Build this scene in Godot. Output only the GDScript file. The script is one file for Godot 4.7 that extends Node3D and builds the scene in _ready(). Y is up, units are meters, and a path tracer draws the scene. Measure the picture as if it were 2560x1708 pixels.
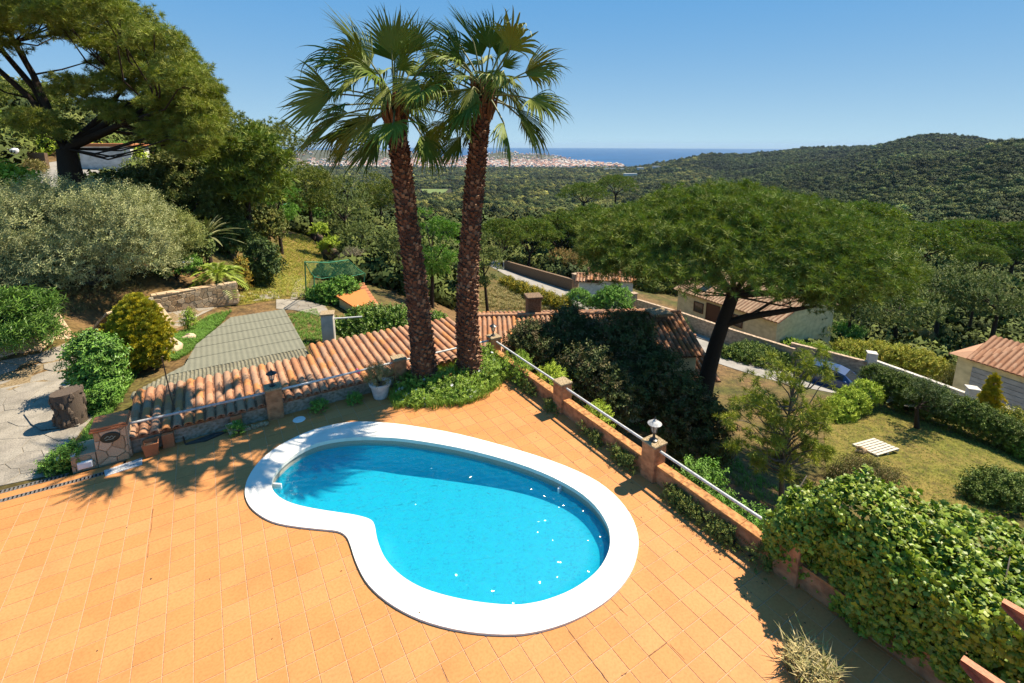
extends Node3D
# A hillside villa terrace with a kidney pool and two fan palms above a wooded valley, a coastal town and the sea.
# World: x right, y up, -z forward; the terrace floor is y = 0; the camera stands 6.6 m above it.
const FOCAL := 1237.0
const CENTRE := Vector2(1280, 612)
const PITCH := 0.19984
const ROLL := 0.002684
const EYE := 6.6
const YAW := 0.55545
var A := Vector3(cos(YAW), 0, -sin(YAW))     # along the back wall, to the right
var B := Vector3(-sin(YAW), 0, -cos(YAW))    # along the right wall, away from the house
var up := Vector3.UP
var rng := RandomNumberGenerator.new()
var taken := {}
var M := {}
var tex := {}

# ---------- pixels of the photograph (2560 wide) to points ----------
func ray(px: float, py: float) -> Vector3:
	var x0 := (px - CENTRE.x) / FOCAL
	var y0 := (CENTRE.y - py) / FOCAL
	var x := x0 * cos(ROLL) - y0 * sin(ROLL)
	var y := x0 * sin(ROLL) + y0 * cos(ROLL)
	return Vector3(x, y * cos(PITCH) - sin(PITCH), -(cos(PITCH) + y * sin(PITCH)))
func level(px: float, py: float, h: float) -> Vector3:
	var d := ray(px, py)
	return Vector3(0, EYE, 0) + d * ((h - EYE) / d.y)
func far(px: float, py: float, forward: float) -> Vector3:
	var d := ray(px, py)
	return Vector3(0, EYE, 0) + d * (forward / -d.z)
func ab(a: float, b: float, y := 0.0) -> Vector3:
	return A * a + B * b + up * y
func v2(p: Vector3) -> Vector2:
	return Vector2(p.x, p.z)
func r(a: float, b: float) -> float:
	return rng.randf_range(a, b)

# ---------- mesh building: faces are given counter-clockwise as seen from outside ----------
class MB:
	var V := PackedVector3Array()
	var N := PackedVector3Array()
	var C := PackedColorArray()
	var tint := Color.WHITE
	var coloured := false
	func _p(p: Vector3, n: Vector3) -> void:
		V.append(p)
		N.append(n)
		if coloured:
			C.append(tint)
	func tri(a: Vector3, b: Vector3, c: Vector3) -> void:
		var n := (b - a).cross(c - a).normalized()
		_p(a, n)
		_p(c, n)
		_p(b, n)
	func trin(a: Vector3, b: Vector3, c: Vector3, na: Vector3, nb: Vector3, nc: Vector3) -> void:
		_p(a, na)
		_p(c, nc)
		_p(b, nb)
	func quad(a: Vector3, b: Vector3, c: Vector3, d: Vector3) -> void:
		tri(a, b, c)
		tri(a, c, d)
	func quadn(a: Vector3, b: Vector3, c: Vector3, d: Vector3, na: Vector3, nb: Vector3, nc: Vector3, nd: Vector3) -> void:
		trin(a, b, c, na, nb, nc)
		trin(a, c, d, na, nc, nd)
	func box(x: Transform3D, s: Vector3, bev := 0.0) -> void:
		var h := s * 0.5
		if bev <= 0.0:
			for ax in 3:
				for sg in [-1.0, 1.0]:
					var n := Vector3.ZERO
					n[ax] = h[ax] * sg
					var u := Vector3.ZERO
					u[(ax + 1) % 3] = h[(ax + 1) % 3]
					var w := Vector3.ZERO
					w[(ax + 2) % 3] = h[(ax + 2) % 3] * sg
					quad(x * (n - u - w), x * (n + u - w), x * (n + u + w), x * (n - u + w))
			return
		var q := h - Vector3.ONE * bev
		for ax in 3:
			var a1 := (ax + 1) % 3
			var a2 := (ax + 2) % 3
			for sg in [-1.0, 1.0]:
				var n := Vector3.ZERO
				n[ax] = h[ax] * sg
				var u := Vector3.ZERO
				u[a1] = q[a1]
				var w := Vector3.ZERO
				w[a2] = q[a2] * sg
				quad(x * (n - u - w), x * (n + u - w), x * (n + u + w), x * (n - u + w))
			for s1 in [-1.0, 1.0]:
				for s2 in [-1.0, 1.0]:
					var e := Vector3.ZERO
					e[ax] = q[ax]
					var p := Vector3.ZERO
					p[a1] = h[a1] * s1
					p[a2] = q[a2] * s2
					var o := Vector3.ZERO
					o[a1] = q[a1] * s1
					o[a2] = h[a2] * s2
					_edge(x, p, o, e)
		for sx in [-1.0, 1.0]:
			for sy in [-1.0, 1.0]:
				for sz in [-1.0, 1.0]:
					var a := x * Vector3(h.x * sx, q.y * sy, q.z * sz)
					var b := x * Vector3(q.x * sx, h.y * sy, q.z * sz)
					var c := x * Vector3(q.x * sx, q.y * sy, h.z * sz)
					if sx * sy * sz > 0:
						tri(a, b, c)
					else:
						tri(a, c, b)
	func _edge(x: Transform3D, p: Vector3, o: Vector3, e: Vector3) -> void:
		var out := (x.basis * (p + o)).normalized()
		var a := x * (p - e)
		var b := x * (p + e)
		var c := x * (o + e)
		var d := x * (o - e)
		if (b - a).cross(c - a).dot(out) > 0:
			quad(a, b, c, d)
		else:
			quad(a, d, c, b)
	func tube(pts: Array, radii: Array, sides := 8, caps := true) -> void:
		var n := pts.size()
		var rings := []
		var norms := []
		var t0: Vector3 = (pts[1] - pts[0]).normalized()
		var u := t0.cross(Vector3.UP if absf(t0.y) < 0.9 else Vector3.RIGHT).normalized()
		for i in n:
			var t: Vector3 = (pts[mini(i + 1, n - 1)] - pts[maxi(i - 1, 0)]).normalized()
			u = (u - t * u.dot(t)).normalized()
			var w := t.cross(u)
			var ring := PackedVector3Array()
			var nm := PackedVector3Array()
			for k in sides:
				var d := u * cos(TAU * k / sides) + w * sin(TAU * k / sides)
				nm.append(d)
				ring.append(pts[i] + d * float(radii[i]))
			rings.append(ring)
			norms.append(nm)
		for i in n - 1:
			for k in sides:
				var k2 := (k + 1) % sides
				quadn(rings[i][k], rings[i][k2], rings[i + 1][k2], rings[i + 1][k], norms[i][k], norms[i][k2], norms[i + 1][k2], norms[i + 1][k])
		if caps:
			for k in range(1, sides - 1):
				tri(rings[0][0], rings[0][k + 1], rings[0][k])
				tri(rings[n - 1][0], rings[n - 1][k], rings[n - 1][k + 1])
	func lathe(c: Vector3, prof: Array, sides := 16) -> void:
		for i in prof.size() - 1:
			var p: Vector2 = prof[i]
			var q: Vector2 = prof[i + 1]
			var s := (q - p)
			if s.length() < 1e-6:
				continue
			var nr := Vector2(s.y, -s.x).normalized()
			for k in sides:
				var a := TAU * k / sides
				var b := TAU * (k + 1) / sides
				var da := Vector3(cos(a), 0, -sin(a))
				var db := Vector3(cos(b), 0, -sin(b))
				var na := da * nr.x + Vector3.UP * nr.y
				var nb := db * nr.x + Vector3.UP * nr.y
				var p0 := c + da * p.x + Vector3.UP * p.y
				var p1 := c + db * p.x + Vector3.UP * p.y
				var p2 := c + db * q.x + Vector3.UP * q.y
				var p3 := c + da * q.x + Vector3.UP * q.y
				if p.x > 1e-5:
					trin(p0, p1, p2, na, nb, nb)
				if q.x > 1e-5:
					trin(p0, p2, p3, na, nb, na)
	func prism(x: Transform3D, poly: PackedVector2Array, h0: float, h1: float, bev := 0.0) -> void:
		# poly lies in the local x-z plane (second coordinate is z); local y is the height
		var g := poly
		if signed(g) < 0:
			g = g.duplicate()
			g.reverse()
		# now counter-clockwise in (x, z): seen from +y this runs clockwise
		var top := g
		if bev > 0.0:
			var ins := Geometry2D.offset_polygon(g, -bev)
			if ins.size() == 1 and ins[0].size() == g.size():
				var best := 0
				for k in ins[0].size():
					if ins[0][k].distance_squared_to(g[0]) < ins[0][best].distance_squared_to(g[0]):
						best = k
				var turned := PackedVector2Array()
				for k in ins[0].size():
					turned.append(ins[0][(best + k) % ins[0].size()])
				if signed(turned) > 0:
					top = turned
		var ix := Geometry2D.triangulate_polygon(top)
		for k in range(0, ix.size(), 3):
			var a := top[ix[k]]
			var b := top[ix[k + 1]]
			var c := top[ix[k + 2]]
			var pa := x * Vector3(a.x, h1, a.y)
			var pb := x * Vector3(b.x, h1, b.y)
			var pc := x * Vector3(c.x, h1, c.y)
			if (pb - pa).cross(pc - pa).dot(x.basis.y) > 0:
				tri(pa, pb, pc)
			else:
				tri(pa, pc, pb)
		var hm := h1 - (bev * 0.7 if top != g else 0.0)
		for k in g.size():
			var a := g[k]
			var b := g[(k + 1) % g.size()]
			quad(x * Vector3(a.x, hm, a.y), x * Vector3(b.x, hm, b.y), x * Vector3(b.x, h0, b.y), x * Vector3(a.x, h0, a.y))
			if top != g:
				var c := top[k]
				var d := top[(k + 1) % g.size()]
				quad(x * Vector3(c.x, h1, c.y), x * Vector3(d.x, h1, d.y), x * Vector3(b.x, hm, b.y), x * Vector3(a.x, hm, a.y))
	static func signed(g: PackedVector2Array) -> float:
		var t := 0.0
		for k in g.size():
			t += g[k].cross(g[(k + 1) % g.size()])
		return t
	func blob(c: Vector3, rad: Vector3, seed_: int, rough := 0.2, nu := 10, nv := 7) -> void:
		var nz := FastNoiseLite.new()
		nz.seed = seed_
		nz.frequency = 0.9
		var P := []
		for j in nv + 1:
			var row := []
			var th := PI * j / nv
			for i in nu:
				var ph := TAU * i / nu
				var d := Vector3(sin(th) * cos(ph), cos(th), sin(th) * sin(ph))
				var k := 1.0 + rough * nz.get_noise_3d(d.x * 1.5, d.y * 1.5, d.z * 1.5) * 2.0
				row.append(c + d * rad * k)
			P.append(row)
		for j in nv:
			for i in nu:
				var i2 := (i + 1) % nu
				if j > 0:
					tri(P[j][i], P[j][i2], P[j + 1][i2])
				if j < nv - 1 or true:
					tri(P[j][i], P[j + 1][i2], P[j + 1][i])
	func mesh() -> ArrayMesh:
		var arr := []
		arr.resize(Mesh.ARRAY_MAX)
		arr[Mesh.ARRAY_VERTEX] = V
		arr[Mesh.ARRAY_NORMAL] = N
		if coloured:
			arr[Mesh.ARRAY_COLOR] = C
		var m := ArrayMesh.new()
		if V.size():
			m.add_surface_from_arrays(Mesh.PRIMITIVE_TRIANGLES, arr)
		return m

func mb() -> MB:
	return MB.new()

# ---------- nodes ----------
func numbered(called: String) -> String:
	taken[called] = taken.get(called, -1) + 1
	return called if taken[called] == 0 else "%s_%03d" % [called, taken[called]]
func tag(o: Node, label: String, category: String, group := "") -> Node:
	o.set_meta("label", label)
	o.set_meta("category", category)
	if group:
		o.set_meta("group", group)
	return o
func thing(called: String, label: String, category: String, at := Vector3.ZERO, group := "") -> Node3D:
	var o := Node3D.new()
	o.name = numbered(called)
	add_child(o)
	o.position = at
	tag(o, label, category, group)
	return o
func origin_of(n: Node) -> Vector3:
	var p := Vector3.ZERO
	while n is Node3D and n != self:
		p += n.position
		n = n.get_parent()
	return p
func as_mesh(shape) -> Mesh:
	return shape.mesh() if shape is MB else shape
# a part whose shape is given in world coordinates
func part(called: String, shape, m: Material, parent: Node3D) -> MeshInstance3D:
	var o := MeshInstance3D.new()
	o.name = called
	o.mesh = as_mesh(shape)
	o.material_override = m
	parent.add_child(o, true)
	o.position = -origin_of(parent)
	return o
# a copy of a shared mesh as a part, placed by a world transform
func piece(called: String, mesh: Mesh, m: Material, parent: Node3D, x: Transform3D) -> MeshInstance3D:
	var o := MeshInstance3D.new()
	o.name = called
	o.mesh = mesh
	o.material_override = m
	parent.add_child(o, true)
	o.transform = Transform3D(x.basis, x.origin - origin_of(parent))
	return o
func single(called: String, shape, m: Material, label: String, category: String, group := "") -> MeshInstance3D:
	var o := MeshInstance3D.new()
	o.name = numbered(called)
	o.mesh = as_mesh(shape)
	o.material_override = m
	add_child(o)
	tag(o, label, category, group)
	return o
func struct(called: String, shape, m: Material) -> MeshInstance3D:
	var o := MeshInstance3D.new()
	o.name = numbered(called)
	o.mesh = as_mesh(shape)
	o.material_override = m
	add_child(o)
	o.set_meta("kind", "structure")
	return o
func many(called: String, mesh: Mesh, m: Material, xs: Array, cs: Array, parent: Node3D, kind := "stuff") -> MultiMeshInstance3D:
	var mm := MultiMesh.new()
	mm.transform_format = MultiMesh.TRANSFORM_3D
	mm.use_colors = cs.size() > 0
	mm.mesh = mesh
	mm.instance_count = xs.size()
	var base := origin_of(parent)
	for i in xs.size():
		var x: Transform3D = xs[i]
		x.origin -= base
		mm.set_instance_transform(i, x)
		if cs.size():
			mm.set_instance_color(i, cs[i])
	var o := MultiMeshInstance3D.new()
	o.multimesh = mm
	o.material_override = m
	o.name = called if parent != self else numbered(called)
	parent.add_child(o, true)
	if kind:
		o.set_meta("kind", kind)
	return o

# ---------- materials; colours are linear base colours ----------
func lin(x: float, y: float, z: float) -> Color:
	return Color(x, y, z).linear_to_srgb()
func noise_tex(key: String, seed_: int, freq: float, ramp: Array, octaves := 4, type := FastNoiseLite.TYPE_SIMPLEX_SMOOTH, size := 512, as_normal := false, bump := 6.0) -> NoiseTexture2D:
	var n := FastNoiseLite.new()
	n.seed = seed_
	n.noise_type = type
	n.frequency = freq
	n.fractal_octaves = octaves
	var t := NoiseTexture2D.new()
	t.width = size
	t.height = size
	t.seamless = true
	t.noise = n
	if as_normal:
		t.as_normal_map = true
		t.bump_strength = bump
	elif ramp.size():
		var g := Gradient.new()
		var offs := PackedFloat32Array()
		var cols := PackedColorArray()
		for k in ramp.size():
			offs.append(float(k) / (ramp.size() - 1))
			cols.append(ramp[k])
		g.offsets = offs
		g.colors = cols
		t.color_ramp = g
	tex[key] = t
	return t
func mat(key: String, c: Color, rough := 0.85, o := {}) -> StandardMaterial3D:
	if M.has(key):
		return M[key]
	var m := StandardMaterial3D.new()
	m.resource_name = key
	m.albedo_color = c
	m.roughness = rough
	m.metallic_specular = o.get("spec", 0.4)
	m.metallic = o.get("metal", 0.0)
	if o.has("tex"):
		m.albedo_texture = tex[o.tex]
		m.uv1_triplanar = true
		m.uv1_world_triplanar = o.get("world", true)
		m.uv1_scale = Vector3.ONE / float(o.get("size", 2.0))
	if o.has("normal"):
		m.normal_enabled = true
		m.normal_texture = tex[o.normal]
		m.normal_scale = o.get("nscale", 0.6)
		m.uv1_triplanar = true
		m.uv1_world_triplanar = o.get("world", true)
		m.uv1_scale = Vector3.ONE / float(o.get("size", 2.0))
	if o.has("detail"):
		m.detail_enabled = true
		m.detail_albedo = tex[o.detail]
		m.detail_blend_mode = BaseMaterial3D.BLEND_MODE_MUL
		m.detail_uv_layer = BaseMaterial3D.DETAIL_UV_2
		m.uv2_triplanar = true
		m.uv2_world_triplanar = o.get("world", true)
		m.uv2_scale = Vector3.ONE / float(o.get("dsize", 5.0))
	if o.has("vc"):
		m.vertex_color_use_as_albedo = true
	if o.has("back"):
		m.backlight_enabled = true
		m.backlight = o.back
	M[key] = m
	return m

# ---------- polygons ----------
# irregular pieces that fill a polygon: cells of a jittered grid, shrunk by the joint
func crazy(poly: PackedVector2Array, cell: float, joint: float, seed_: int, jitter := 0.42, stretch := 1.0) -> Array:
	var rg := RandomNumberGenerator.new()
	rg.seed = seed_
	var lo := poly[0]
	var hi := poly[0]
	for p in poly:
		lo = lo.min(p)
		hi = hi.max(p)
	var cw := cell * stretch
	var nx := int(ceil((hi.x - lo.x) / cw)) + 3
	var ny := int(ceil((hi.y - lo.y) / cell)) + 3
	var pts := []
	for j in ny:
		for i in nx:
			pts.append(lo + Vector2((i - 1 + 0.5 + rg.randf_range(-jitter, jitter)) * cw + (0.5 * cw if j % 2 else 0.0), (j - 1 + 0.5 + rg.randf_range(-jitter, jitter)) * cell))
	var out := []
	for j in ny:
		for i in nx:
			var p: Vector2 = pts[j * nx + i]
			if p.x < lo.x - cw or p.y < lo.y - cell or p.x > hi.x + cw or p.y > hi.y + cell:
				continue
			var c := PackedVector2Array([p + Vector2(-2 * cw, -2 * cell), p + Vector2(2 * cw, -2 * cell), p + Vector2(2 * cw, 2 * cell), p + Vector2(-2 * cw, 2 * cell)])
			for dj in range(-2, 3):
				for di in range(-2, 3):
					if (di == 0 and dj == 0) or i + di < 0 or j + dj < 0 or i + di >= nx or j + dj >= ny:
						continue
					var q: Vector2 = pts[(j + dj) * nx + i + di]
					var mid := (p + q) * 0.5
					var nn := (q - p).normalized()
					var keep := PackedVector2Array()
					for k in c.size():
						var s := c[k]
						var e := c[(k + 1) % c.size()]
						var ds := (s - mid).dot(nn)
						var de := (e - mid).dot(nn)
						if ds <= 0:
							keep.append(s)
						if ds * de < 0:
							keep.append(s + (e - s) * (ds / (ds - de)))
					c = keep
					if c.size() < 3:
						break
				if c.size() < 3:
					break
			if c.size() < 3:
				continue
			for g in Geometry2D.intersect_polygons(c, poly):
				for sh in Geometry2D.offset_polygon(g, -joint):
					if sh.size() >= 3 and absf(area(sh)) > cell * cell * 0.08:
						out.append(sh)
	return out
func area(g: PackedVector2Array) -> float:
	var s := 0.0
	for k in g.size():
		s += g[k].cross(g[(k + 1) % g.size()])
	return s * 0.5
func smooth(poly: Array, n: int) -> PackedVector2Array:
	# closed Catmull-Rom through the points
	var out := PackedVector2Array()
	var c := poly.size()
	for i in c:
		var p0: Vector2 = poly[(i - 1 + c) % c]
		var p1: Vector2 = poly[i]
		var p2: Vector2 = poly[(i + 1) % c]
		var p3: Vector2 = poly[(i + 2) % c]
		for k in n:
			out.append(p1.cubic_interpolate(p2, p0, p3, float(k) / n))
	return out

func _ready() -> void:
	rng.seed = 11
	# ---------- camera ----------
	var cam := Camera3D.new()
	cam.name = "camera"
	cam.projection = Camera3D.PROJECTION_FRUSTUM
	cam.near = 0.1
	cam.far = 40000.0
	cam.size = 2.0 * 0.1 * 854.0 / FOCAL
	cam.frustum_offset = Vector2(0, 0.1 * (CENTRE.y - 854.0) / FOCAL)
	cam.transform = Transform3D(Basis(Vector3.RIGHT, -PITCH) * Basis(Vector3.BACK, ROLL), Vector3(0, EYE, 0))
	add_child(cam)
	cam.current = true
	# ---------- sky, sun, exposure ----------
	var e := Environment.new()
	e.background_mode = Environment.BG_SKY
	var sm := ProceduralSkyMaterial.new()
	sm.sky_top_color = lin(0.037, 0.160, 0.345)
	sm.sky_horizon_color = lin(0.235, 0.345, 0.41)
	sm.sky_curve = 0.10
	sm.ground_bottom_color = lin(0.10, 0.10, 0.08)
	sm.ground_horizon_color = lin(0.22, 0.32, 0.38)
	sm.ground_curve = 0.03
	sm.sun_angle_max = 1.0
	e.sky = Sky.new()
	e.sky.sky_material = sm
	e.background_energy_multiplier = 1.0
	e.tonemap_mode = Environment.TONE_MAPPER_LINEAR
	e.tonemap_exposure = 2.1
	e.sdfgi_enabled = true
	e.ssao_enabled = true
	e.ssil_enabled = true
	e.fog_enabled = true
	e.fog_density = 0.00003
	e.fog_light_color = Color(0.72, 0.83, 0.95)
	var we := WorldEnvironment.new()
	we.name = "environment"
	we.environment = e
	add_child(we)
	var sun := DirectionalLight3D.new()
	sun.name = "sun"
	sun.light_energy = 1.6
	sun.light_color = Color(1.0, 0.945, 0.85)
	sun.light_angular_distance = 0.5
	sun.shadow_enabled = true
	add_child(sun)
	sun.look_at_from_position(A * cos(deg_to_rad(55.0)) + up * sin(deg_to_rad(55.0)), Vector3.ZERO)
	# ---------- the place ----------
	materials()
	leaves()
	terrain()
	far_country()
	terrace()
	pool()
	right_wall()
	back_wall()
	shed_roofs()
	left_garden()
	lane_and_hut()
	lower_garden()
	road_and_houses()
	palms()
	pines()
	bushes()
	vine_and_pergola()
	small_things()

func materials() -> void:
	var g := func(x: float) -> Color: return Color(x, x, x)
	noise_tex("soft", 1, 0.008, [g.call(0.80), g.call(0.93), g.call(1.0)], 4)
	noise_tex("grain", 2, 0.05, [g.call(0.72), g.call(0.92), g.call(1.0)], 5)
	noise_tex("blotch", 3, 0.02, [g.call(0.55), g.call(0.82), g.call(1.0), g.call(1.0)], 5)
	noise_tex("specks", 4, 0.09, [g.call(0.45), g.call(0.9), g.call(1.0), g.call(1.0)], 3)
	noise_tex("tilewear", 15, 0.03, [Color(0.93, 0.90, 0.88), Color(0.98, 0.97, 0.95), Color(1, 1, 1)], 5)
	noise_tex("drift", 16, 0.008, [g.call(0.93), g.call(0.98), g.call(1.0)], 4)
	noise_tex("clay", 5, 0.015, [Color(0.86, 0.78, 0.72), Color(0.97, 0.94, 0.9), Color(1, 1, 0.96), Color(1, 0.9, 0.8)], 5)
	noise_tex("lichen", 6, 0.03, [Color(0.42, 0.42, 0.36), Color(0.8, 0.78, 0.7), Color(1, 1, 1), Color(1, 0.98, 0.9)], 5)
	noise_tex("bark", 7, 0.04, [g.call(0.4), g.call(0.75), g.call(1.0)], 5)
	noise_tex("soil", 8, 0.03, [Color(0.5, 0.45, 0.38), Color(0.8, 0.74, 0.62), Color(1, 0.95, 0.85)], 6)
	noise_tex("rough_n", 9, 0.04, [], 5, FastNoiseLite.TYPE_SIMPLEX_SMOOTH, 512, true, 8.0)
	noise_tex("mosaic", 10, 0.05, [Color(0.5, 0.72, 0.8), Color(0.9, 0.95, 1), Color(1, 1, 1), Color(0.7, 0.88, 0.95)], 3, FastNoiseLite.TYPE_VALUE)  # mosaic tones, with ripple brightness painted in as stronger contrast
	mat("grout", lin(0.54, 0.33, 0.195), 0.95, {"tex": "grain", "size": 0.9})
	mat("tile_mm", Color.WHITE, 0.62, {"vc": 1, "tex": "tilewear", "size": 0.8, "detail": "drift", "dsize": 4.0, "spec": 0.3})
	mat("white_paint", lin(0.71, 0.69, 0.635), 0.75, {"tex": "drift", "size": 1.7})
	mat("pool_band", lin(0.42, 0.40, 0.33), 0.8, {"tex": "grain", "size": 0.7})
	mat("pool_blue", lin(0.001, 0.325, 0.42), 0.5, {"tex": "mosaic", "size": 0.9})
	mat("render_pink", lin(0.50, 0.255, 0.135), 0.95, {"tex": "clay", "size": 0.9, "detail": "blotch", "dsize": 2.3, "normal": "rough_n", "nscale": 0.5})
	mat("cap_stone", lin(0.38, 0.29, 0.19), 0.95, {"tex": "lichen", "size": 0.8, "normal": "rough_n", "nscale": 0.5})
	mat("wall_cap", lin(0.50, 0.24, 0.095), 0.9, {"tex": "clay", "size": 0.6, "detail": "blotch", "dsize": 1.4})
	mat("concrete", lin(0.33, 0.30, 0.25), 0.95, {"tex": "lichen", "size": 1.6, "normal": "rough_n", "nscale": 0.4})
	mat("road", lin(0.36, 0.335, 0.30), 0.95, {"tex": "soft", "size": 6.0, "detail": "grain", "dsize": 2.0})
	mat("paving", lin(0.36, 0.32, 0.26), 0.9, {"tex": "grain", "size": 1.4, "detail": "soft", "dsize": 4.0, "normal": "rough_n", "nscale": 0.35})
	mat("paving_joint", lin(0.36, 0.31, 0.245), 1.0, {"tex": "soil", "size": 1.2})
	for k in 4:
		mat("stone%d" % k, [lin(0.60, 0.44, 0.28), lin(0.53, 0.38, 0.235), lin(0.64, 0.49, 0.33), lin(0.49, 0.33, 0.19)][k], 0.95, {"tex": "grain", "size": 0.6, "normal": "rough_n", "nscale": 0.7})
		mat("pave%d" % k, [lin(0.385, 0.34, 0.275), lin(0.375, 0.33, 0.265), lin(0.395, 0.35, 0.285), lin(0.37, 0.325, 0.265)][k], 0.9, {"tex": "grain", "size": 1.1, "detail": "soft", "dsize": 2.7, "normal": "rough_n", "nscale": 0.4})
	mat("mortar", lin(0.50, 0.375, 0.245), 1.0, {"tex": "grain", "size": 0.5})
	mat("metal_white", lin(0.72, 0.71, 0.69), 0.4, {"tex": "soft", "size": 0.8, "detail": "specks", "dsize": 1.7})
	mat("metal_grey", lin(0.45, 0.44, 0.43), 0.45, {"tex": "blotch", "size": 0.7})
	mat("grate", lin(0.14, 0.13, 0.12), 0.6)
	mat("iron_black", lin(0.018, 0.018, 0.018), 0.38, {"spec": 0.5})
	mat("lamp_glass", Color(0.92, 0.90, 0.84, 0.35), 0.12)
	M["lamp_glass"].transparency = BaseMaterial3D.TRANSPARENCY_ALPHA
	mat("roof_mm", Color.WHITE, 0.85, {"vc": 1, "tex": "clay", "size": 0.9, "detail": "grain", "dsize": 0.5})
	mat("roof_channel", lin(0.24, 0.11, 0.06), 0.95, {"tex": "blotch", "size": 0.5})
	mat("corrugated", lin(0.25, 0.235, 0.175), 0.9, {"tex": "lichen", "size": 1.3, "detail": "soft", "dsize": 3.0})
	mat("corrugated_green", lin(0.225, 0.22, 0.16), 0.85, {"tex": "grain", "size": 0.8, "detail": "drift", "dsize": 2.2})
	mat("soil", Color.WHITE, 1.0, {"vc": 1, "tex": "soil", "size": 2.2, "detail": "blotch", "dsize": 7.0})
	mat("lawn", Color.WHITE, 1.0, {"vc": 1, "tex": "soil", "size": 1.1, "detail": "blotch", "dsize": 5.0})
	mat("far_soil", lin(0.045, 0.05, 0.022), 1.0, {"tex": "soil", "size": 40.0})
	mat("field", lin(0.14, 0.19, 0.05), 1.0, {"tex": "soft", "size": 60.0})
	mat("plain", lin(0.085, 0.085, 0.045), 1.0, {"tex": "blotch", "size": 300.0})
	mat("sea", lin(0.008, 0.075, 0.20), 0.5, {"spec": 0.25, "tex": "soft", "size": 2500.0})
	mat("leaf", Color.WHITE, 0.6, {"vc": 1, "spec": 0.3, "back": Color(0.40, 0.44, 0.12)})
	mat("leaf_glossy", Color.WHITE, 0.45, {"vc": 1, "spec": 0.4, "back": Color(0.42, 0.48, 0.12)})
	mat("needle", Color.WHITE, 0.6, {"vc": 1, "spec": 0.3, "back": Color(0.52, 0.57, 0.15)})
	mat("forest", Color.WHITE, 0.8, {"vc": 1, "spec": 0.2})
	mat("petal", Color.WHITE, 0.6, {"vc": 1, "back": Color(0.3, 0.3, 0.3)})
	mat("pine_bark", lin(0.085, 0.055, 0.036), 0.95, {"tex": "bark", "size": 0.7, "normal": "rough_n", "nscale": 1.0})
	mat("grey_bark", lin(0.24, 0.20, 0.16), 0.95, {"tex": "bark", "size": 0.5})
	mat("palm_bark", lin(0.2210, 0.1054, 0.0612), 0.95, {"tex": "bark", "size": 0.4, "normal": "rough_n", "nscale": 1.0})
	mat("palm_boot", Color.WHITE, 0.9, {"vc": 1, "tex": "bark", "size": 0.25})
	mat("house_cream", lin(0.66, 0.56, 0.31), 0.95, {"tex": "soft", "size": 2.0})
	mat("house_white", lin(0.70, 0.68, 0.64), 0.95, {"tex": "soft", "size": 2.0})
	mat("wall_beige", lin(0.58, 0.42, 0.29), 0.95, {"tex": "grain", "size": 1.0, "detail": "blotch", "dsize": 2.5})
	mat("wall_white", lin(0.60, 0.55, 0.48), 0.95, {"tex": "soft", "size": 2.0})
	mat("wall_brown", lin(0.20, 0.13, 0.08), 0.95, {"tex": "blotch", "size": 1.0})
	mat("shutter", lin(0.34, 0.34, 0.32), 0.7, {"tex": "soft", "size": 2.0})
	mat("wood_red", lin(0.55, 0.215, 0.11), 0.7, {"tex": "grain", "size": 0.9})
	mat("wood_pale", lin(0.62, 0.56, 0.46), 0.8, {"tex": "grain", "size": 0.5})
	mat("wood_brown", lin(0.17, 0.075, 0.035), 0.7, {"tex": "bark", "size": 0.6})
	mat("wood_grey", lin(0.20, 0.145, 0.105), 0.95, {"tex": "bark", "size": 0.35, "normal": "rough_n", "nscale": 1.0})
	mat("glass_dark", lin(0.02, 0.025, 0.03), 0.08, {"spec": 0.6})
	mat("orange_sheet", lin(0.62, 0.215, 0.055), 0.75, {"tex": "grain", "size": 0.9})
	mat("terracotta", lin(0.40, 0.16, 0.075), 0.85, {"tex": "clay", "size": 0.5})
	mat("pot_white", lin(0.62, 0.60, 0.57), 0.6, {"tex": "soft", "size": 0.6})
	mat("slate", lin(0.05, 0.055, 0.055), 0.5, {"tex": "grain", "size": 0.4})
	mat("plaque", lin(0.015, 0.03, 0.025), 0.35)
	mat("plaque_letter", lin(0.22, 0.32, 0.28), 0.5)
	mat("plastic_white", lin(0.72, 0.71, 0.70), 0.5)
	mat("net_green", lin(0.04, 0.20, 0.11), 0.7)
	mat("car_blue", lin(0.010, 0.035, 0.11), 0.35, {"spec": 0.4})
	M["car_blue"].clearcoat_enabled = true
	M["car_blue"].clearcoat = 0.5
	M["car_blue"].clearcoat_roughness = 0.05
	mat("rubber", lin(0.02, 0.02, 0.02), 0.8)
	mat("chrome", lin(0.6, 0.6, 0.6), 0.2, {"metal": 1.0})
	mat("lamp_clear", lin(0.75, 0.77, 0.8), 0.15)
	for k in 5:
		mat("tile%d" % k, [lin(0.500, 0.225, 0.081), lin(0.512, 0.238, 0.088), lin(0.490, 0.217, 0.075), lin(0.508, 0.240, 0.092), lin(0.502, 0.223, 0.078)][k], 0.62, {"tex": "tilewear", "size": 0.8, "detail": "drift", "dsize": 4.0, "spec": 0.3})
	for k in 5:
		mat("roof%d" % k, [lin(0.4784, 0.2530, 0.1518), lin(0.5152, 0.2898, 0.1840), lin(0.4324, 0.2070, 0.1150), lin(0.5336, 0.2346, 0.0920), lin(0.4232, 0.2576, 0.1748)][k], 0.85, {"tex": "clay", "size": 0.9, "detail": "grain", "dsize": 0.5})

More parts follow.
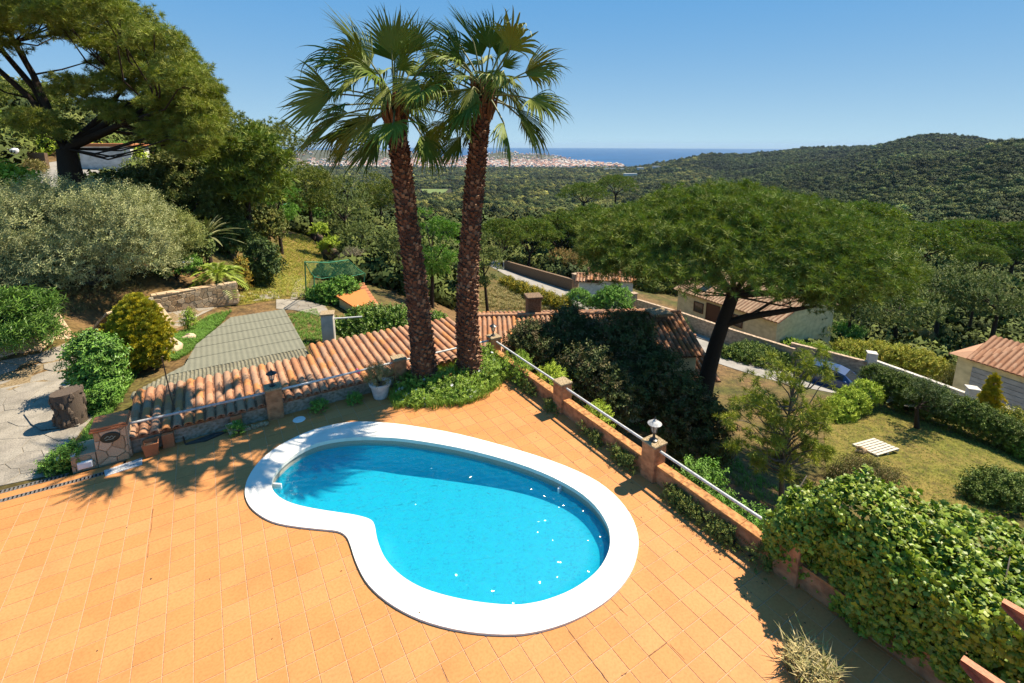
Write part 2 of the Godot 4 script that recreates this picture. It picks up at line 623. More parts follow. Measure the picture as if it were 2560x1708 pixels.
# ---------- ground heights ----------
var tps_p := []
var tps_w := PackedFloat64Array()
func tps_k(r2: float) -> float:
	return 0.0 if r2 < 1e-9 else 0.5 * r2 * log(r2)
func solve_ground() -> void:
	var cp := []
	# pixel x, pixel y, height
	for q in [[0, 1180, -.05], [100, 1100, -.05], [0, 1000, -.03], [150, 985, -.06], [250, 1010, -.08], [60, 935, 0.0], [330, 905, -.12], [430, 850, -.14], [420, 800, -.2], [330, 805, -.1], [560, 780, -.25], [600, 757, -.3], [700, 740, -.45], [730, 810, -.4], [780, 870, -.3], [640, 700, -.5], [620, 660, -.8], [700, 620, -1.3], [690, 560, -2.2], [560, 700, .0], [100, 820, .9], [240, 745, .9], [380, 720, .8], [500, 690, .6], [300, 690, 1.3], [100, 690, 1.6], [0, 700, 1.9], [200, 600, 2.5], [400, 600, 2.0], [0, 560, 3.4], [450, 540, 2.4], [560, 520, 1.5], [100, 430, 4.4], [270, 425, 4.4], [0, 470, 4.2], [350, 440, 4.0], [0, 410, 5.0], [-300, 420, 5.5], [450, 445, 3.2], [600, 470, 1.0], [-300, 700, 2.6], [-300, 950, .3], [830, 840, -.7], [900, 790, -1.3], [960, 760, -1.7], [1000, 700, -3.2]]:
		var p := level(q[0], q[1], q[2])
		cp.append(Vector3(p.x, q[2], p.z))
	for q in [[3, 20, -5], [8, 19.5, -5.4], [0, 18, -3.8], [2, 15.5, -3.0], [3.6, 13, -2.4], [5.2, 10.4, -2.2], [6.8, 8.0, -2.1], [8.5, 5, -2.3], [8.5, 11, -3.4], [11, 8, -4.0], [13, 17, -5.3], [18, 16, -5.5], [17, 21, -6.0], [18.3, 23.2, -6.2], [20.5, 21.5, -6.3], [23, 19, -6.5], [26, 17.5, -6.7], [22, 17, -6.3], [11, 14, -4.8], [16, 12, -5.0], [20, 10, -5.4], [1, 54, -8], [5.2, 44, -8], [11, 38, -8.2], [16, 33, -8.4], [19, 29.5, -8.5], [22.5, 27, -8.8], [27, 25, -8.9], [33, 23, -9.0], [-2, 62, -8.4], [6, 30, -6.6], [0, 30, -6.2], [-2, 38, -6.8], [12, 26, -7.2], [20, 42, -9.6], [30, 32, -10.2], [12, 55, -9.6], [40, 24, -10.8], [5, 75, -11.5], [-12, 55, -4.5], [-16, 75, -6.0], [-6, 45, -5.0], [-5, 30, -3.6], [-26, 60, 1.0], [-40, 60, 6.5]]:
		cp.append(Vector3(q[0], q[2], -q[1]))
	tps_p = cp
	var n := cp.size()
	var d := n + 3
	var mx := []
	for i in d:
		var row := PackedFloat64Array()
		row.resize(d + 1)
		mx.append(row)
	for i in n:
		for j in n:
			mx[i][j] = tps_k((cp[i].x - cp[j].x) ** 2 + (cp[i].z - cp[j].z) ** 2)
		mx[i][i] += 0.4
		var tail := [1.0, cp[i].x, cp[i].z]
		for k in 3:
			mx[i][n + k] = tail[k]
			mx[n + k][i] = tail[k]
		mx[i][d] = cp[i].y
	for c in d:
		var best := c
		for k in range(c + 1, d):
			if absf(mx[k][c]) > absf(mx[best][c]):
				best = k
		var t: PackedFloat64Array = mx[c]
		mx[c] = mx[best]
		mx[best] = t
		for k in range(c + 1, d):
			var f: float = mx[k][c] / mx[c][c]
			if f != 0.0:
				var row: PackedFloat64Array = mx[k]
				var src: PackedFloat64Array = mx[c]
				for j in range(c, d + 1):
					row[j] -= f * src[j]
				mx[k] = row
	tps_w.resize(d)
	for c in range(d - 1, -1, -1):
		var s: float = mx[c][d]
		for j in range(c + 1, d):
			s -= mx[c][j] * tps_w[j]
		tps_w[c] = s / mx[c][c]

const COLS := [-2180.0, -1580.0, -1280.0, -880.0, -580.0, -180.0, 220.0, 520.0, 770.0, 1050.0, 1280.0, 1920.0]
const RINGS := [45.0, 80.0, 130.0, 200.0, 300.0, 450.0, 700.0, 1000.0, 1500.0, 2200.0, 2900.0, 3600.0]
const TABLE := [
	[12, 9, 6, 1, -3, -6, -7.5, -8.6, -9.3, -9.5, -10, -11],
	[20, 15, 10, 3, -5, -11, -12, -13, -14, -15, -15, -13],
	[28, 22, 15, 3, -11, -19, -21, -22, -24, -25, -23, -18],
	[40, 30, 22, -1, -20, -30, -32, -35, -38, -36, -30, -22],
	[50, 36, 26, -9, -33, -43, -46, -49, -49, -42, -31, -16],
	[50, 36, 20, -26, -51, -58, -61, -62, -57, -39, -19, 2],
	[40, 20, 0, -52, -74, -77, -79, -76, -58, -20, 7, 25],
	[20, 0, -30, -76, -90, -92, -94, -80, -48, -6, 4, 28],
	[-20, -40, -60, -97, -104, -108, -110, -92, -46, 31, 6, 20],
	[-70, -80, -95, -112, -118, -122, -118, -36, -6, 6, 0, 0],
	[-110, -115, -118, -124, -127, -129, -129, -122, -90, -60, -60, -60],
	[-128, -129, -130, -130, -130, -130, -134, -136, -136, -130, -130, -130]]
var ridge := FastNoiseLite.new()
func polar(x: float, f: float) -> float:
	var t := clampf(x / maxf(f, 1.0) * 1262.0, COLS[0], COLS[11] - 0.01)
	var i := 0
	while i < 10 and COLS[i + 1] <= t:
		i += 1
	var u: float = smoothstep(0.0, 1.0, (t - COLS[i]) / (COLS[i + 1] - COLS[i]))
	var g := clampf(f, RINGS[0], RINGS[11] - 0.01)
	var j := 0
	while j < 10 and RINGS[j + 1] <= g:
		j += 1
	var w: float = (g - RINGS[j]) / (RINGS[j + 1] - RINGS[j])
	var h: float = lerpf(lerpf(TABLE[j][i], TABLE[j][i + 1], u), lerpf(TABLE[j + 1][i], TABLE[j + 1][i + 1], u), w)
	return h + ridge.get_noise_2d(x, f) * clampf((f - 150.0) / 900.0, 0.0, 1.0) * 14.0 * clampf((h + 125.0) / 40.0, 0.0, 1.0)
func ground(x: float, z: float) -> float:
	var f := -z
	var k := clampf((f - 52.0) / 26.0, 0.0, 1.0)
	k = maxf(k, clampf((absf(x) - 40.0) / 20.0, 0.0, 1.0))
	k = smoothstep(0.0, 1.0, k)
	var h := 0.0
	if k < 1.0:
		var n := tps_p.size()
		h = tps_w[n] + tps_w[n + 1] * x + tps_w[n + 2] * z
		for i in n:
			var p: Vector3 = tps_p[i]
			h += tps_w[i] * tps_k((x - p.x) ** 2 + (z - p.z) ** 2)
	return h * (1.0 - k) + (polar(x, f) * k if k > 0.0 else 0.0)
func on_ground(p: Vector3, lift := 0.0) -> Vector3:
	return Vector3(p.x, ground(p.x, p.z) + lift, p.z)
# where the line of sight of a pixel meets the ground
func hit(px: float, py: float) -> Vector3:
	var d := ray(px, py).normalized()
	var t := 6.0
	var p := Vector3(0, EYE, 0)
	while t < 3000.0:
		p = Vector3(0, EYE, 0) + d * t
		if p.y < ground(p.x, p.z):
			break
		t += 0.1 + t * 0.004
	return on_ground(p)
func slope_normal(x: float, z: float, s := 0.3) -> Vector3:
	return Vector3(ground(x - s, z) - ground(x + s, z), 2 * s, ground(x, z - s) - ground(x, z + s)).normalized()

var terrace_poly := PackedVector2Array()
func terrain() -> void:
	ridge.seed = 5
	ridge.frequency = 0.0022
	ridge.fractal_octaves = 4
	solve_ground()
	for q in [[-2.0, 12.52], [7.28, 12.52], [7.28, -4.0], [-12.0, -4.0], [-12.0, 11.95], [-2.0, 11.95]]:
		terrace_poly.append(v2(ab(q[0], q[1])))
	var nz := FastNoiseLite.new()
	nz.seed = 21
	nz.frequency = 0.09
	var m := mb()
	m.coloured = true
	var step := 0.7
	var nx := 186
	var nf := 126
	var P := []
	var Cc := []
	for j in nf + 1:
		var row := PackedVector3Array()
		var cr := PackedColorArray()
		for i in nx + 1:
			var x := -60.0 + i * step
			var z := -(2.0 + j * step)
			var y := ground(x, z)
			if Geometry2D.is_point_in_polygon(Vector2(x, z), terrace_poly):
				y = minf(y, -2.3)
			row.append(Vector3(x, y, z))
			var k := nz.get_noise_2d(x, z) + 0.5 * nz.get_noise_2d(x * 5, z * 5)
			var dry := Color(0.29, 0.20, 0.115)
			var grn := Color(0.13, 0.15, 0.04)
			cr.append(dry.lerp(grn, clampf(0.5 + k * 1.6, 0.0, 1.0)))
		P.append(row)
		Cc.append(cr)
	var NN := []
	for j in nf + 1:
		var row := PackedVector3Array()
		for i in nx + 1:
			var a: Vector3 = P[j][mini(i + 1, nx)] - P[j][maxi(i - 1, 0)]
			var b: Vector3 = P[mini(j + 1, nf)][i] - P[maxi(j - 1, 0)][i]
			row.append(a.cross(b).normalized())
		NN.append(row)
	for j in nf:
		for i in nx:
			for q in [[0, 0, 1, 0, 1, 1], [0, 0, 1, 1, 0, 1]]:
				for k in [0, 2, 1]:
					var ii: int = i + q[k * 2]
					var jj: int = j + q[k * 2 + 1]
					m.tint = Cc[jj][ii]
					m._p(P[jj][ii], NN[jj][ii])
	struct("ground", m, M.soil)

# a sheet that follows the ground inside a polygon (x, z)
func drape(poly: PackedVector2Array, step: float, lift: float, dyes := []) -> MB:
	var m := mb()
	m.coloured = dyes.size() > 0
	var dn := FastNoiseLite.new()
	dn.seed = 41
	dn.frequency = 0.35
	dn.fractal_octaves = 4
	var lo := poly[0]
	var hi := poly[0]
	for p in poly:
		lo = lo.min(p)
		hi = hi.max(p)
	var cache := {}
	for j in int(ceil((hi.y - lo.y) / step)):
		for i in int(ceil((hi.x - lo.x) / step)):
			var c := lo + Vector2(i, j) * step
			var cell := PackedVector2Array([c, c + Vector2(step, 0), c + Vector2(step, step), c + Vector2(0, step)])
			for g in Geometry2D.intersect_polygons(cell, poly):
				var ix := Geometry2D.triangulate_polygon(g)
				for k in range(0, ix.size(), 3):
					var q := [g[ix[k]], g[ix[k + 1]], g[ix[k + 2]]]
					if (q[1] - q[0]).cross(q[2] - q[0]) > 0:
						q = [q[0], q[2], q[1]]
					var pp := []
					var nn := []
					for w in q:
						var key := Vector2i(roundi(w.x * 500), roundi(w.y * 500))
						if not cache.has(key):
							cache[key] = [Vector3(w.x, ground(w.x, w.y) + lift, w.y), slope_normal(w.x, w.y)]
						pp.append(cache[key][0])
						nn.append(cache[key][1])
					for k2 in [0, 2, 1]:
						if m.coloured:
							m.tint = dyes[0].lerp(dyes[1], clampf(0.5 + 1.4 * dn.get_noise_2d(pp[k2].x, pp[k2].z), 0.0, 1.0))
						m._p(pp[k2], nn[k2])
	return m
func px_poly(list: Array) -> PackedVector2Array:
	var out := PackedVector2Array()
	for q in list:
		out.append(v2(hit(q[0], q[1])))
	return out
func scatter(poly: PackedVector2Array, count: int) -> Array:
	var lo := poly[0]
	var hi := poly[0]
	for p in poly:
		lo = lo.min(p)
		hi = hi.max(p)
	var out := []
	var tries := 0
	while out.size() < count and tries < count * 20:
		tries += 1
		var p := Vector2(r(lo.x, hi.x), r(lo.y, hi.y))
		if Geometry2D.is_point_in_polygon(p, poly):
			out.append(Vector3(p.x, ground(p.x, p.y), p.y))
	return out

# ---------- leaves, needles, blades ----------
var L := {}
func orient(y: Vector3, spin: float, s: float) -> Basis:
	var u := y.cross(Vector3.RIGHT if absf(y.x) < 0.8 else Vector3.UP).normalized()
	return Basis(u, y, u.cross(y)).rotated(y, spin).scaled(Vector3.ONE * s)
func ball() -> Vector3:
	var z := r(-1, 1)
	var t := r(0, TAU)
	var k := sqrt(1 - z * z)
	return Vector3(k * cos(t), z, k * sin(t))
func leaf_at(m: MB, p: Vector3, dir: Vector3, nrm: Vector3, l: float, w: float, fold := 0.25) -> void:
	var s := dir.cross(nrm).normalized()
	var n2 := s.cross(dir).normalized()
	var mid := p + dir * l * 0.45
	var tip := p + dir * l - n2 * l * 0.12
	var a := mid + s * w * 0.5 + n2 * w * fold
	var b := mid - s * w * 0.5 + n2 * w * fold
	m.tri(p, a, tip)
	m.tri(p, tip, b)
func leaves() -> void:
	var rs := rng.seed
	rng.seed = 99
	for spec in [["tuft", 30, 0.16, 0.30, 0.013], ["tuft_wide", 16, 0.18, 0.34, 0.034], ["tuft_sparse", 18, 0.10, 0.20, 0.010]]:
		var m := mb()
		for k in spec[1]:
			var d := ball()
			d.y = absf(d.y) * 1.1 + 0.05 if k % 4 else d.y
			d = d.normalized()
			var l: float = r(spec[2], spec[3])
			var s := d.cross(ball()).normalized() * float(spec[4])
			var p := d * 0.03
			m.tri(p - s, p + s, p + d * l)
		L[spec[0]] = m.mesh()
	for spec in [["spray", 11, 0.095, 0.055, 0.30], ["spray_big", 9, 0.15, 0.10, 0.34], ["spray_narrow", 14, 0.10, 0.022, 0.32], ["spray_long", 12, 0.20, 0.030, 0.30]]:
		var m := mb()
		for k in spec[1]:
			var t: float = float(k) / spec[1]
			var p := Vector3(0, t * spec[4], 0) + Vector3(sin(t * 5.0) * 0.02, 0, cos(t * 4.0) * 0.02)
			var ph = k * 2.4 + r(-.4, .4)
			var d := (Vector3(cos(ph), r(0.15, 0.8), sin(ph))).normalized()
			leaf_at(m, p, d, (Vector3.UP + ball() * 0.5).normalized(), spec[2] * r(.75, 1.2), spec[3] * r(.8, 1.15))
		L[spec[0]] = m.mesh()
	# a lobed vine leaf, 0.16 m across
	for v in 3:
		var m := mb()
		var rim := []
		var pr := [[-150, .35], [-115, .62], [-70, .78], [-38, .58], [0, 1.0], [38, .58], [70, .78], [115, .62], [150, .35]]
		for q in pr:
			var a := deg_to_rad(q[0])
			rim.append(Vector3(sin(a) * q[1], -0.12 * q[1] * q[1] + r(-.05, .05), cos(a) * q[1]) * 0.10)
		for k in rim.size() - 1:
			m.tri(Vector3(0, 0.012, 0), rim[k], rim[k + 1])
		L["vine%d" % v] = m.mesh()
	var g := mb()
	for k in 9:
		var a := r(0, TAU)
		var o := Vector3(r(-.05, .05), 0, r(-.05, .05))
		var d := Vector3(cos(a), 0, sin(a))
		var s := Vector3(-d.z, 0, d.x) * 0.006
		var l := r(.12, .26)
		var m1 := o + up * l * 0.6 + d * l * 0.18
		g.quad(o - s, o + s, m1 + s * 0.7, m1 - s * 0.7)
		g.tri(m1 - s * 0.7, m1 + s * 0.7, o + up * l * 0.86 + d * l * 0.6)
	L["grass"] = g.mesh()
	var c := mb()
	for k in 26:
		var d := ball()
		d.y = absf(d.y) + 0.3
		d = d.normalized()
		leaf_at(c, d * r(0.0, 0.05), (d + up * 0.6).normalized(), ball(), r(.06, .11), .028, .3)
	L["fleck"] = c.mesh()
	var fl := mb()
	for k in 6:
		var a := TAU * k / 6
		leaf_at(fl, Vector3.ZERO, Vector3(cos(a), 0.35, sin(a)).normalized(), up, 0.035, 0.025)
	L["flower"] = fl.mesh()
	# crowns of far trees, about one unit in radius
	for v in 5:
		var m := mb()
		var flat: float = [0.75, 1.0, 0.6, 1.15, 0.85][v]
		for q in 15:
			var d := ball()
			d.y = absf(d.y) * 0.95 - 0.1
			d = d.normalized()
			var cc := d * r(.45, .68) * Vector3(1, flat, 1) + up * 0.35
			var rr := r(.28, .42)
			for k in 22:
				var e := ball()
				e.y = e.y * 0.8 + 0.25
				e = e.normalized()
				var p := cc + e * rr
				var n := (e + ball() * 0.55).normalized()
				var u := n.cross(ball()).normalized() * r(.09, .15)
				var w := n.cross(u)
				var sn := (e * 0.8 + d * 0.5).normalized()
				m.trin(p - u - w * 0.6, p + u - w * 0.6, p + w * r(.9, 1.3), sn, sn, sn)
		L["tree%d" % v] = m.mesh()
	rng.seed = rs

const PINE := [Color(.130, .180, .030), Color(.180, .220, .034), Color(.095, .140, .027), Color(.165, .180, .038)]
const PINE_BLUE := [Color(0.096, 0.134, 0.038), Color(0.122, 0.154, 0.045)]
const DARK := [Color(0.0586, 0.0885, 0.0264), Color(0.0885, 0.1253, 0.0322), Color(0.0437, 0.0701, 0.0230)]
const FRESH := [Color(0.1743, 0.2688, 0.0294), Color(0.2289, 0.3087, 0.0399), Color(0.1344, 0.2152, 0.0273)]
const LIME := [Color(0.2820, 0.3580, 0.0380), Color(0.3460, 0.4100, 0.0450), Color(0.2300, 0.3070, 0.0320)]
const LANE := [[560, 770], [640, 720], [667, 686], [696, 620], [715, 590], [753, 588], [795, 612], [812, 660], [775, 700], [765, 750], [700, 752]]
const UPPER := [[-200, 470], [60, 445], [90, 412], [170, 402], [300, 408], [345, 425], [330, 440], [170, 470], [110, 500], [-200, 520]]
const OLIVE := [Color(.30, .31, .15), Color(.36, .36, .18), Color(.22, .24, .10)]
const YELLOWISH := [Color(.30, .26, .03), Color(.22, .22, .03), Color(.16, .18, .025)]
const SPRING := [Color(0.1199, 0.2398, 0.0352), Color(0.1551, 0.2816, 0.0418), Color(0.0990, 0.1826, 0.0352)]
const DRY := [Color(.34, .27, .12), Color(.26, .22, .09), Color(.20, .19, .06)]
const GRASSY := [Color(0.166, 0.218, 0.038), Color(0.218, 0.243, 0.051), Color(0.307, 0.269, 0.077)]
func shade_of(pal: Array) -> Color:
	var a: Color = pal[rng.randi() % pal.size()]
	var b: Color = pal[rng.randi() % pal.size()]
	return a.lerp(b, rng.randf()) * r(.95, 1.45)
# leaf clusters through the outer part of an ellipsoid, uneven by noise
func fill(xs: Array, cs: Array, c: Vector3, rad: Vector3, n: int, size: float, pal: Array, o := {}) -> void:
	var nz := FastNoiseLite.new()
	nz.seed = o.get("seed", 3)
	nz.frequency = o.get("freq", 1.3)
	var lump: float = o.get("lump", 0.45)
	var shell: float = o.get("shell", 0.55)
	var low: float = o.get("low", -0.6)
	var rise: float = o.get("rise", 0.45)
	for k in n:
		var d := ball()
		if d.y < low:
			d.y = -d.y
		var f := 1.0 + lump * nz.get_noise_3d(d.x * 2 + c.x, d.y * 2 + c.y, d.z * 2 + c.z)
		f *= 1.0 - shell * (rng.randf() ** 2.0)
		var p := c + d * rad * f
		var y := (d * 0.7 + up * rise + ball() * 0.6).normalized()
		xs.append(Transform3D(orient(y, r(0, TAU), size * r(.7, 1.3)), p))
		cs.append(shade_of(pal))
# a shrub that is one thing: a few stems and its leaves
func shrub(called: String, label: String, category: String, base: Vector3, blobs: Array, mesh: Mesh, n: int, size: float, pal: Array, o := {}, group := "", m: Material = null) -> Node3D:
	var t := thing(called, label, category, base, group)
	var xs := []
	var cs := []
	var stems := mb()
	var total := 0.0
	for q in blobs:
		total += q[1].x * q[1].z + q[1].x * q[1].y
	for q in blobs:
		var k = (q[1].x * q[1].z + q[1].x * q[1].y) / total
		fill(xs, cs, q[0], q[1], int(n * k), size, pal, o)
		for j in 3:
			var tip: Vector3 = q[0] + Vector3(r(-.4, .4) * q[1].x, q[1].y * r(0, .5), r(-.4, .4) * q[1].z)
			var mid = base.lerp(tip, 0.5) + Vector3(r(-.1, .1), 0.05, r(-.1, .1)) * q[1].x
			stems.tube([base - up * 0.05, mid, tip], [0.035 * o.get("stem", 1.0), 0.025 * o.get("stem", 1.0), 0.008], 5)
	part("stem", stems, M.grey_bark if o.get("grey", false) else M.pine_bark, t)
	var f := many("foliage", mesh, m if m else M.leaf, xs, cs, t, "stuff")
	if o.has("flowers"):
		var fx := []
		var fc := []
		for k in o.flowers[0]:
			var q = blobs[rng.randi() % blobs.size()]
			var d := ball()
			d.y = absf(d.y)
			d.z = absf(d.z) * 0.8
			d = d.normalized()
			fx.append(Transform3D(orient((d + up * 0.5).normalized(), r(0, TAU), r(.8, 1.5) * o.get("fsize", 1.0)), q[0] + d * q[1] * r(.95, 1.08)))
			fc.append(o.flowers[1] * r(.85, 1.1))
		many("flowers", L.flower, M.petal, fx, fc, t, "stuff")
	return t
# a tree: trunk and limbs as one tapered shape, crown as leaf clusters on cluster centres
func tree(called: String, label: String, category: String, base: Vector3, fork: Vector3, r0: float, clusters: Array, mesh: Mesh, per: int, size: float, pal: Array, o := {}, group := "") -> Node3D:
	var t := thing(called, label, category, base, group)
	var tr := mb()
	var bend: Vector3 = o.get("bend", Vector3.ZERO)
	var pts := []
	var rad := []
	for k in 7:
		var u := k / 6.0
		pts.append(base.lerp(fork, u) + bend * sin(u * PI) - up * (0.3 if k == 0 else 0.0))
		rad.append(r0 * lerpf(1.15, 0.72, u) * (1.25 if k == 0 else 1.0))
	tr.tube(pts, rad, 10)
	part("trunk", tr, o.get("bark", M.pine_bark), t)
	var lm := mb()
	var xs := []
	var cs := []
	var every: int = o.get("limb_every", 1)
	var lead: bool = o.get("leader", false)
	var prim := []
	if not lead:
		# main limbs towards clusters spread round the crown, lesser ones leave them on the way
		var k1: int = o.get("primary", 7)
		for k in k1:
			var c: Vector3 = clusters[int((k + .5) * clusters.size() / k1)][0]
			var out := c - fork
			var lr: float = r0 * o.get("limb", .42)
			var b1 := fork + out * .33 + Vector3(r(-.06, .06), r(-.02, .06), r(-.06, .06)) * out.length()
			var b2 := fork + out * .68 + Vector3(r(-.05, .05), r(.0, .06), r(-.05, .05)) * out.length()
			lm.tube([fork - out.normalized() * r0 * .3, b1, b2, c], [lr, lr * .72, lr * .42, lr * .16], 7, false)
			prim.append_array([fork, b1, b1.lerp(b2, .5), b2])
	for i in clusters.size():
		var c: Vector3 = clusters[i][0]
		var rr: Vector3 = clusters[i][1]
		if i % every == 0:
			var st := fork
			if lead:
				var u := clampf((c.y - fork.y) / maxf(o.get("top", c.y + 1.0) - fork.y, 0.1) - 0.25, 0.0, 0.9)
				st = fork.lerp(Vector3(fork.x, o.get("top", c.y), fork.z), u)
			else:
				for p in prim:
					if p.distance_squared_to(c) < st.distance_squared_to(c) and p.y < c.y + .2:
						st = p
			var out := c - st
			var m1 := st + out * 0.4 + up * (-0.06 * out.length() + r(-.05, .1)) + Vector3(r(-.1, .1), 0, r(-.1, .1)) * out.length()
			var m2 := st + out * 0.75 + up * 0.03 * out.length()
			var lr: float = r0 * (o.get("limb", 0.38) if lead else o.get("limb", .42) * .26)
			lm.tube([st - out.normalized() * 0.03, m1, m2, c], [lr, lr * 0.75, lr * 0.45, lr * 0.15], 5, false)
			for q in int(o.get("twigs", 3)):
				var d := ball() * rr * 0.8
				lm.tube([m2.lerp(c, r(0, .8)), c + d * 0.5 + up * 0.05, c + d], [lr * .45, lr * .3, lr * .1], 4, false)
		fill(xs, cs, c, rr, int(per * r(.8, 1.2)), size, pal, {"lump": 0.6, "shell": o.get("shell", 0.42), "low": o.get("low", -0.25), "rise": o.get("rise", 0.7), "seed": i})
	if o.get("leader", false):
		lm.tube([fork - up * 0.1, Vector3(fork.x, o.get("top", fork.y + 1.0), fork.z)], [r0 * 0.75, r0 * 0.15], 7, false)
	part("limbs", lm, o.get("bark", M.pine_bark), t)
	many("crown_foliage", mesh, o.get("mat", M.needle), xs, cs, t, "stuff")
	return t

# ---------- the far country ----------
func far_country() -> void:
	# land beyond the gardens, in rings
	var m := mb()
	var rings := [62.0]
	while rings[-1] < 3400.0:
		rings.append(rings[-1] * 1.075)
	var n := 96
	var P := []
	for f in rings:
		var row := PackedVector3Array()
		for i in n + 1:
			var x: float = lerpf(-1.9, 1.75, float(i) / n) * f
			row.append(Vector3(x, ground(x, -f) - 0.5 - clampf((130.0 - f) * 0.02, 0.0, 2.0), -f))
		P.append(row)
	var NN := []
	for j in P.size():
		var row := PackedVector3Array()
		for i in n + 1:
			var a: Vector3 = P[j][mini(i + 1, n)] - P[j][maxi(i - 1, 0)]
			var b: Vector3 = P[mini(j + 1, P.size() - 1)][i] - P[maxi(j - 1, 0)][i]
			row.append(a.cross(b).normalized())
		NN.append(row)
	for j in P.size() - 1:
		for i in n:
			m.quadn(P[j][i], P[j][i + 1], P[j + 1][i + 1], P[j + 1][i], NN[j][i], NN[j][i + 1], NN[j + 1][i + 1], NN[j + 1][i])
	struct("hills", m, M.far_soil)
	# sea: a level disc whose edge is the horizon
	var s := mb()
	var SEA := -131.5
	var prev := 1500.0
	for q in [2600.0, 4200.0, 7000.0, 12000.0, 21200.0]:
		for k in 64:
			var a0 := lerpf(-1.35, 1.35, k / 64.0)
			var a1 := lerpf(-1.35, 1.35, (k + 1) / 64.0)
			s.quad(Vector3(sin(a0) * prev, SEA, -cos(a0) * prev), Vector3(sin(a1) * prev, SEA, -cos(a1) * prev), Vector3(sin(a1) * q, SEA, -cos(a1) * q), Vector3(sin(a0) * q, SEA, -cos(a0) * q))
		prev = q
	struct("sea", s, M.sea)
	# headland and coastal plain under the town
	var hl := mb()
	var hx := []
	for j in 31:
		var row := PackedVector3Array()
		for i in 61:
			var x := lerpf(-2400.0, 900.0, i / 60.0)
			var f := lerpf(2850.0, 4700.0, j / 30.0)
			row.append(Vector3(x, coast(x, f), -f))
		hx.append(row)
	for j in 30:
		for i in 60:
			hl.quad(hx[j][i], hx[j][i + 1], hx[j + 1][i + 1], hx[j + 1][i])
	struct("headland", hl, M.plain)
	town()
	woods()
func bump(x: float, f: float, cx: float, cf: float, rx: float, rf: float, h: float) -> float:
	return h * exp(-((x - cx) / rx) ** 2 - ((f - cf) / rf) ** 2)
func coast(x: float, f: float) -> float:
	var h := -128.5
	# hills of the headland, from the skyline against the sea
	h += bump(x, f, -230, 4150, 230, 260, 44) + bump(x, f, -40, 4200, 130, 260, 50) + bump(x, f, 250, 4250, 210, 260, 52) + bump(x, f, -1000, 4300, 420, 350, 62) + bump(x, f, -1700, 4300, 500, 350, 80)
	# the shore: land ends behind the hills and along the bay on the right
	var edge := 4480.0
	if x > 380.0:
		edge = lerpf(4400.0, 3050.0, clampf((x - 380.0) / 420.0, 0.0, 1.0))
	h -= clampf((f - edge) / 60.0, 0.0, 1.0) * 80.0
	h -= clampf((x - 820.0) / 40.0, 0.0, 1.0) * 20.0
	return h
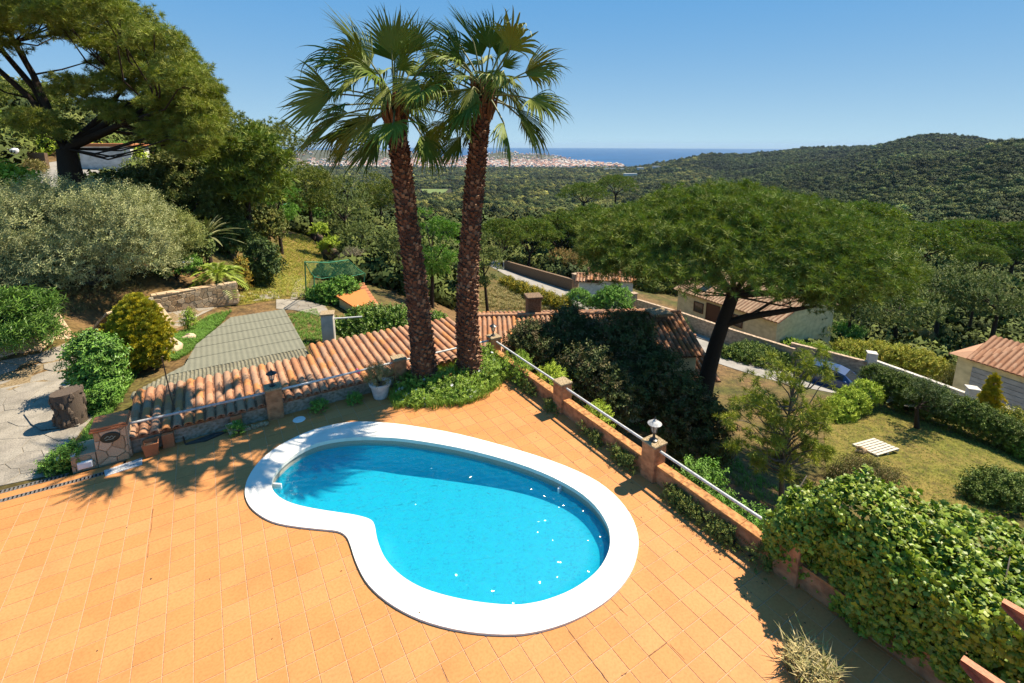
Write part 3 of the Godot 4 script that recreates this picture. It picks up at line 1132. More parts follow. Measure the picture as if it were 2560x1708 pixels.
func town() -> void:
	# a block with a low roof, shared by all; ten wall tones
	var shapes := []
	for v in 3:
		var w := mb()
		var s: Vector3 = [Vector3(1, 1, 1), Vector3(1.5, .8, 1), Vector3(.8, 1.35, .9)][v]
		w.box(Transform3D(Basis(), up * s.y * 0.5), s)
		var ro := mb()
		var h := s * 0.5
		var y := s.y
		var rh := 0.22
		ro.quad(Vector3(-h.x - .05, y, h.z + .05), Vector3(h.x + .05, y, h.z + .05), Vector3(h.x + .05, y + rh, 0), Vector3(-h.x - .05, y + rh, 0))
		ro.quad(Vector3(h.x + .05, y, -h.z - .05), Vector3(-h.x - .05, y, -h.z - .05), Vector3(-h.x - .05, y + rh, 0), Vector3(h.x + .05, y + rh, 0))
		ro.tri(Vector3(-h.x, y, -h.z), Vector3(-h.x, y, h.z), Vector3(-h.x, y + rh, 0))
		ro.tri(Vector3(h.x, y, h.z), Vector3(h.x, y, -h.z), Vector3(h.x, y + rh, 0))
		shapes.append([w.mesh(), ro.mesh()])
	mat("block_wall", Color.WHITE, 0.9, {"vc": 1})
	var walls := [mat("block0", lin(.62, .58, .52), .9), mat("block1", lin(.55, .45, .36), .9), mat("block2", lin(.66, .63, .60), .9), mat("block3", lin(.50, .38, .30), .9)]
	var roofs := [mat("blockroof0", lin(.42, .22, .15), .9), mat("blockroof1", lin(.36, .20, .15), .9), mat("blockroof2", lin(.5, .45, .4), .9)]
	var spots := []
	var rg := RandomNumberGenerator.new()
	rg.seed = 4
	for k in 5200:
		var f := rg.randf_range(2920.0, 4350.0)
		var px := rg.randf_range(700.0, 1560.0)
		var x := (px - 1280.0) / 1262.0 * f
		var y := coast(x, f)
		if y < -129.5:
			continue
		var hill := y + 128.5
		if px < 1000.0 and rg.randf() < 0.72:
			continue
		if rg.randf() < clampf(hill / 45.0, 0.0, 0.72):
			continue
		if px > 1440.0 and f < 3150.0 and rg.randf() < 0.6:
			continue
		spots.append([Vector3(x, y, -f), rg.randf_range(9.0, 17.0) * (0.8 if hill > 15 else 1.0), rg.randf_range(-0.5, 0.5), rg.randi()])
	spots.sort_custom(func(p, q): return p[0].z > q[0].z)
	var rest := [[], [], []]
	var rc := [[], [], []]
	var rr := [[], [], []]
	for i in spots.size():
		var q = spots[i]
		var v: int = q[3] % 3
		var x := Transform3D(Basis(up, q[2]).scaled(Vector3.ONE * q[1]), q[0] - up * 1.5)
		if i < 290:
			var o := thing("town_house", "small pale block of the coastal town far below beside the bay", "house", q[0], "houses of the coastal town")
			piece("wall", shapes[v][0], walls[(q[3] / 7) % 4], o, x)
			piece("roof", shapes[v][1], roofs[(q[3] / 31) % 3], o, x)
		else:
			rest[v].append(x)
			rc[v].append([Color(.62, .58, .52), Color(.55, .45, .36), Color(.68, .66, .63), Color(.5, .38, .3)][(q[3] / 7) % 4])
			rr[v].append([Color(.42, .22, .15), Color(.36, .2, .15), Color(.5, .45, .4)][(q[3] / 31) % 3])
	var t := thing("distant_town", "dense pale and pink town spread over the headland before the sea", "town", Vector3(0, -128, -3800))
	t.set_meta("kind", "stuff")
	for v in 3:
		many("walls", shapes[v][0], M.block_wall, rest[v], rc[v], t)
		many("roofs", shapes[v][1], M.block_wall, rest[v], rr[v], t)
	# church on the hill and warehouses in the plain
	var ch := mb()
	var cp := Vector3(-50, coast(-50, 4150), -4150)
	ch.box(Transform3D(Basis(), cp + Vector3(0, 12, 0)), Vector3(24, 26, 16))
	ch.box(Transform3D(Basis(), cp + Vector3(16, 18, 0)), Vector3(9, 42, 9))
	single("hill_church", ch, M.house_cream, "pale church with a tower on the headland hill above the town", "church")
	for q in [[1575, 452, 1750.0, 46.0, "long"], [1560, 434, 2300.0, 40.0, "small"], [1640, 435, 2000.0, 30.0, "far"], [1525, 430, 2500.0, 60.0, "low"], [1600, 441, 2050.0, 26.0, "narrow"]]:
		var w := mb()
		var p := far(q[0], q[1], q[2])
		p = Vector3(p.x, ground(p.x, p.z), p.z)
		w.box(Transform3D(Basis(up, 0.15), p + up * 8.0), Vector3(q[3], 13, 14))
		single("warehouse", w, M.house_white, "%s white warehouse among trees at the foot of the wooded ridge" % q[4], "warehouse", "white warehouses in the valley")
	# green field in the valley
	var fp := PackedVector2Array()
	for q in [[1052, 466], [1085, 463], [1120, 462], [1112, 468], [1060, 471]]:
		var p := far(q[0], q[1], 1150.0 if q[1] < 467 else 1050.0)
		fp.append(Vector2(p.x, p.z))
	var fm := drape(fp, 12.0, 3.0)
	struct("field", fm, M.field)
func woods() -> void:
	var xs := [[], [], [], [], []]
	var cs := [[], [], [], [], []]
	var rg := RandomNumberGenerator.new()
	rg.seed = 77
	var nz := FastNoiseLite.new()
	nz.seed = 9
	nz.frequency = 0.012
	var big := FastNoiseLite.new()
	big.seed = 19
	big.frequency = 0.004
	var pal := [Color(.046, .066, .020), Color(.058, .076, .022), Color(.036, .053, .019), Color(.082, .092, .027), Color(.030, .046, .018)]
	var f := 84.0
	while f < 3000.0:
		var s := clampf(2.5 + f * 0.0013, 2.7, 5.6)      # crown radius
		var t := -1.35
		while t < 1.3:
			t += s * rg.randf_range(1.1, 2.5) / f
			var ff := f + rg.randf_range(-0.8, 0.8) * s
			var x := t * ff
			if f > 2700.0 and t > -0.45 and t < 0.16 and rg.randf() < 0.75:
				continue
			var k := nz.get_noise_2d(x, ff)
			if k < -0.34 and f > 260.0 and t < 0.3:
				continue                                   # clearings
			var px := 1280.0 + t * 1262.0
			if f > 980.0 and f < 1200.0 and px > 1040 and px < 1128:
				continue
			var y := ground(x, -ff)
			if y < -130.0:
				continue
			var v := rg.randi() % 5
			var sc := s * rg.randf_range(.55, 1.35) * (1.6 if rg.randf() < .12 else 1.0)
			var stretch := rg.randf_range(.8, 1.2)
			xs[v].append(Transform3D(Basis(up, rg.randf() * TAU).scaled(Vector3(sc, sc * stretch, sc)), Vector3(x, y + sc * (0.1 if f > 200 else 0.5), -ff)))
			var c: Color = pal[rg.randi() % 5].lerp(pal[rg.randi() % 5], rg.randf()) * rg.randf_range(.6, 1.5)
			if k > 0.08 and t < 0.4:
				c = c.lerp(Color(.20, .19, .05), clampf((k - 0.08) * 3.2, 0.0, .85))
			if rg.randf() < .08:
				c = c * 1.7
			c = c * (1.0 + 1.1 * big.get_noise_2d(x, ff))
			cs[v].append(c)
		f += s * 1.5
	var road := [[-4, 66], [1.2, 54], [5.4, 45], [10.5, 38.5], [15.2, 33.6], [19.2, 29.3], [22.5, 27.0], [27, 25], [33, 23]]
	var lane_out := grown(px_poly(LANE), 1.3)
	var drive_out := grown(px_poly(UPPER), 1.5)
	f = 27.0
	while f < 92.0:
		var t := -1.2
		while t < 1.25:
			t += rg.randf_range(1.0, 2.6) / f
			var x := t * f + rg.randf_range(-.6, .6)
			var ff := f + rg.randf_range(-.8, .8)
			var near := false
			for k in road.size() - 1:
				var cp := Geometry2D.get_closest_point_to_segment(Vector2(x, ff), Vector2(road[k][0], road[k][1]), Vector2(road[k + 1][0], road[k + 1][1]))
				near = near or cp.distance_to(Vector2(x, ff)) < 4.6
			if near or (x > -4 and x < 9 and ff < 52) or (x > 5 and x < 20 and ff > 44 and ff < 56) or (x < -4 and ff < 31) or (x < -4 and ff < 56 and (Geometry2D.is_point_in_polygon(Vector2(x, -ff), lane_out) or Geometry2D.is_point_in_polygon(Vector2(x, -ff), drive_out))) or (x > 22 and ff < 36 and x > ff * .78) or (x > 10 and x < 24 and ff > 31 and ff < 49 and x - (ff - 31) * -.8 > 13 and x + ff * .55 < 42) or (x > 9 and ff < 31):
				continue
			var v := rg.randi() % 5
			var sc := rg.randf_range(.7, 2.0)
			xs[v].append(Transform3D(Basis(up, rg.randf() * TAU).scaled(Vector3(sc, sc * rg.randf_range(.7, 1.2), sc)), Vector3(x, ground(x, -ff) - .1, -ff)))
			cs[v].append(pal[rg.randi() % 5].lerp(Color(.15, .18, .04), rg.randf() * .6) * rg.randf_range(.8, 1.3))
		f += 1.3
	var w := thing("distant_forest", "dense wooded hills and valley stretching to the coast", "forest", Vector3(0, -60, -600))
	w.set_meta("kind", "stuff")
	var total := 0
	for v in 5:
		many("trees", L["tree%d" % v], M.forest, xs[v], cs[v], w)
		total += xs[v].size()
	print("woods ", total)

# ---------- terrace and pool ----------
var T := Transform3D(Basis(Vector3.UP, YAW), Vector3.ZERO)     # terrace frame: local (a, height, -b)
const OUTER := [[0.06, 9.84], [0.15, 10.27], [0.4, 10.74], [0.81, 11.11], [1.39, 11.35], [1.94, 11.38], [2.51, 11.22], [3.12, 10.8], [3.71, 10.24], [4.41, 9.45], [5.09, 8.48], [5.67, 7.51], [6.01, 6.7], [6.08, 6.1], [5.97, 5.53], [5.71, 5.07], [5.37, 4.77], [5.0, 4.57], [4.58, 4.45], [4.13, 4.42], [3.66, 4.47], [3.21, 4.6], [2.86, 4.78], [2.44, 5.09], [2.06, 5.47], [1.79, 5.85], [1.59, 6.26], [1.48, 6.65], [1.45, 7.08], [1.46, 7.44], [1.45, 7.68], [1.35, 7.88], [1.07, 8.11], [0.72, 8.4], [0.42, 8.71], [0.21, 9.08], [0.09, 9.44]]
const INNER := [[0.53, 9.78], [0.60, 10.07], [0.77, 10.33], [1.06, 10.58], [1.44, 10.74], [1.82, 10.73], [2.34, 10.55], [2.92, 10.19], [3.41, 9.78], [4.17, 8.97], [4.83, 8.08], [5.27, 7.30], [5.52, 6.58], [5.56, 6.02], [5.44, 5.56], [5.28, 5.31], [5.07, 5.11], [4.77, 4.95], [4.46, 4.87], [4.08, 4.85], [3.72, 4.90], [3.45, 4.98], [3.2, 5.10], [2.87, 5.34], [2.56, 5.62], [2.27, 5.94], [2.08, 6.23], [1.95, 6.54], [1.88, 6.86], [1.87, 7.13], [1.89, 7.39], [1.94, 7.70], [1.90, 7.88], [1.71, 8.11], [1.43, 8.37], [1.11, 8.67], [0.85, 8.95], [0.66, 9.23], [0.55, 9.52]]
func tp_poly(list: Array, n := 1) -> PackedVector2Array:
	var q := []
	for p in list:
		q.append(Vector2(p[0], -p[1]))
	return smooth(q, n) if n > 1 else PackedVector2Array(q)
func grown(poly: PackedVector2Array, d: float) -> PackedVector2Array:
	var g := Geometry2D.offset_polygon(poly, d, Geometry2D.JOIN_ROUND)
	return g[0]
func rect(a0: float, a1: float, b0: float, b1: float) -> PackedVector2Array:
	return PackedVector2Array([Vector2(a0, -b0), Vector2(a1, -b0), Vector2(a1, -b1), Vector2(a0, -b1)])
var outer := PackedVector2Array()
var inner := PackedVector2Array()
func terrace() -> void:
	outer = tp_poly(OUTER, 3)
	inner = tp_poly(INNER, 3)
	var mid := grown(inner, 0.25)
	var floor_poly := PackedVector2Array()
	for p in terrace_poly:
		var q := T.affine_inverse() * Vector3(p.x, 0, p.y)
		floor_poly.append(Vector2(q.x, q.z))
	var slab := mb()
	for half in [rect(-14, 3.1, -6, 14), rect(3.1, 9, -6, 14)]:
		for g in Geometry2D.intersect_polygons(floor_poly, half):
			for h in Geometry2D.clip_polygons(g, mid):
				slab.prism(T, h, -0.35, -0.006)
	var fl := struct("terrace_floor", slab, M.grout)
	var s := 0.33917
	var tile := mb()
	tile.box(Transform3D(Basis(), Vector3(0, -0.015, 0)), Vector3(s - 0.0115, 0.03, s - 0.0115), 0.002)
	var tm := tile.mesh()
	var spots := []
	var cut := mb()
	for i in range(-37, 24):
		for j in range(-36, 16):
			var a := -0.0708 + (i + 0.5) * s
			var b := 7.9635 + (j + 0.5) * s
			var c := Vector2(a, -b)
			if Geometry2D.is_point_in_polygon(c, mid):
				continue
			var sq := rect(a - s * .5 + .0035, a + s * .5 - .0035, b - s * .5 + .0035, b + s * .5 - .0035)
			var whole := true
			for p in sq:
				whole = whole and Geometry2D.is_point_in_polygon(p, floor_poly)
			if whole:
				spots.append(T * Vector3(a, r(-.0008, .0008), -b))
			elif b > 3.0 or a > 6.0:
				for g in Geometry2D.intersect_polygons(sq, floor_poly):
					if absf(area(g)) > 0.004:
						cut.prism(T, g, -0.03, 0.0)
	var seen := []
	var other := []
	for p in spots:
		var d: Vector3 = p - Vector3(0, EYE, 0)
		var fr: float = -d.z
		var u: float = absf(d.x) / maxf(fr, 0.01)
		var q = T.affine_inverse() * p
		var hidden := Geometry2D.is_point_in_polygon(Vector2(q.x, q.z), outer)
		if u < 1.03 and fr > 5.05 and not hidden:
			seen.append(p)
		else:
			other.append(p)
	seen.sort_custom(func(p, q): return p.distance_squared_to(Vector3(0, EYE, 0)) < q.distance_squared_to(Vector3(0, EYE, 0)))
	var xs := []
	var cs := []
	var tones := [Color(0.500, 0.225, 0.081), Color(0.512, 0.238, 0.088), Color(0.490, 0.217, 0.075), Color(0.508, 0.240, 0.092), Color(0.502, 0.223, 0.078)]
	for k in seen.size():
		var x := Transform3D(T.basis * Basis(Vector3(r(-1, 1), 0, r(-1, 1)).normalized(), r(-.003, .003)), seen[k])
		if k < 300:
			piece("tile", tm, M["tile%d" % (rng.randi() % 5)], fl, x)
		else:
			xs.append(x)
			cs.append(tones[rng.randi() % 5])
	for p in other:
		xs.append(Transform3D(T.basis, p))
		cs.append(tones[rng.randi() % 5])
	many("tile_field", tm, M.tile_mm, xs, cs, fl)
	var ct := part("cut_tiles", cut, M.tile2, fl)
	ct.set_meta("kind", "stuff")
	# open joints and cracks in the paving
	var crk := mb()
	for q in [[1622, 1641, 1668, 1607], [1553, 1690, 1567, 1682], [1421, 1577, 1470, 1640], [1470, 1640, 1522, 1706], [1676, 1612, 1712, 1650], [383, 1272, 374, 1345], [372, 1360, 368, 1396], [1104, 1672, 1120, 1706], [1512, 1482, 1570, 1541]]:
		var p0 := level(q[0], q[1], 0.0)
		var p1 := level(q[2], q[3], 0.0)
		var sd := (p1 - p0).cross(up).normalized()
		var prev := p0
		for k in 6:
			var nx := p0.lerp(p1, (k + 1) / 6.0) + sd * r(-.006, .006)
			var w := sd * r(.0015, .0045)
			crk.quad(prev + w + up * .0015, nx + w + up * .0015, nx - w + up * .0015, prev - w + up * .0015)
			prev = nx
	part("cracks", crk, M.wood_brown, fl).set_meta("kind", "stuff")
	print("tiles seen ", seen.size())

func pool() -> void:
	var t := thing("swimming_pool", "kidney shaped swimming pool with a broad white rim and bright blue water", "swimming pool", T * Vector3(3.2, 0, -7.6))
	# rim: white painted pieces between the cuts
	var c := Vector2(3.2, -7.6)
	var cuts := [Vector2(3.86, -4.6), Vector2(6.0, -6.9), Vector2(4.9, -9.05), Vector2(2.3, -11.2), Vector2(0.2, -9.9), Vector2(1.5, -7.75), Vector2(1.7, -6.0)]
	for k in cuts.size():
		var p: Vector2 = c + (cuts[k] - c).normalized() * 9.0
		var q: Vector2 = c + (cuts[(k + 1) % cuts.size()] - c).normalized() * 9.0
		var m := mb()
		for g in Geometry2D.intersect_polygons(outer, PackedVector2Array([c, p, q])):
			for h in Geometry2D.clip_polygons(g, inner):
				for o in Geometry2D.offset_polygon(h, -0.0025):
					m.prism(T, o, -0.045, 0.035, 0.012)
		part("rim_piece", m, M.white_paint, t)
	# basin
	var wall := grown(inner, 0.025)
	var band := mb()
	var blue := mb()
	var n := wall.size()
	if MB.signed(wall) < 0:
		wall.reverse()
	# inward normals, then rings: an upright band, then a coved wall down to a sloping floor
	var inn := PackedVector2Array()
	for k in n:
		var d := (wall[(k + 2) % n] - wall[(k - 2 + n) % n]).normalized()
		inn.append(Vector2(-d.y, d.x))
	var rings := []
	for q in [[0.0, -.03, 0.0], [0.0, -.19, 0.0], [.03, 0.0, .40], [.10, 0.0, .70], [.22, 0.0, .90], [.40, 0.0, 1.0]]:
		var ring := PackedVector3Array()
		for k in n:
			var p := wall[k] + inn[k] * float(q[0])
			var bottom := -lerpf(.29, .66, smoothstep(5.8, 10.0, -p.y))
			ring.append(T * Vector3(p.x, float(q[1]) if q[2] == 0.0 else lerpf(-.19, bottom, q[2]), p.y))
		rings.append(ring)
	for j in rings.size() - 1:
		var tgt: MB = band if j == 0 else blue
		for k in n:
			var k2 := (k + 1) % n
			var na := T.basis * Vector3(inn[k].x, 0, inn[k].y)
			var nb := T.basis * Vector3(inn[k2].x, 0, inn[k2].y)
			var u0 := [0.0, 0.0, .15, .45, .8, 1.0][j] as float
			var u1 := [0.0, .1, .15, .45, .8, 1.0][j + 1] as float
			tgt.quadn(rings[j][k2], rings[j][k], rings[j + 1][k], rings[j + 1][k2], nb.lerp(up, u0).normalized(), na.lerp(up, u0).normalized(), na.lerp(up, u1).normalized(), nb.lerp(up, u1).normalized())
	var flat := PackedVector2Array()
	for k in n:
		flat.append(wall[k] + inn[k] * .40)
	var ix := Geometry2D.triangulate_polygon(flat)
	for k in range(0, ix.size(), 3):
		var a: Vector3 = rings[5][ix[k]]
		var b: Vector3 = rings[5][ix[k + 1]]
		var d: Vector3 = rings[5][ix[k + 2]]
		if (b - a).cross(d - a).y > 0:
			blue.trin(a, b, d, up, up, up)
		else:
			blue.trin(a, d, b, up, up, up)
	part("waterline_band", band, M.pool_band, t)
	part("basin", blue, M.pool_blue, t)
	var sk := mb()
	for q in [[0.62, 9.95, 0.9], [5.45, 6.9, -1.2]]:
		sk.box(Transform3D(Basis(up, YAW + q[2]), T * Vector3(q[0], -0.14, -q[1])), Vector3(0.04, 0.13, 0.22), 0.01)
	part("skimmer_mouth", sk, M.plastic_white, t)
	# water: small wind ripples
	var w := mb()
	var n1 := FastNoiseLite.new()
	n1.seed = 2
	n1.frequency = 2.4
	n1.fractal_octaves = 3
	n1.domain_warp_enabled = true
	n1.domain_warp_amplitude = 0.6
	var hh := func(x: float, y: float) -> float: return n1.get_noise_2d(x * 0.8 + y * 0.5, (y - x * 0.4) * 2.2) * 0.026
	var step := 0.05
	for j in range(-218, -90):
		for i in range(9, 114):
			var p := Vector2(i, j) * step
			var cell := PackedVector2Array([p, p + Vector2(step, 0), p + Vector2(step, step), p + Vector2(0, step)])
			var inside := 0
			for q in cell:
				inside += 1 if Geometry2D.is_point_in_polygon(q, wall) else 0
			if inside == 0:
				continue
			var polys := [cell] if inside == 4 else Geometry2D.intersect_polygons(cell, wall)
			for g in polys:
				for k in range(1, g.size() - 1):
					var tri := [g[0], g[k], g[k + 1]]
					if (tri[1] - tri[0]).cross(tri[2] - tri[0]) > 0:
						tri = [g[0], g[k + 1], g[k]]
					var pp := []
					var nn := []
					for q in tri:
						var h: float = hh.call(q.x, q.y)
						pp.append(T * Vector3(q.x, -0.15 + h, q.y))
						nn.append(T.basis * Vector3(h - hh.call(q.x + .01, q.y), .01, h - hh.call(q.x, q.y + .01)).normalized())
					w.trin(pp[0], pp[1], pp[2], nn[0], nn[1], nn[2])
	var wm := StandardMaterial3D.new()
	wm.resource_name = "pool_water"
	wm.albedo_color = Color(0.0, 0.62, 0.80, 0.14)
	wm.roughness = 0.06
	wm.metallic_specular = 0.5
	wm.transparency = BaseMaterial3D.TRANSPARENCY_ALPHA
	part("water", w, wm, t)

# ---------- walls, pillars, rails ----------
func bxf(a: float, b: float, y: float) -> Transform3D:
	return Transform3D(T.basis, ab(a, b, y))
func pillar(label: String, a0: float, a1: float, b0: float, b1: float, h: float, m: Material) -> Node3D:
	var t := thing("wall_pillar", label, "pillar", ab((a0 + a1) / 2, (b0 + b1) / 2), "pillars of the terrace wall")
	var s := mb()
	s.box(bxf((a0 + a1) / 2, (b0 + b1) / 2, h * 0.5 - 0.06), Vector3(a1 - a0, h + 0.04, b1 - b0), 0.012)
	part("shaft", s, m, t)
	var c := mb()
	c.box(bxf((a0 + a1) / 2, (b0 + b1) / 2, h - 0.015), Vector3(a1 - a0 + 0.03, 0.05, b1 - b0 + 0.03), 0.01)
	part("cap", c, M.cap_stone, t)
	return t
func lantern(label: String, p: Vector3, tall: float, capm: Material) -> void:
	var t := thing("post_lantern", label, "lantern", p, "lanterns on the terrace pillars")
	var k := tall / 0.50
	var b := mb()
	b.lathe(p, [Vector2(0, 0), Vector2(.085, 0), Vector2(.085, .02), Vector2(.05, .035), Vector2(.03, .07), Vector2(.022, .12), Vector2(.03, .15), Vector2(.05, .17), Vector2(.0, .18)].map(func(v): return v * k), 14)
	part("base", b, M.iron_black, t)
	var f := mb()
	for i in 6:
		var d := Vector3(cos(TAU * i / 6), 0, sin(TAU * i / 6))
		f.tube([p + (d * .05 + up * .17) * k, p + (d * .095 + up * .36) * k], [.007 * k, .007 * k], 5)
	part("frame", f, M.iron_black, t)
	var g := mb()
	g.lathe(p, [Vector2(.045, .175), Vector2(.088, .355)].map(func(v): return v * k), 6)
	part("glass", g, M.lamp_glass, t)
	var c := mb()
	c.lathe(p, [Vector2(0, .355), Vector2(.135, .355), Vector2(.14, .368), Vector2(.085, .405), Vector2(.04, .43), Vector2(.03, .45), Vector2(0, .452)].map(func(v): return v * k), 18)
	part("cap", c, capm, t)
	var n := mb()
	n.lathe(p, [Vector2(0, .445), Vector2(.014, .455), Vector2(.018, .47), Vector2(.01, .485), Vector2(.012, .50), Vector2(0, .53)].map(func(v): return v * k), 8)
	part("finial", n, M.iron_black, t)
func rail(label: String, p: Vector3, q: Vector3, m: Material, rad := 0.028, group := "rails above the terrace walls") -> void:
	var s := mb()
	s.tube([p, p.lerp(q, 0.5) - up * 0.006, q], [rad, rad, rad], 10)
	single("handrail", s, m, label, "handrail", group)
func low_wall(label: String, a0: float, a1: float, b0: float, b1: float, h: float, body: Material, cap: Material, depth := -2.6) -> Node3D:
	var t := thing("low_wall", label, "wall", ab((a0 + a1) / 2, (b0 + b1) / 2), "low walls round the terrace")
	var s := mb()
	s.box(bxf((a0 + a1) / 2, (b0 + b1) / 2, (h - .04 + depth) / 2), Vector3(a1 - a0, h - .04 - depth, b1 - b0))
	part("body", s, body, t)
	# cap of slabs laid end to end
	var along := (b1 - b0) > (a1 - a0)
	var n := int(maxf(1.0, roundf(maxf(b1 - b0, a1 - a0) / 0.62)))
	for k in n:
		var u := (k + 0.5) / n
		var c := mb()
		var x := bxf(lerpf(a0, a1, u) if not along else (a0 + a1) / 2, lerpf(b0, b1, u) if along else (b0 + b1) / 2, h - 0.018 + r(-.002, .002))
		c.box(x, Vector3((a1 - a0) + .03 if along else (a1 - a0) / n - .004, .04, (b1 - b0) / n - .004 if along else (b1 - b0) + .03), .007)
		part("cap_slab", c, cap, t)
	return t
func right_wall() -> void:
	# retaining wall under the terrace edge
	var rt := mb()
	rt.box(bxf(7.22, 4.2, -1.75), Vector3(0.12, 2.8, 16.6))
	rt.box(bxf(2.6, 12.46, -1.75), Vector3(9.3, 2.8, 0.12))
	single("retaining_wall", rt, M.concrete, "plain grey retaining wall under the edge of the tiled terrace", "wall")
	pillar("rendered pillar with a lichen cap between the lantern pillar and the palms", 6.96, 7.30, 8.9, 9.24, 0.80, M.render_pink)
	pillar("rendered pillar with a lantern with painted sun glare on top beside the pool", 6.96, 7.30, 5.9, 6.24, 0.80, M.render_pink)
	pillar("rendered pillar half wrapped by the leafy vine", 7.0, 7.36, 3.1, 3.48, 0.78, M.render_pink)
	pillar("corner pillar with a small lantern behind the right palm", 6.96, 7.30, 12.38, 12.72, 0.80, M.render_pink)
	low_wall("low rendered wall between the corner pillar and the plain pillar", 7.04, 7.22, 9.24, 12.38, 0.38, M.render_pink, M.wall_cap)
	low_wall("low rendered wall between the plain pillar and the lantern pillar", 7.04, 7.22, 6.24, 8.9, 0.38, M.render_pink, M.wall_cap)
	low_wall("low rendered wall between the lantern pillar and the vine", 7.05, 7.23, 3.48, 5.9, 0.38, M.render_pink, M.wall_cap)
	low_wall("low rendered wall hidden under the leafy vine", 7.10, 7.28, -2.0, 3.1, 0.38, M.render_pink, M.wall_cap)
	rail("white metal rail from the corner pillar to the plain pillar", ab(7.13, 12.4, .67), ab(7.13, 9.2, .67), M.metal_white)
	rail("white metal rail from the plain pillar to the lantern pillar", ab(7.13, 8.92, .67), ab(7.13, 6.2, .67), M.metal_white)
	rail("white metal rail from the lantern pillar to the vine", ab(7.13, 5.92, .66), ab(7.14, 3.46, .66), M.metal_white)
	lantern("black lantern with sun glare painted on its cap on the pillar beside the pool", ab(7.12, 6.08, .815), 0.50, M.metal_grey)  # pale cap colour stands for sun glare on a black lantern
	lantern("small lantern on the corner pillar behind the palm trunk", ab(7.12, 12.56, .815), 0.42, M.iron_black)
func back_wall() -> void:
	pillar("rendered pillar with a black lantern in front of the clay tiles", .74, 1.10, 12.38, 12.72, 0.80, M.render_pink)
	pillar("short rendered pillar behind the white flower pot", 3.92, 4.27, 12.4, 12.74, 0.80, M.render_pink)
	lantern("black lantern on the pillar in front of the clay roof tiles", ab(.92, 12.56, .815), 0.44, M.iron_black)
	low_wall("low wall under the clay tiles left of the black lantern", -1.9, .74, 12.5, 12.72, .36, M.concrete, M.wall_cap)
	low_wall("low wall under the clay tiles between two pillars", 1.10, 3.92, 12.5, 12.72, .36, M.concrete, M.wall_cap)
	low_wall("low wall behind the palms and the planting bed", 4.27, 6.96, 12.5, 12.72, .36, M.render_pink, M.wall_cap)
	rail("grey rail over the tiles from the stone pillar to the black lantern", ab(-1.95, 12.62, .66), ab(.76, 12.55, .67), M.metal_grey)
	rail("grey rail over the tiles between the black lantern and the flower pot", ab(1.08, 12.55, .67), ab(3.94, 12.57, .68), M.metal_white)
	rail("pale rail behind the two palm trunks", ab(4.25, 12.57, .68), ab(6.98, 12.57, .68), M.metal_white)
	# stone pillar with plaque, and the low stone block beside it
	var t := thing("stone_pillar", "stone clad pillar with a clay top and a dark oval plaque", "pillar", ab(-2.2, 12.6))
	var s := mb()
	s.box(bxf(-2.2, 12.62, .32), Vector3(.54, .96, .54))
	part("core", s, M.mortar, t)
	stones(t, ab(-2.47, 12.35), A, -B, PackedVector2Array([Vector2(0, 0), Vector2(.54, 0), Vector2(.54, .76), Vector2(0, .76)]), .21, .007, .035, 31)
	stones(t, ab(-1.93, 12.35), B, A, PackedVector2Array([Vector2(0, 0), Vector2(.54, 0), Vector2(.54, .76), Vector2(0, .76)]), .21, .007, .03, 32)
	var c := mb()
	c.box(bxf(-2.2, 12.6, .80), Vector3(.64, .035, .64), .006)
	c.box(bxf(-2.2, 12.6, .84), Vector3(.60, .05, .60), .012)
	part("clay_top", c, M.terracotta, t)
	var pl := mb()
	var pb := Basis(A, -B, A.cross(-B))
	var oval := PackedVector2Array()
	for k in 26:
		oval.append(Vector2(cos(TAU * k / 26) * .165, sin(TAU * k / 26) * .115))
	pl.prism(Transform3D(pb, ab(-2.2, 12.31, .60)), oval, -.02, .018, .012)
	var plaque := part("plaque", pl, M.plaque, t)
	var mk := mb()
	for q in [[-.07, .02, .05, .6], [-.03, .035, .04, -.5], [.0, .01, .045, .7], [.035, .03, .04, -.6], [.07, .0, .05, .5], [-.05, -.03, .06, .1], [.02, -.035, .07, .1]]:
		mk.box(Transform3D(pb * Basis(Vector3.UP, q[3]), ab(-2.2 + q[0], 12.288, .60 + q[1])), Vector3(q[2], .006, .011))
	part("relief_marks", mk, M.plaque_letter, plaque)
	var w := thing("stone_block_wall", "low stone clad block left of the plaque pillar", "wall", ab(-2.68, 12.6))
	var wc := mb()
	wc.box(bxf(-2.68, 12.66, .09), Vector3(.40, .50, .6))
	part("core", wc, M.mortar, w)
	stones(w, ab(-2.88, 12.36), A, -B, PackedVector2Array([Vector2(0, 0), Vector2(.4, 0), Vector2(.4, .32), Vector2(0, .32)]), .15, .006, .03, 33)
	var mbx := thing("meter_box", "small white plastic box fixed to the low stone block", "box", ab(-2.66, 12.3))
	var bb := mb()
	bb.box(bxf(-2.66, 12.30, .14), Vector3(.24, .15, .07), .012)
	part("housing", bb, M.plastic_white, mbx)
	var lid := mb()
	lid.box(bxf(-2.66, 12.262, .145), Vector3(.21, .11, .012), .004)
	part("lid", lid, M.plastic_white, mbx)
# irregular stones on an upright face; poly is (along, height)
func stones(parent: Node3D, o: Vector3, along: Vector3, out: Vector3, poly: PackedVector2Array, cell: float, joint: float, thick: float, seed_: int, stretch := 1.35, names := "stone", mats := "stone") -> void:
	var x := Transform3D(Basis(along, out, along.cross(out)), o)
	var sgn := signf(x.basis.z.y)
	var flip := PackedVector2Array()
	for p in poly:
		flip.append(Vector2(p.x, p.y * sgn))
	for g in crazy(flip, cell, joint, seed_, 0.4, stretch):
		var m := mb()
		m.prism(x, g, -.02, thick * r(.6, 1.2), minf(.012, thick * .4))
		part(names, m, M[mats + str(rng.randi() % 4)], parent)

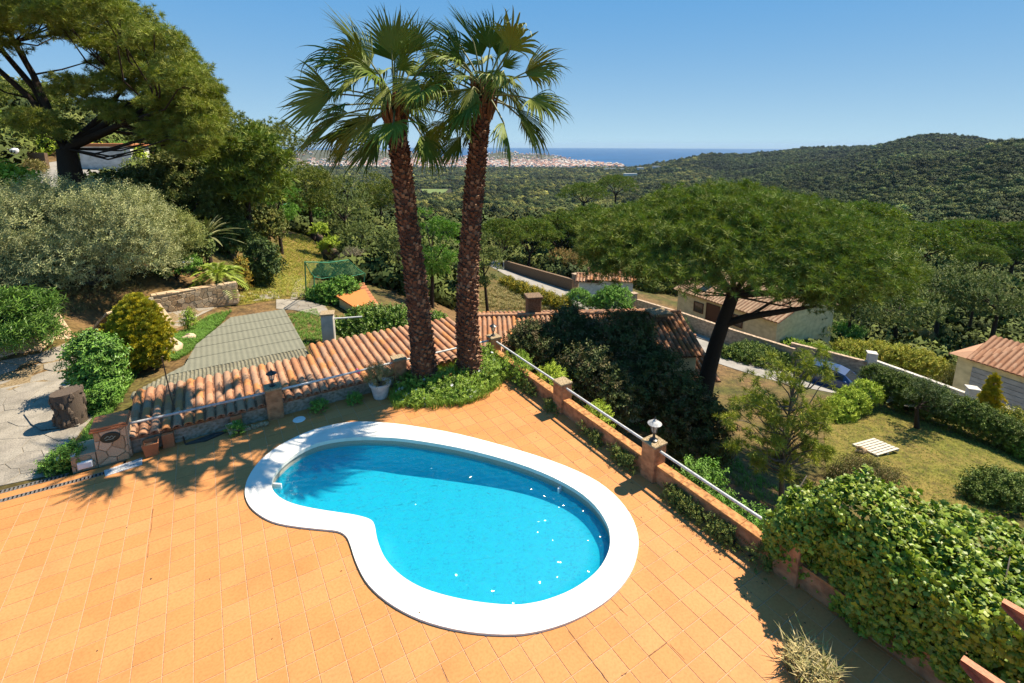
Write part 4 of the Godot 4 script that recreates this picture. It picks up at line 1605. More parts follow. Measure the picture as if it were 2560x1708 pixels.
# ---------- roofs behind the back wall ----------
func barrel(len_: float, rad: float, arc := 1.15) -> Mesh:
	var m := mb()
	var n := 6
	var th := 0.016
	for k in n:
		var q := []
		for i in [k, k + 1]:
			var a: float = lerpf(-arc, arc, float(i) / n)
			var d := Vector3(sin(a), cos(a), 0)
			for z in [[0.5, 1.0], [-0.5, 0.84]]:
				for w in [0.0, th]:
					q.append([Vector3(d.x * (rad * z[1] - w), d.y * (rad * z[1] - w) - rad * cos(arc) * z[1], z[0] * len_), d])
		# order per angle: low-out, low-in, up-out, up-in
		m.quadn(q[0][0], q[4][0], q[6][0], q[2][0], q[0][1], q[4][1], q[6][1], q[2][1])
		m.quadn(q[5][0], q[1][0], q[3][0], q[7][0], -q[5][1], -q[1][1], -q[3][1], -q[7][1])
		m.quad(q[1][0], q[5][0], q[4][0], q[0][0])
	return m.mesh()
# rows of curved clay tiles over a sloping sheet; the first `most` are parts of their own
func tile_roof(parent: Node3D, eave: Vector3, along: Vector3, rise: Vector3, w: float, l: float, sp: float, ex: float, most: int, tones := 5, rows_from := 0) -> void:
	var nrm := along.cross(rise).normalized()
	var sheet := mb()
	var p := [eave, eave + along * w, eave + along * w + rise * l, eave + rise * l]
	sheet.quad(p[0], p[1], p[2], p[3])
	for k in 4:
		var a: Vector3 = p[k]
		var b: Vector3 = p[(k + 1) % 4]
		sheet.quad(a - nrm * .06, b - nrm * .06, b, a)
	sheet.quad(p[3] - nrm * .06, p[2] - nrm * .06, p[1] - nrm * .06, p[0] - nrm * .06)
	part("roof_bed", sheet, M.roof_channel, parent)
	var tm := barrel(ex * 1.22, sp * .46)
	var cols := [Color(0.4784, 0.2530, 0.1518), Color(0.5152, 0.2898, 0.1840), Color(0.4324, 0.2070, 0.1150), Color(0.5336, 0.2346, 0.0920), Color(0.4232, 0.2576, 0.1748)]
	if tones < 0:
		cols = [Color(.40, .27, .18), Color(.44, .30, .20), Color(.36, .23, .15)]
		tones = 3
	var nr := int(w / sp)
	var nc := int(l / ex)
	var xs := []
	var cs := []
	var made := 0
	var hollow := []
	var hc := []
	for i in nr:
		for j in nc:
			var o := eave + along * ((i + .5) * w / nr + r(-.006, .006)) + rise * ((j + .5) * l / nc) + nrm * (.012 + r(0, .006))
			var bs := Basis(along, nrm, -rise) * Basis(Vector3.RIGHT, 0.035) * Basis(Vector3.UP, r(-.02, .02))
			var tone := rng.randi() % tones
			if made < most:
				piece("roof_tile", tm, M["roof%d" % tone], parent, Transform3D(bs, o))
				made += 1
			else:
				xs.append(Transform3D(bs, o))
				cs.append(cols[tone] * r(.85, 1.1))
			if i < nr - 1:
				hollow.append(Transform3D(Basis(along, nrm, -rise) * Basis(Vector3.BACK, PI) * Basis(Vector3.RIGHT, -.03), o + along * w / nr * .5 + nrm * .012))
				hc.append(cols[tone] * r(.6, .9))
	if xs.size():
		many("roof_tiles", tm, M.roof_mm, xs, cs, parent)
	many("channel_tiles", tm, M.roof_mm, hollow, hc, parent)
func shed_roofs() -> void:
	var t := thing("clay_tile_roof", "long roof of curved clay tiles lying behind the low back wall", "roof", ab(2.4, 13.6, .4))
	var rise := (B * 2.2 + up * .10).normalized()
	tile_roof(t, ab(-2.0, 12.46, .40), A, rise, 4.2, 2.16, .21, .36, 130)
	tile_roof(t, ab(2.2, 12.46, .40), A, rise, 4.75, 2.9, .215, .362, 170)
	var sup := mb()
	sup.box(bxf(2.4, 14.9, -.25), Vector3(9.0, 1.1, .15))
	part("rear_wall", sup, M.concrete, t)
	# corrugated sheets of the car port beyond
	var c := thing("corrugated_roof", "faded green corrugated sheet roof behind the clay tiles", "roof", ab(.7, 17.5, .3))
	var rows := [[14.5, 15.75, .41, .37], [15.65, 16.75, .385, .345], [16.65, 17.7, .36, .32], [17.6, 18.6, .335, .295], [18.5, 19.5, .31, .27], [19.4, 20.5, .285, .24]]
	for k in rows.size():
		var q = rows[k]
		var m := mb()
		var wl := .095 if k == 0 else .15
		var amp := .013 if k == 0 else .0045
		var step := wl / 6.0
		var a := -2.1
		while a < 2.16:
			var a1 := a + step
			var b0: float = q[0]
			# the left edge runs obliquely
			var bmax: float = 14.9 + (a + 2.1) * 1.2 if a < -1.02 else (16.2 + (a + 1.02) * 6.2 if a < -.75 else 17.9 + (a + .75) * 2.42)
			var b1: float = minf(q[1], bmax)
			if b1 > b0 + .02:
				var y0 := sin(a / wl * TAU) * amp
				var y1 := sin(a1 / wl * TAU) * amp
				var e: float = lerpf(q[2], q[3], (b1 - b0) / (q[1] - b0))
				var n0 := (up - A * cos(a / wl * TAU) * amp * TAU / wl).normalized()
				var n1 := (up - A * cos(a1 / wl * TAU) * amp * TAU / wl).normalized()
				m.quadn(ab(a, b0, q[2] + y0), ab(a1, b0, q[2] + y1), ab(a1, b1, e + y1), ab(a, b1, e + y0), n0, n1, n1, n0)
				m.quad(ab(a, b0, q[2] + y0 - .012), ab(a1, b0, q[2] + y1 - .012), ab(a1, b0, q[2] + y1), ab(a, b0, q[2] + y0))
			a = a1
		part("sheet", m, M.corrugated if k == 0 else M.corrugated_green, c)
	for q in [[-1.0, 16.2], [2.0, 15.4], [2.0, 20.2], [.5, 19.9], [.4, 17.6]]:
		var p := ab(q[0], q[1])
		var lg := mb()
		lg.tube([Vector3(p.x, ground(p.x, p.z) - .3, p.z), Vector3(p.x, .2, p.z)], [.05, .05], 6)
		part("post", lg, M.metal_grey, c)
	var bm := mb()
	for q in [[-1.0, 2.1, 16.2], [-.6, 2.1, 17.7], [0.2, 2.1, 19.6]]:
		bm.box(bxf((q[0] + q[1]) / 2, q[2], .26 - (q[2] - 16.2) * .033), Vector3(q[1] - q[0], .07, .07))
	part("beams", bm, M.wood_grey, c)

# ---------- left garden: drive, stone walls, path ----------
func ppm(p: Vector3) -> float:
	return FOCAL / (-p.z * cos(PITCH) + (EYE - p.y) * sin(PITCH))
# an ellipsoid seen at a pixel, at a forward distance: [centre, radii]
func blob_at(px: float, py: float, rx: float, ry: float, f: float, deep := 0.9) -> Array:
	var c := far(px, py, f)
	var k := ppm(c)
	return [c, Vector3(rx / k, ry / k, rx / k * deep)]
func flat_pieces(parent: Node3D, called: String, poly: PackedVector2Array, cell: float, joint: float, thick: float, seed_: int, mats: String, most := 300) -> void:
	var list := crazy(poly, cell, joint, seed_)
	var q := []
	for g in list:
		var c := Vector2.ZERO
		for p in g:
			c += p
		q.append([c / g.size(), g])
	q.sort_custom(func(a, b): return a[0].length_squared() < b[0].length_squared())
	var rest := mb()
	for i in q.size():
		var c: Vector2 = q[i][0]
		var n := slope_normal(c.x, c.y, 0.2)
		var o := Vector3(c.x, ground(c.x, c.y), c.y)
		var xz := Basis(Vector3(1, -n.x / n.y, 0).normalized(), n, Vector3.ZERO)
		xz.z = xz.x.cross(xz.y)
		var loc := PackedVector2Array()
		for p in q[i][1]:
			loc.append(p - c)
		if i < most:
			var m := mb()
			m.prism(Transform3D(xz, o), loc, -.03, thick + r(-.004, .006), .006)
			part(called, m, M[mats + str(rng.randi() % 4)], parent)
		else:
			rest.prism(Transform3D(xz, o), loc, -.03, thick + r(-.004, .006))
	if q.size() > most:
		part(called + "_rest", rest, M[mats + "0"], parent).set_meta("kind", "stuff")
func grass_on(called: String, label: String, poly: PackedVector2Array, count: int, size: float, pal: Array) -> void:
	var xs := []
	var cs := []
	for p in scatter(poly, count):
		xs.append(Transform3D(Basis(up, r(0, TAU)).scaled(Vector3.ONE * size * r(.5, 1.3)), p))
		cs.append(shade_of(pal))
	var o := many(called, L.grass, M.leaf, xs, cs, self)
	tag(o, label, "grass")
func left_garden() -> void:
	var drive := px_poly([[-260, 1232], [0, 1224], [140, 1192], [200, 1085], [262, 1010], [310, 940], [292, 892], [400, 838], [500, 792], [585, 760], [700, 748], [690, 728], [545, 742], [420, 775], [310, 818], [200, 858], [100, 888], [0, 915], [-260, 960]])
	var dr := struct("driveway", drape(drive, .6, .012), M.paving_joint)
	flat_pieces(dr, "paving_stone", drive, .58, .004, .02, 51, "pave")
	var p2 := px_poly([[690, 752], [760, 752], [815, 770], [835, 800], [800, 792], [735, 778], [690, 776]])
	var pth := struct("garden_path", drape(p2, .5, .012), M.paving_joint)
	flat_pieces(pth, "paving_stone", p2, .5, .006, .025, 55, "pave")
	var p3 := px_poly([[726, 752], [742, 700], [760, 697], [764, 750]])
	var pth2 := struct("stepping_path", drape(p3, .5, .03), M.paving_joint)
	flat_pieces(pth2, "paving_stone", p3, .4, .012, .045, 56, "pave")
	# the step of terracotta between the two drain channels
	var st := mb()
	st.prism(T, rect(-12, -2.05, 12.07, 12.27), -.3, .004, .004)
	struct("drive_threshold", st, M.tile2)
	for q in [[-12.0, -2.12, 11.95, 12.065, "long slotted drain channel along the edge of the tiled terrace"], [-12.0, -2.95, 12.275, 12.40, "slotted drain channel at the foot of the paved drive"]]:
		var t := thing("drain_channel", q[4], "drain", ab(-6, (q[2] + q[3]) / 2))
		var tr := mb()
		tr.box(bxf((q[0] + q[1]) / 2, (q[2] + q[3]) / 2, -.12), Vector3(q[1] - q[0], .16, q[3] - q[2]))
		part("trough", tr, M.iron_black, t)
		var bars := mb()
		var a: float = q[0]
		while a < q[1] - .03:
			bars.box(bxf(a + .02, (q[2] + q[3]) / 2, -.012), Vector3(.028, .028, q[3] - q[2] - .012))
			a += .062
		for b in [q[2] + .004, q[3] - .004]:
			bars.box(bxf((q[0] + q[1]) / 2, b, -.012), Vector3(q[1] - q[0], .03, .012))
		part("bars", bars, M.grate, t).set_meta("kind", "stuff")
	# stone retaining walls of the slope
	var wl := thing("stone_retaining_wall", "curving low wall of warm rubble stone holding the olive slope", "wall", hit(100, 888))
	var pts := [[-260, 962, 1.0], [0, 916, .95], [105, 888, .9], [200, 858, .75], [300, 820, .55], [345, 800, .4]]
	var core := mb()
	var tops := mb()
	for k in pts.size() - 1:
		var p := hit(pts[k][0], pts[k][1]) - up * .1
		var q := hit(pts[k + 1][0], pts[k + 1][1]) - up * .1
		var al := (q - p)
		al.y = 0
		var len_ := al.length()
		al = al.normalized()
		var out := al.cross(up).normalized()
		if out.z < 0:
			out = -out
		var h0: float = pts[k][2] + .1
		var h1: float = pts[k + 1][2] + .1
		var nrm := (out * .72 + up * .69).normalized()
		var sl := al.cross(nrm)
		if sl.y < 0:
			sl = -sl
		var q0 := Vector3(q.x, p.y, q.z)
		var h2 := h0 * 1.5
		var h3 := h1 * 1.5
		core.quad(p, q0, q0 + sl * h3, p + sl * h2)
		core.quad(p + sl * h2, q0 + sl * h3, q0 + sl * h3 - out * .3, p + sl * h2 - out * .3)
		core.quad(q0 + sl * h3 - out * .3, p + sl * h2 - out * .3, p - out * 1.6 - up, q0 - out * 1.6 - up)
		stones(wl, p, al, nrm, PackedVector2Array([Vector2(0, 0), Vector2(len_, 0), Vector2(len_, h3 + .05), Vector2(0, h2 + .05)]), .22, .007, .035, 60 + k)
	part("core", core, M.mortar, wl)
	var w2 := thing("stone_planter_wall", "straight rubble stone wall below the cycad beside the path", "wall", hit(480, 780))
	var a0 := hit(385, 795) - up * .1
	var a1 := hit(597, 766) - up * .1
	var al2 := a1 - a0
	al2.y = 0
	var ln2 := al2.length()
	al2 = al2.normalized()
	var o2 := al2.cross(up)
	if o2.z < 0:
		o2 = -o2
	var c2 := mb()
	c2.box(Transform3D(Basis(al2, up, al2.cross(up)), a0 + al2 * ln2 * .5 - o2 * .16 + up * .40), Vector3(ln2, .95, .3))
	part("core", c2, M.mortar, w2)
	for g in crazy(PackedVector2Array([Vector2(0, -.03), Vector2(ln2, -.03), Vector2(ln2, .33), Vector2(0, .33)]), .3, .01, 93):
		var m2 := mb()
		var xw := Transform3D(Basis(al2, up, al2.cross(up)), a0)
		var sg2 := -signf(xw.basis.z.dot(o2))
		var g2 := PackedVector2Array()
		for v in g:
			g2.append(Vector2(v.x, v.y * sg2))
		m2.prism(xw, g2, .84, .875 + r(.0, .035), .01)
		part("cap_stone", m2, M["stone%d" % (rng.randi() % 4)], w2)
	stones(w2, a0, al2, o2, PackedVector2Array([Vector2(0, 0), Vector2(ln2, 0), Vector2(ln2, .90), Vector2(0, .72)]), .17, .006, .03, 91)
	stones(w2, a0 + al2 * ln2, -o2, al2, PackedVector2Array([Vector2(0, 0), Vector2(.3, 0), Vector2(.3, .9), Vector2(0, .9)]), .25, .01, .04, 92)
	var gp := mb()
	var g0 := hit(372, 800)
	gp.box(Transform3D(Basis(up, .4), g0 + up * .35), Vector3(.42, 1.0, .36), .03)
	single("gate_post", gp, M.concrete, "short grey rendered post where the two stone walls meet", "post")
	# flat kerbed bed with the stump
	var bed := px_poly([[62, 1045], [75, 1020], [120, 1010], [175, 1005], [215, 1010], [200, 1070], [150, 1080], [105, 1085], [80, 1070]])
	struct("kerbed_bed", drape(bed, .2, .06), M.pave2)
	var sp := hit(180, 1062)
	var s := thing("tree_stump", "dark rough tree stump standing beside the paved drive", "stump", sp)
	var m := mb()
	var pp := []
	var rr := []
	for k in 8:
		pp.append(sp + Vector3(sin(k * .5) * .02, -.1 + k * .135, 0))
		rr.append([.36, .31, .29, .30, .28, .29, .31, .30][k])
	m.tube(pp, rr, 14)
	part("bark", m, M.wood_grey, s)
	var ch := mb()
	for k in 60:
		var a := r(0, TAU)
		var d := Vector3(cos(a), 0, sin(a))
		ch.blob(sp + d * .29 + up * r(.05, .82), Vector3(.05, r(.06, .11), .05), k, .3, 5, 4)
	part("bark_ridges", ch, M.wood_grey, s)
	# weeds and grass
	grass_on("border_weeds", "rough green weeds along the edge of the paved drive", px_poly([[150, 1190], [262, 1020], [330, 900], [370, 900], [330, 960], [300, 1010], [225, 1110], [205, 1160]]), 900, .75, SPRING)
	grass_on("path_grass", "bright grass between the path and the corrugated roof", px_poly([[415, 870], [430, 840], [520, 795], [580, 778], [520, 840], [470, 890], [440, 905], [405, 900]]), 2600, .65, SPRING)
	grass_on("slope_grass", "dry grass and low weeds on the slope under the olive", px_poly([[-50, 690], [120, 680], [330, 700], [380, 730], [250, 760], [110, 830], [-50, 860]]), 1500, .6, DRY)
	grass_on("roof_side_grass", "grass patch between the corrugated roof and the ivy", px_poly([[722, 790], [790, 775], [830, 850], [760, 870], [735, 850]]), 1100, .6, SPRING)
	for q in [[425, 880, .42], [395, 905, .25], [475, 850, .2]]:
		var b := mb()
		var p := hit(q[0], q[1])
		b.blob(p + up * q[2] * .3, Vector3(q[2], q[2] * .6, q[2] * .8), int(q[0]), .35, 10, 7)
		single("boulder", b, M.stone2, {425: "largest pale boulder in the grass by the corrugated roof", 395: "middle sized pale boulder near the golden conifer", 475: "smallest pale boulder in the grass by the path"}[q[0]], "boulder", "boulders by the corrugated roof")
	# upper drive, its white lamp and the house wall behind the pine
	var upper := px_poly(UPPER)
	struct("upper_drive", drape(upper, .8, .03), M.road)
	var lp := hit(42, 428)
	var l := thing("globe_lamp", "white post lamp with two round shades beside the upper drive", "lamp", lp)
	var k1 := ppm(lp)
	var pm := mb()
	pm.tube([lp - up * .1, lp + Vector3(-.1, 42.0 / k1, 0)], [.07, .055], 8)
	part("post", pm, M.plastic_white, l)
	for q in [-.28, .22]:
		var gm := mb()
		gm.lathe(lp + Vector3(q - .1, 42.0 / k1, 0), [Vector2(.06, 0), Vector2(.16, .05), Vector2(.24, .16), Vector2(.27, .3), Vector2(.2, .42), Vector2(.0, .46)], 12)
		part("shade", gm, M.plastic_white, l)
	var hw := thing("hillside_house", "whitish house partly hidden behind the large pine", "house", far(280, 400, 42))
	var hm := mb()
	hm.box(Transform3D(Basis(up, .3), far(290, 380, 44) + up * -.6), Vector3(3.6, 2.2, 4.0))
	part("wall", hm, M.house_white, hw)
	var hr := mb()
	hr.box(Transform3D(Basis(up, .3), far(290, 380, 44) + up * .62), Vector3(4.0, .25, 4.4), .05)
	part("roof", hr, M.terracotta, hw)
	var g1 := mb()
	g1.box(Transform3D(Basis(up, -.2), hit(80, 412) + up * .35), Vector3(3.2, 1.2, .25))
	single("brown_garden_wall", g1, M.wall_brown, "dull brown wall behind the upper drive", "wall")

# ---------- grass lane, netting cage, hut and ivy pillar behind the roofs ----------
func lane_and_hut() -> void:
	var lane := px_poly(LANE)
	struct("grass_lane", drape(lane, .5, .02, [Color(.26, .26, .05), Color(.36, .28, .11)]), M.lawn)
	grass_on("lane_grass", "dry yellow green grass on the lane beyond the corrugated roof", lane, 5200, .95, [Color(.24, .26, .035), Color(.36, .34, .045), Color(.38, .30, .10), Color(.18, .22, .035)])
	# netting cage: posts, rails and a net of crossing cords
	var base := hit(820, 760)
	var n := thing("net_cage", "green netting cage on thin posts beside the grass lane", "cage", base)
	var corner := [hit(785, 756), hit(824, 748), hit(905, 735), hit(765, 735)]
	var tops := [far(785, 692, -corner[0].z), far(824, 693, -corner[1].z), far(912, 684, -corner[2].z), far(762, 655, -corner[3].z - 4.0), far(870, 650, -corner[2].z - 4.0)]
	for k in 4:
		var m := mb()
		m.tube([corner[k] - up * .2, tops[k]], [.03, .03], 6)
		part("post", m, M.net_green, n)
	var ed := mb()
	for q in [[0, 1], [1, 2], [0, 3], [3, 4], [4, 2], [1, 4]]:
		ed.tube([tops[q[0]], tops[q[0]].lerp(tops[q[1]], .5) - up * .08, tops[q[1]]], [.022, .022, .022], 5)
	part("edge_wire", ed, M.net_green, n)
	var nm := mb()
	for k in 19:
		var u := k / 18.0
		nm.tube([tops[0].lerp(tops[2], u), tops[3].lerp(tops[4], u)], [.0035, .0035], 3, false)
		nm.tube([tops[0].lerp(tops[3], u), tops[1].lerp(tops[4], u) if u < 0 else tops[2].lerp(tops[4], u)], [.0035, .0035], 3, false)
	part("net", nm, M.net_green, n).set_meta("kind", "stuff")
	# little hut with an orange sheet roof
	var h0 := hit(880, 795)
	var f0 := -h0.z
	var hut := thing("garden_hut", "small hut with a bright orange sheet roof below the ivy", "hut", h0)
	var e := [far(838, 738, f0 + 1.0), far(889, 770, f0), far(930, 757, f0 + .6), far(912, 722, f0 + 2.0)]
	var rm := mb()
	var n0: Vector3 = (e[1] - e[0]).cross(e[3] - e[0]).normalized()
	rm.quad(e[0], e[1], e[2], e[3])
	for k in 4:
		rm.quad(e[k] - n0 * .08, e[(k + 1) % 4] - n0 * .08, e[(k + 1) % 4], e[k])
	rm.quad(e[3] - n0 * .08, e[2] - n0 * .08, e[1] - n0 * .08, e[0] - n0 * .08)
	part("roof", rm, M.orange_sheet, hut)
	var r2 := mb()
	var e2 := [e[1] - up * .02, e[1] + Vector3(.05, -.38, .35), e[2] + Vector3(.15, -.38, .3), e[2] - up * .02]
	r2.quad(e2[0], e2[1], e2[2], e2[3])
	r2.quad(e2[3] - up * .05, e2[2] - up * .05, e2[1] - up * .05, e2[0] - up * .05)
	part("front_slope", r2, M.orange_sheet, hut)
	var wm := mb()
	var fl := h0.y - .4
	var ins := [e[0].lerp(e[2], .1) - up * .1, e[1].lerp(e[3], .1) - up * .1, e[2].lerp(e[0], .1) - up * .1, e[3].lerp(e[1], .1) - up * .1]
	for k in 4:
		var p: Vector3 = ins[k]
		var q: Vector3 = ins[(k + 1) % 4]
		wm.quad(Vector3(p.x, fl, p.z), Vector3(q.x, fl, q.z), q, p)
	part("wall", wm, M.house_cream, hut)
	var dm := mb()
	var d0: Vector3 = ins[0].lerp(ins[1], .62)
	var d1: Vector3 = ins[0].lerp(ins[1], .88)
	var on = (ins[1] - ins[0]).cross(up).normalized() * .02
	if on.z < 0:
		on = -on
	dm.quad(Vector3(d0.x, fl + .1, d0.z) + on, Vector3(d1.x, fl + .1, d1.z) + on, d1 - up * .25 + on, d0 - up * .25 + on)
	part("doorway", dm, M.iron_black, hut)
	# brick path edge beside the hut
	var bp := thing("brick_edge", "stepped brick edging running down beside the orange hut", "wall", hit(925, 740))
	for k in 9:
		var u := k / 8.0
		var p := far(lerpf(902, 938, u), lerpf(712, 768, u), lerpf(f0 + 4.5, f0 + .4, u))
		var bm := mb()
		bm.box(Transform3D(Basis(up, .35), p - up * .4), Vector3(.42, .9, .46), .02)
		part("brick_step", bm, M.terracotta, bp)
	# rendered pillar and rail by the ivy
	var gp := hit(824, 862)
	var gt := thing("gate_pillar", "pale rendered pillar at the end of the ivy covered fence", "pillar", gp)
	var kk := ppm(gp)
	var pm := mb()
	pm.box(Transform3D(Basis(up, .25), gp + up * 38.0 / kk), Vector3(.42, 84.0 / kk, .42), .02)
	part("shaft", pm, M.wall_white, gt)
	var pc := mb()
	pc.box(Transform3D(Basis(up, .25), gp + up * 81.0 / kk), Vector3(.48, .06, .48), .01)
	part("cap", pc, M.cap_stone, gt)
	rail("thin pale rail leading from the pale pillar into the ivy", gp + up * 66.0 / kk, far(905, 792, -gp.z + .3), M.metal_white, .03, "")
	var dk := mb()
	var gk := hit(745, 548)
	dk.box(Transform3D(Basis(up, .15), gk + up * .75), Vector3(3.2, 1.9, 1.6), .15)
	part("body", dk, M.iron_black, thing("dark_shelter", "dark shelter with green sheeting at the end of the grass lane", "shelter", gk))
	var gs := mb()
	gs.box(Transform3D(Basis(up, .15) * Basis(Vector3.RIGHT, .15), gk + up * 1.75 + Vector3(-.3, 0, .2)), Vector3(1.9, .06, 1.4))
	single("green_sheet", gs, M.net_green, "green plastic sheet lying over the dark shelter", "sheet")
	var fw := mb()
	var q0 := hit(760, 580)
	var q1 := hit(845, 665)
	fw.tube([q0 + up * 1.0, q0.lerp(q1, .5) + up * 1.1, q1 + up * .9], [.25, .22, .25], 6)
	fw.tube([q0 + up * .4, q0.lerp(q1, .5) + up * .4, q1 + up * .3], [.4, .4, .4], 6)
	single("boundary_wall", fw, M.wall_brown, "mossy dark boundary wall sloping down beside the lane", "wall")

# ---------- garden below the terrace ----------
func lower_garden() -> void:
	var lawn := px_poly([[2060, 1060], [2110, 1030], [2190, 990], [2300, 1012], [2420, 1060], [2560, 1125], [2760, 1190], [2760, 1300], [2560, 1290], [2300, 1290], [2150, 1260], [2065, 1190]])
	struct("lawn", drape(lawn, .5, .02, [Color(.22, .25, .05), Color(.32, .28, .095)]), M.lawn)
	grass_on("lawn_grass", "short patchy lawn grass round the white pallet", lawn, 15000, .42, [Color(.22, .28, .04), Color(.27, .30, .05), Color(.34, .30, .09), Color(.18, .24, .035)])
	grass_on("wall_foot_grass", "weeds and grass at the foot of the terrace wall", px_poly([[1500, 1010], [1700, 1130], [1960, 1300], [2000, 1260], [1800, 1120], [1600, 980]]), 1200, .9, SPRING)
	# pallet
	var c := [level(2136.8, 1101.7, -5.25), level(2184.5, 1083.5, -5.25), level(2244.9, 1117.2, -5.25), level(2197.2, 1134, -5.25)]
	for k in 4:
		c[k].y = ground(c[k].x, c[k].z)
	var pc: Vector3 = (c[0] + c[1] + c[2] + c[3]) / 4
	var ax: Vector3 = ((c[2] - c[1]) + (c[3] - c[0])).normalized()
	var az: Vector3 = ax.cross(up).normalized()
	var lx: float = (c[1] - c[2]).length()
	var lz: float = (c[0] - c[1]).length()
	var pb := Basis(ax, up, az)
	pc.y += .10
	var t := thing("wooden_pallet", "white weathered wooden pallet lying on the lawn", "pallet", pc - up * .1)
	for k in 7:
		var m := mb()
		m.box(Transform3D(pb, pc + ax * lerpf(-lx * .5 + .05, lx * .5 - .05, k / 6.0) + up * .05), Vector3(.11, .022, lz), .003)
		part("top_board", m, M.wood_pale, t)
	for k in 3:
		var m := mb()
		m.box(Transform3D(pb, pc + az * lerpf(-lz * .5 + .06, lz * .5 - .06, k / 2.0)), Vector3(lx, .075, .10), .004)
		part("bearer", m, M.wood_pale, t)
		var m2 := mb()
		m2.box(Transform3D(pb, pc + az * lerpf(-lz * .5 + .06, lz * .5 - .06, k / 2.0) - up * .05), Vector3(lx, .022, .10), .003)
		part("bottom_board", m2, M.wood_pale, t)
	var rk := mb()
	var rp := hit(2152, 1135)
	rk.blob(rp + up * .08, Vector3(.2, .16, .18), 5, .35)
	single("garden_stone", rk, M.stone3, "brownish stone on the grass beside the pallet", "stone")

# ---------- road, neighbour houses, car ----------
func gable(t: Node3D, r0: Vector3, r1: Vector3, near: float, drop: float, farw: float, fdrop: float, floor_y: float, wall_m: Material, sp: float, ex: float, most := 0, tones := 5) -> void:
	# ridge r0 -> r1 (left to right), near slope towards the camera, far slope away
	var al := (r1 - r0)
	var w := al.length()
	al = al.normalized()
	var back := Vector3.UP.cross(al).normalized()
	if back.z > 0:
		back = -back
	var rise := (back * near + up * drop).normalized()
	tile_roof(t, r0 - back * near - up * drop, al, rise, w, Vector2(near, drop).length(), sp, ex, most, tones)
	var rise2 := (-back * farw + up * fdrop).normalized()
	tile_roof(t, r1 + back * farw - up * fdrop, -al, rise2, w, Vector2(farw, fdrop).length(), sp, ex, 0, tones)
	var cap := mb()
	var n := int(w / .42)
	for k in n:
		var p := r0 + al * (k + .5) * w / n + up * .05
		cap.tube([p - al * w / n * .55, p + al * w / n * .5], [.10, .085], 8)
	part("ridge_tiles", cap, M.roof1, t).set_meta("kind", "stuff")
	var wm := mb()
	var i0 := r0 + al * .3
	var i1 := r1 - al * .3
	var nf := near - .35
	var ff := farw - .35
	var c := [i0 - back * nf, i1 - back * nf, i1 + back * ff, i0 + back * ff]
	var ey := [r0.y - drop * nf / near - .1, r0.y - drop * nf / near - .1, r0.y - fdrop * ff / farw - .1, r0.y - fdrop * ff / farw - .1]
	for k in 4:
		var p: Vector3 = c[k]
		var q: Vector3 = c[(k + 1) % 4]
		wm.quad(Vector3(p.x, floor_y, p.z), Vector3(q.x, floor_y, q.z), Vector3(q.x, ey[(k + 1) % 4], q.z), Vector3(p.x, ey[k], p.z))
	wm.tri(Vector3(c[0].x, ey[0], c[0].z), i0 - up * .1, Vector3(c[3].x, ey[3], c[3].z))
	wm.tri(Vector3(c[1].x, ey[1], c[1].z), Vector3(c[2].x, ey[2], c[2].z), i1 - up * .1)
	part("wall", wm, wall_m, t)
func opening(t: Node3D, called: String, p: Vector3, al: Vector3, w: float, h: float, frame: Material, pane: Material) -> void:
	var out := al.cross(up)
	if out.z < 0:
		out = -out
	var x := Transform3D(Basis(al, up, al.cross(up)), p + out * .03)
	var f := mb()
	for s in [-1, 1]:
		f.box(x.translated(al * s * (w * .5)), Vector3(.08, h + .08, .08), .01)
		f.box(x.translated(up * s * (h * .5)), Vector3(w - .08, .08, .08), .01)
	var fr := part(called, f, frame, t)
	var g := mb()
	g.box(x.translated(-out * .02), Vector3(w - .08, h - .08, .03))
	part("pane" if called == "window" else "leaf", g, pane, fr)
func road_wall(called: String, label: String, pts: Array, h: float, th: float, m: Material, cap: Material, group := "walls along the road") -> Node3D:
	var t := thing(called, label, "wall", pts[0], group)
	var b := mb()
	var c := mb()
	for k in pts.size() - 1:
		var p: Vector3 = pts[k]
		var q: Vector3 = pts[k + 1]
		var al := q - p
		var s := al.cross(up).normalized() * th * .5
		b.quad(p + s - up, q + s - up, q + s + up * h, p + s + up * h)
		b.quad(q - s - up, p - s - up, p - s + up * h, q - s + up * h)
		b.quad(p - s - up, p + s - up, p + s + up * h, p - s + up * h)
		b.quad(q + s - up, q - s - up, q - s + up * h, q + s + up * h)
		var s2 := s * 1.25
		for y in [[h - .001, h + .07]]:
			c.quad(p + s2 + up * y[0], q + s2 + up * y[0], q + s2 + up * y[1], p + s2 + up * y[1])
			c.quad(q - s2 + up * y[0], p - s2 + up * y[0], p - s2 + up * y[1], q - s2 + up * y[1])
			c.quad(p + s2 + up * y[1], q + s2 + up * y[1], q - s2 + up * y[1], p - s2 + up * y[1])
	part("body", b, m, t)
	part("coping", c, cap, t)
	return t
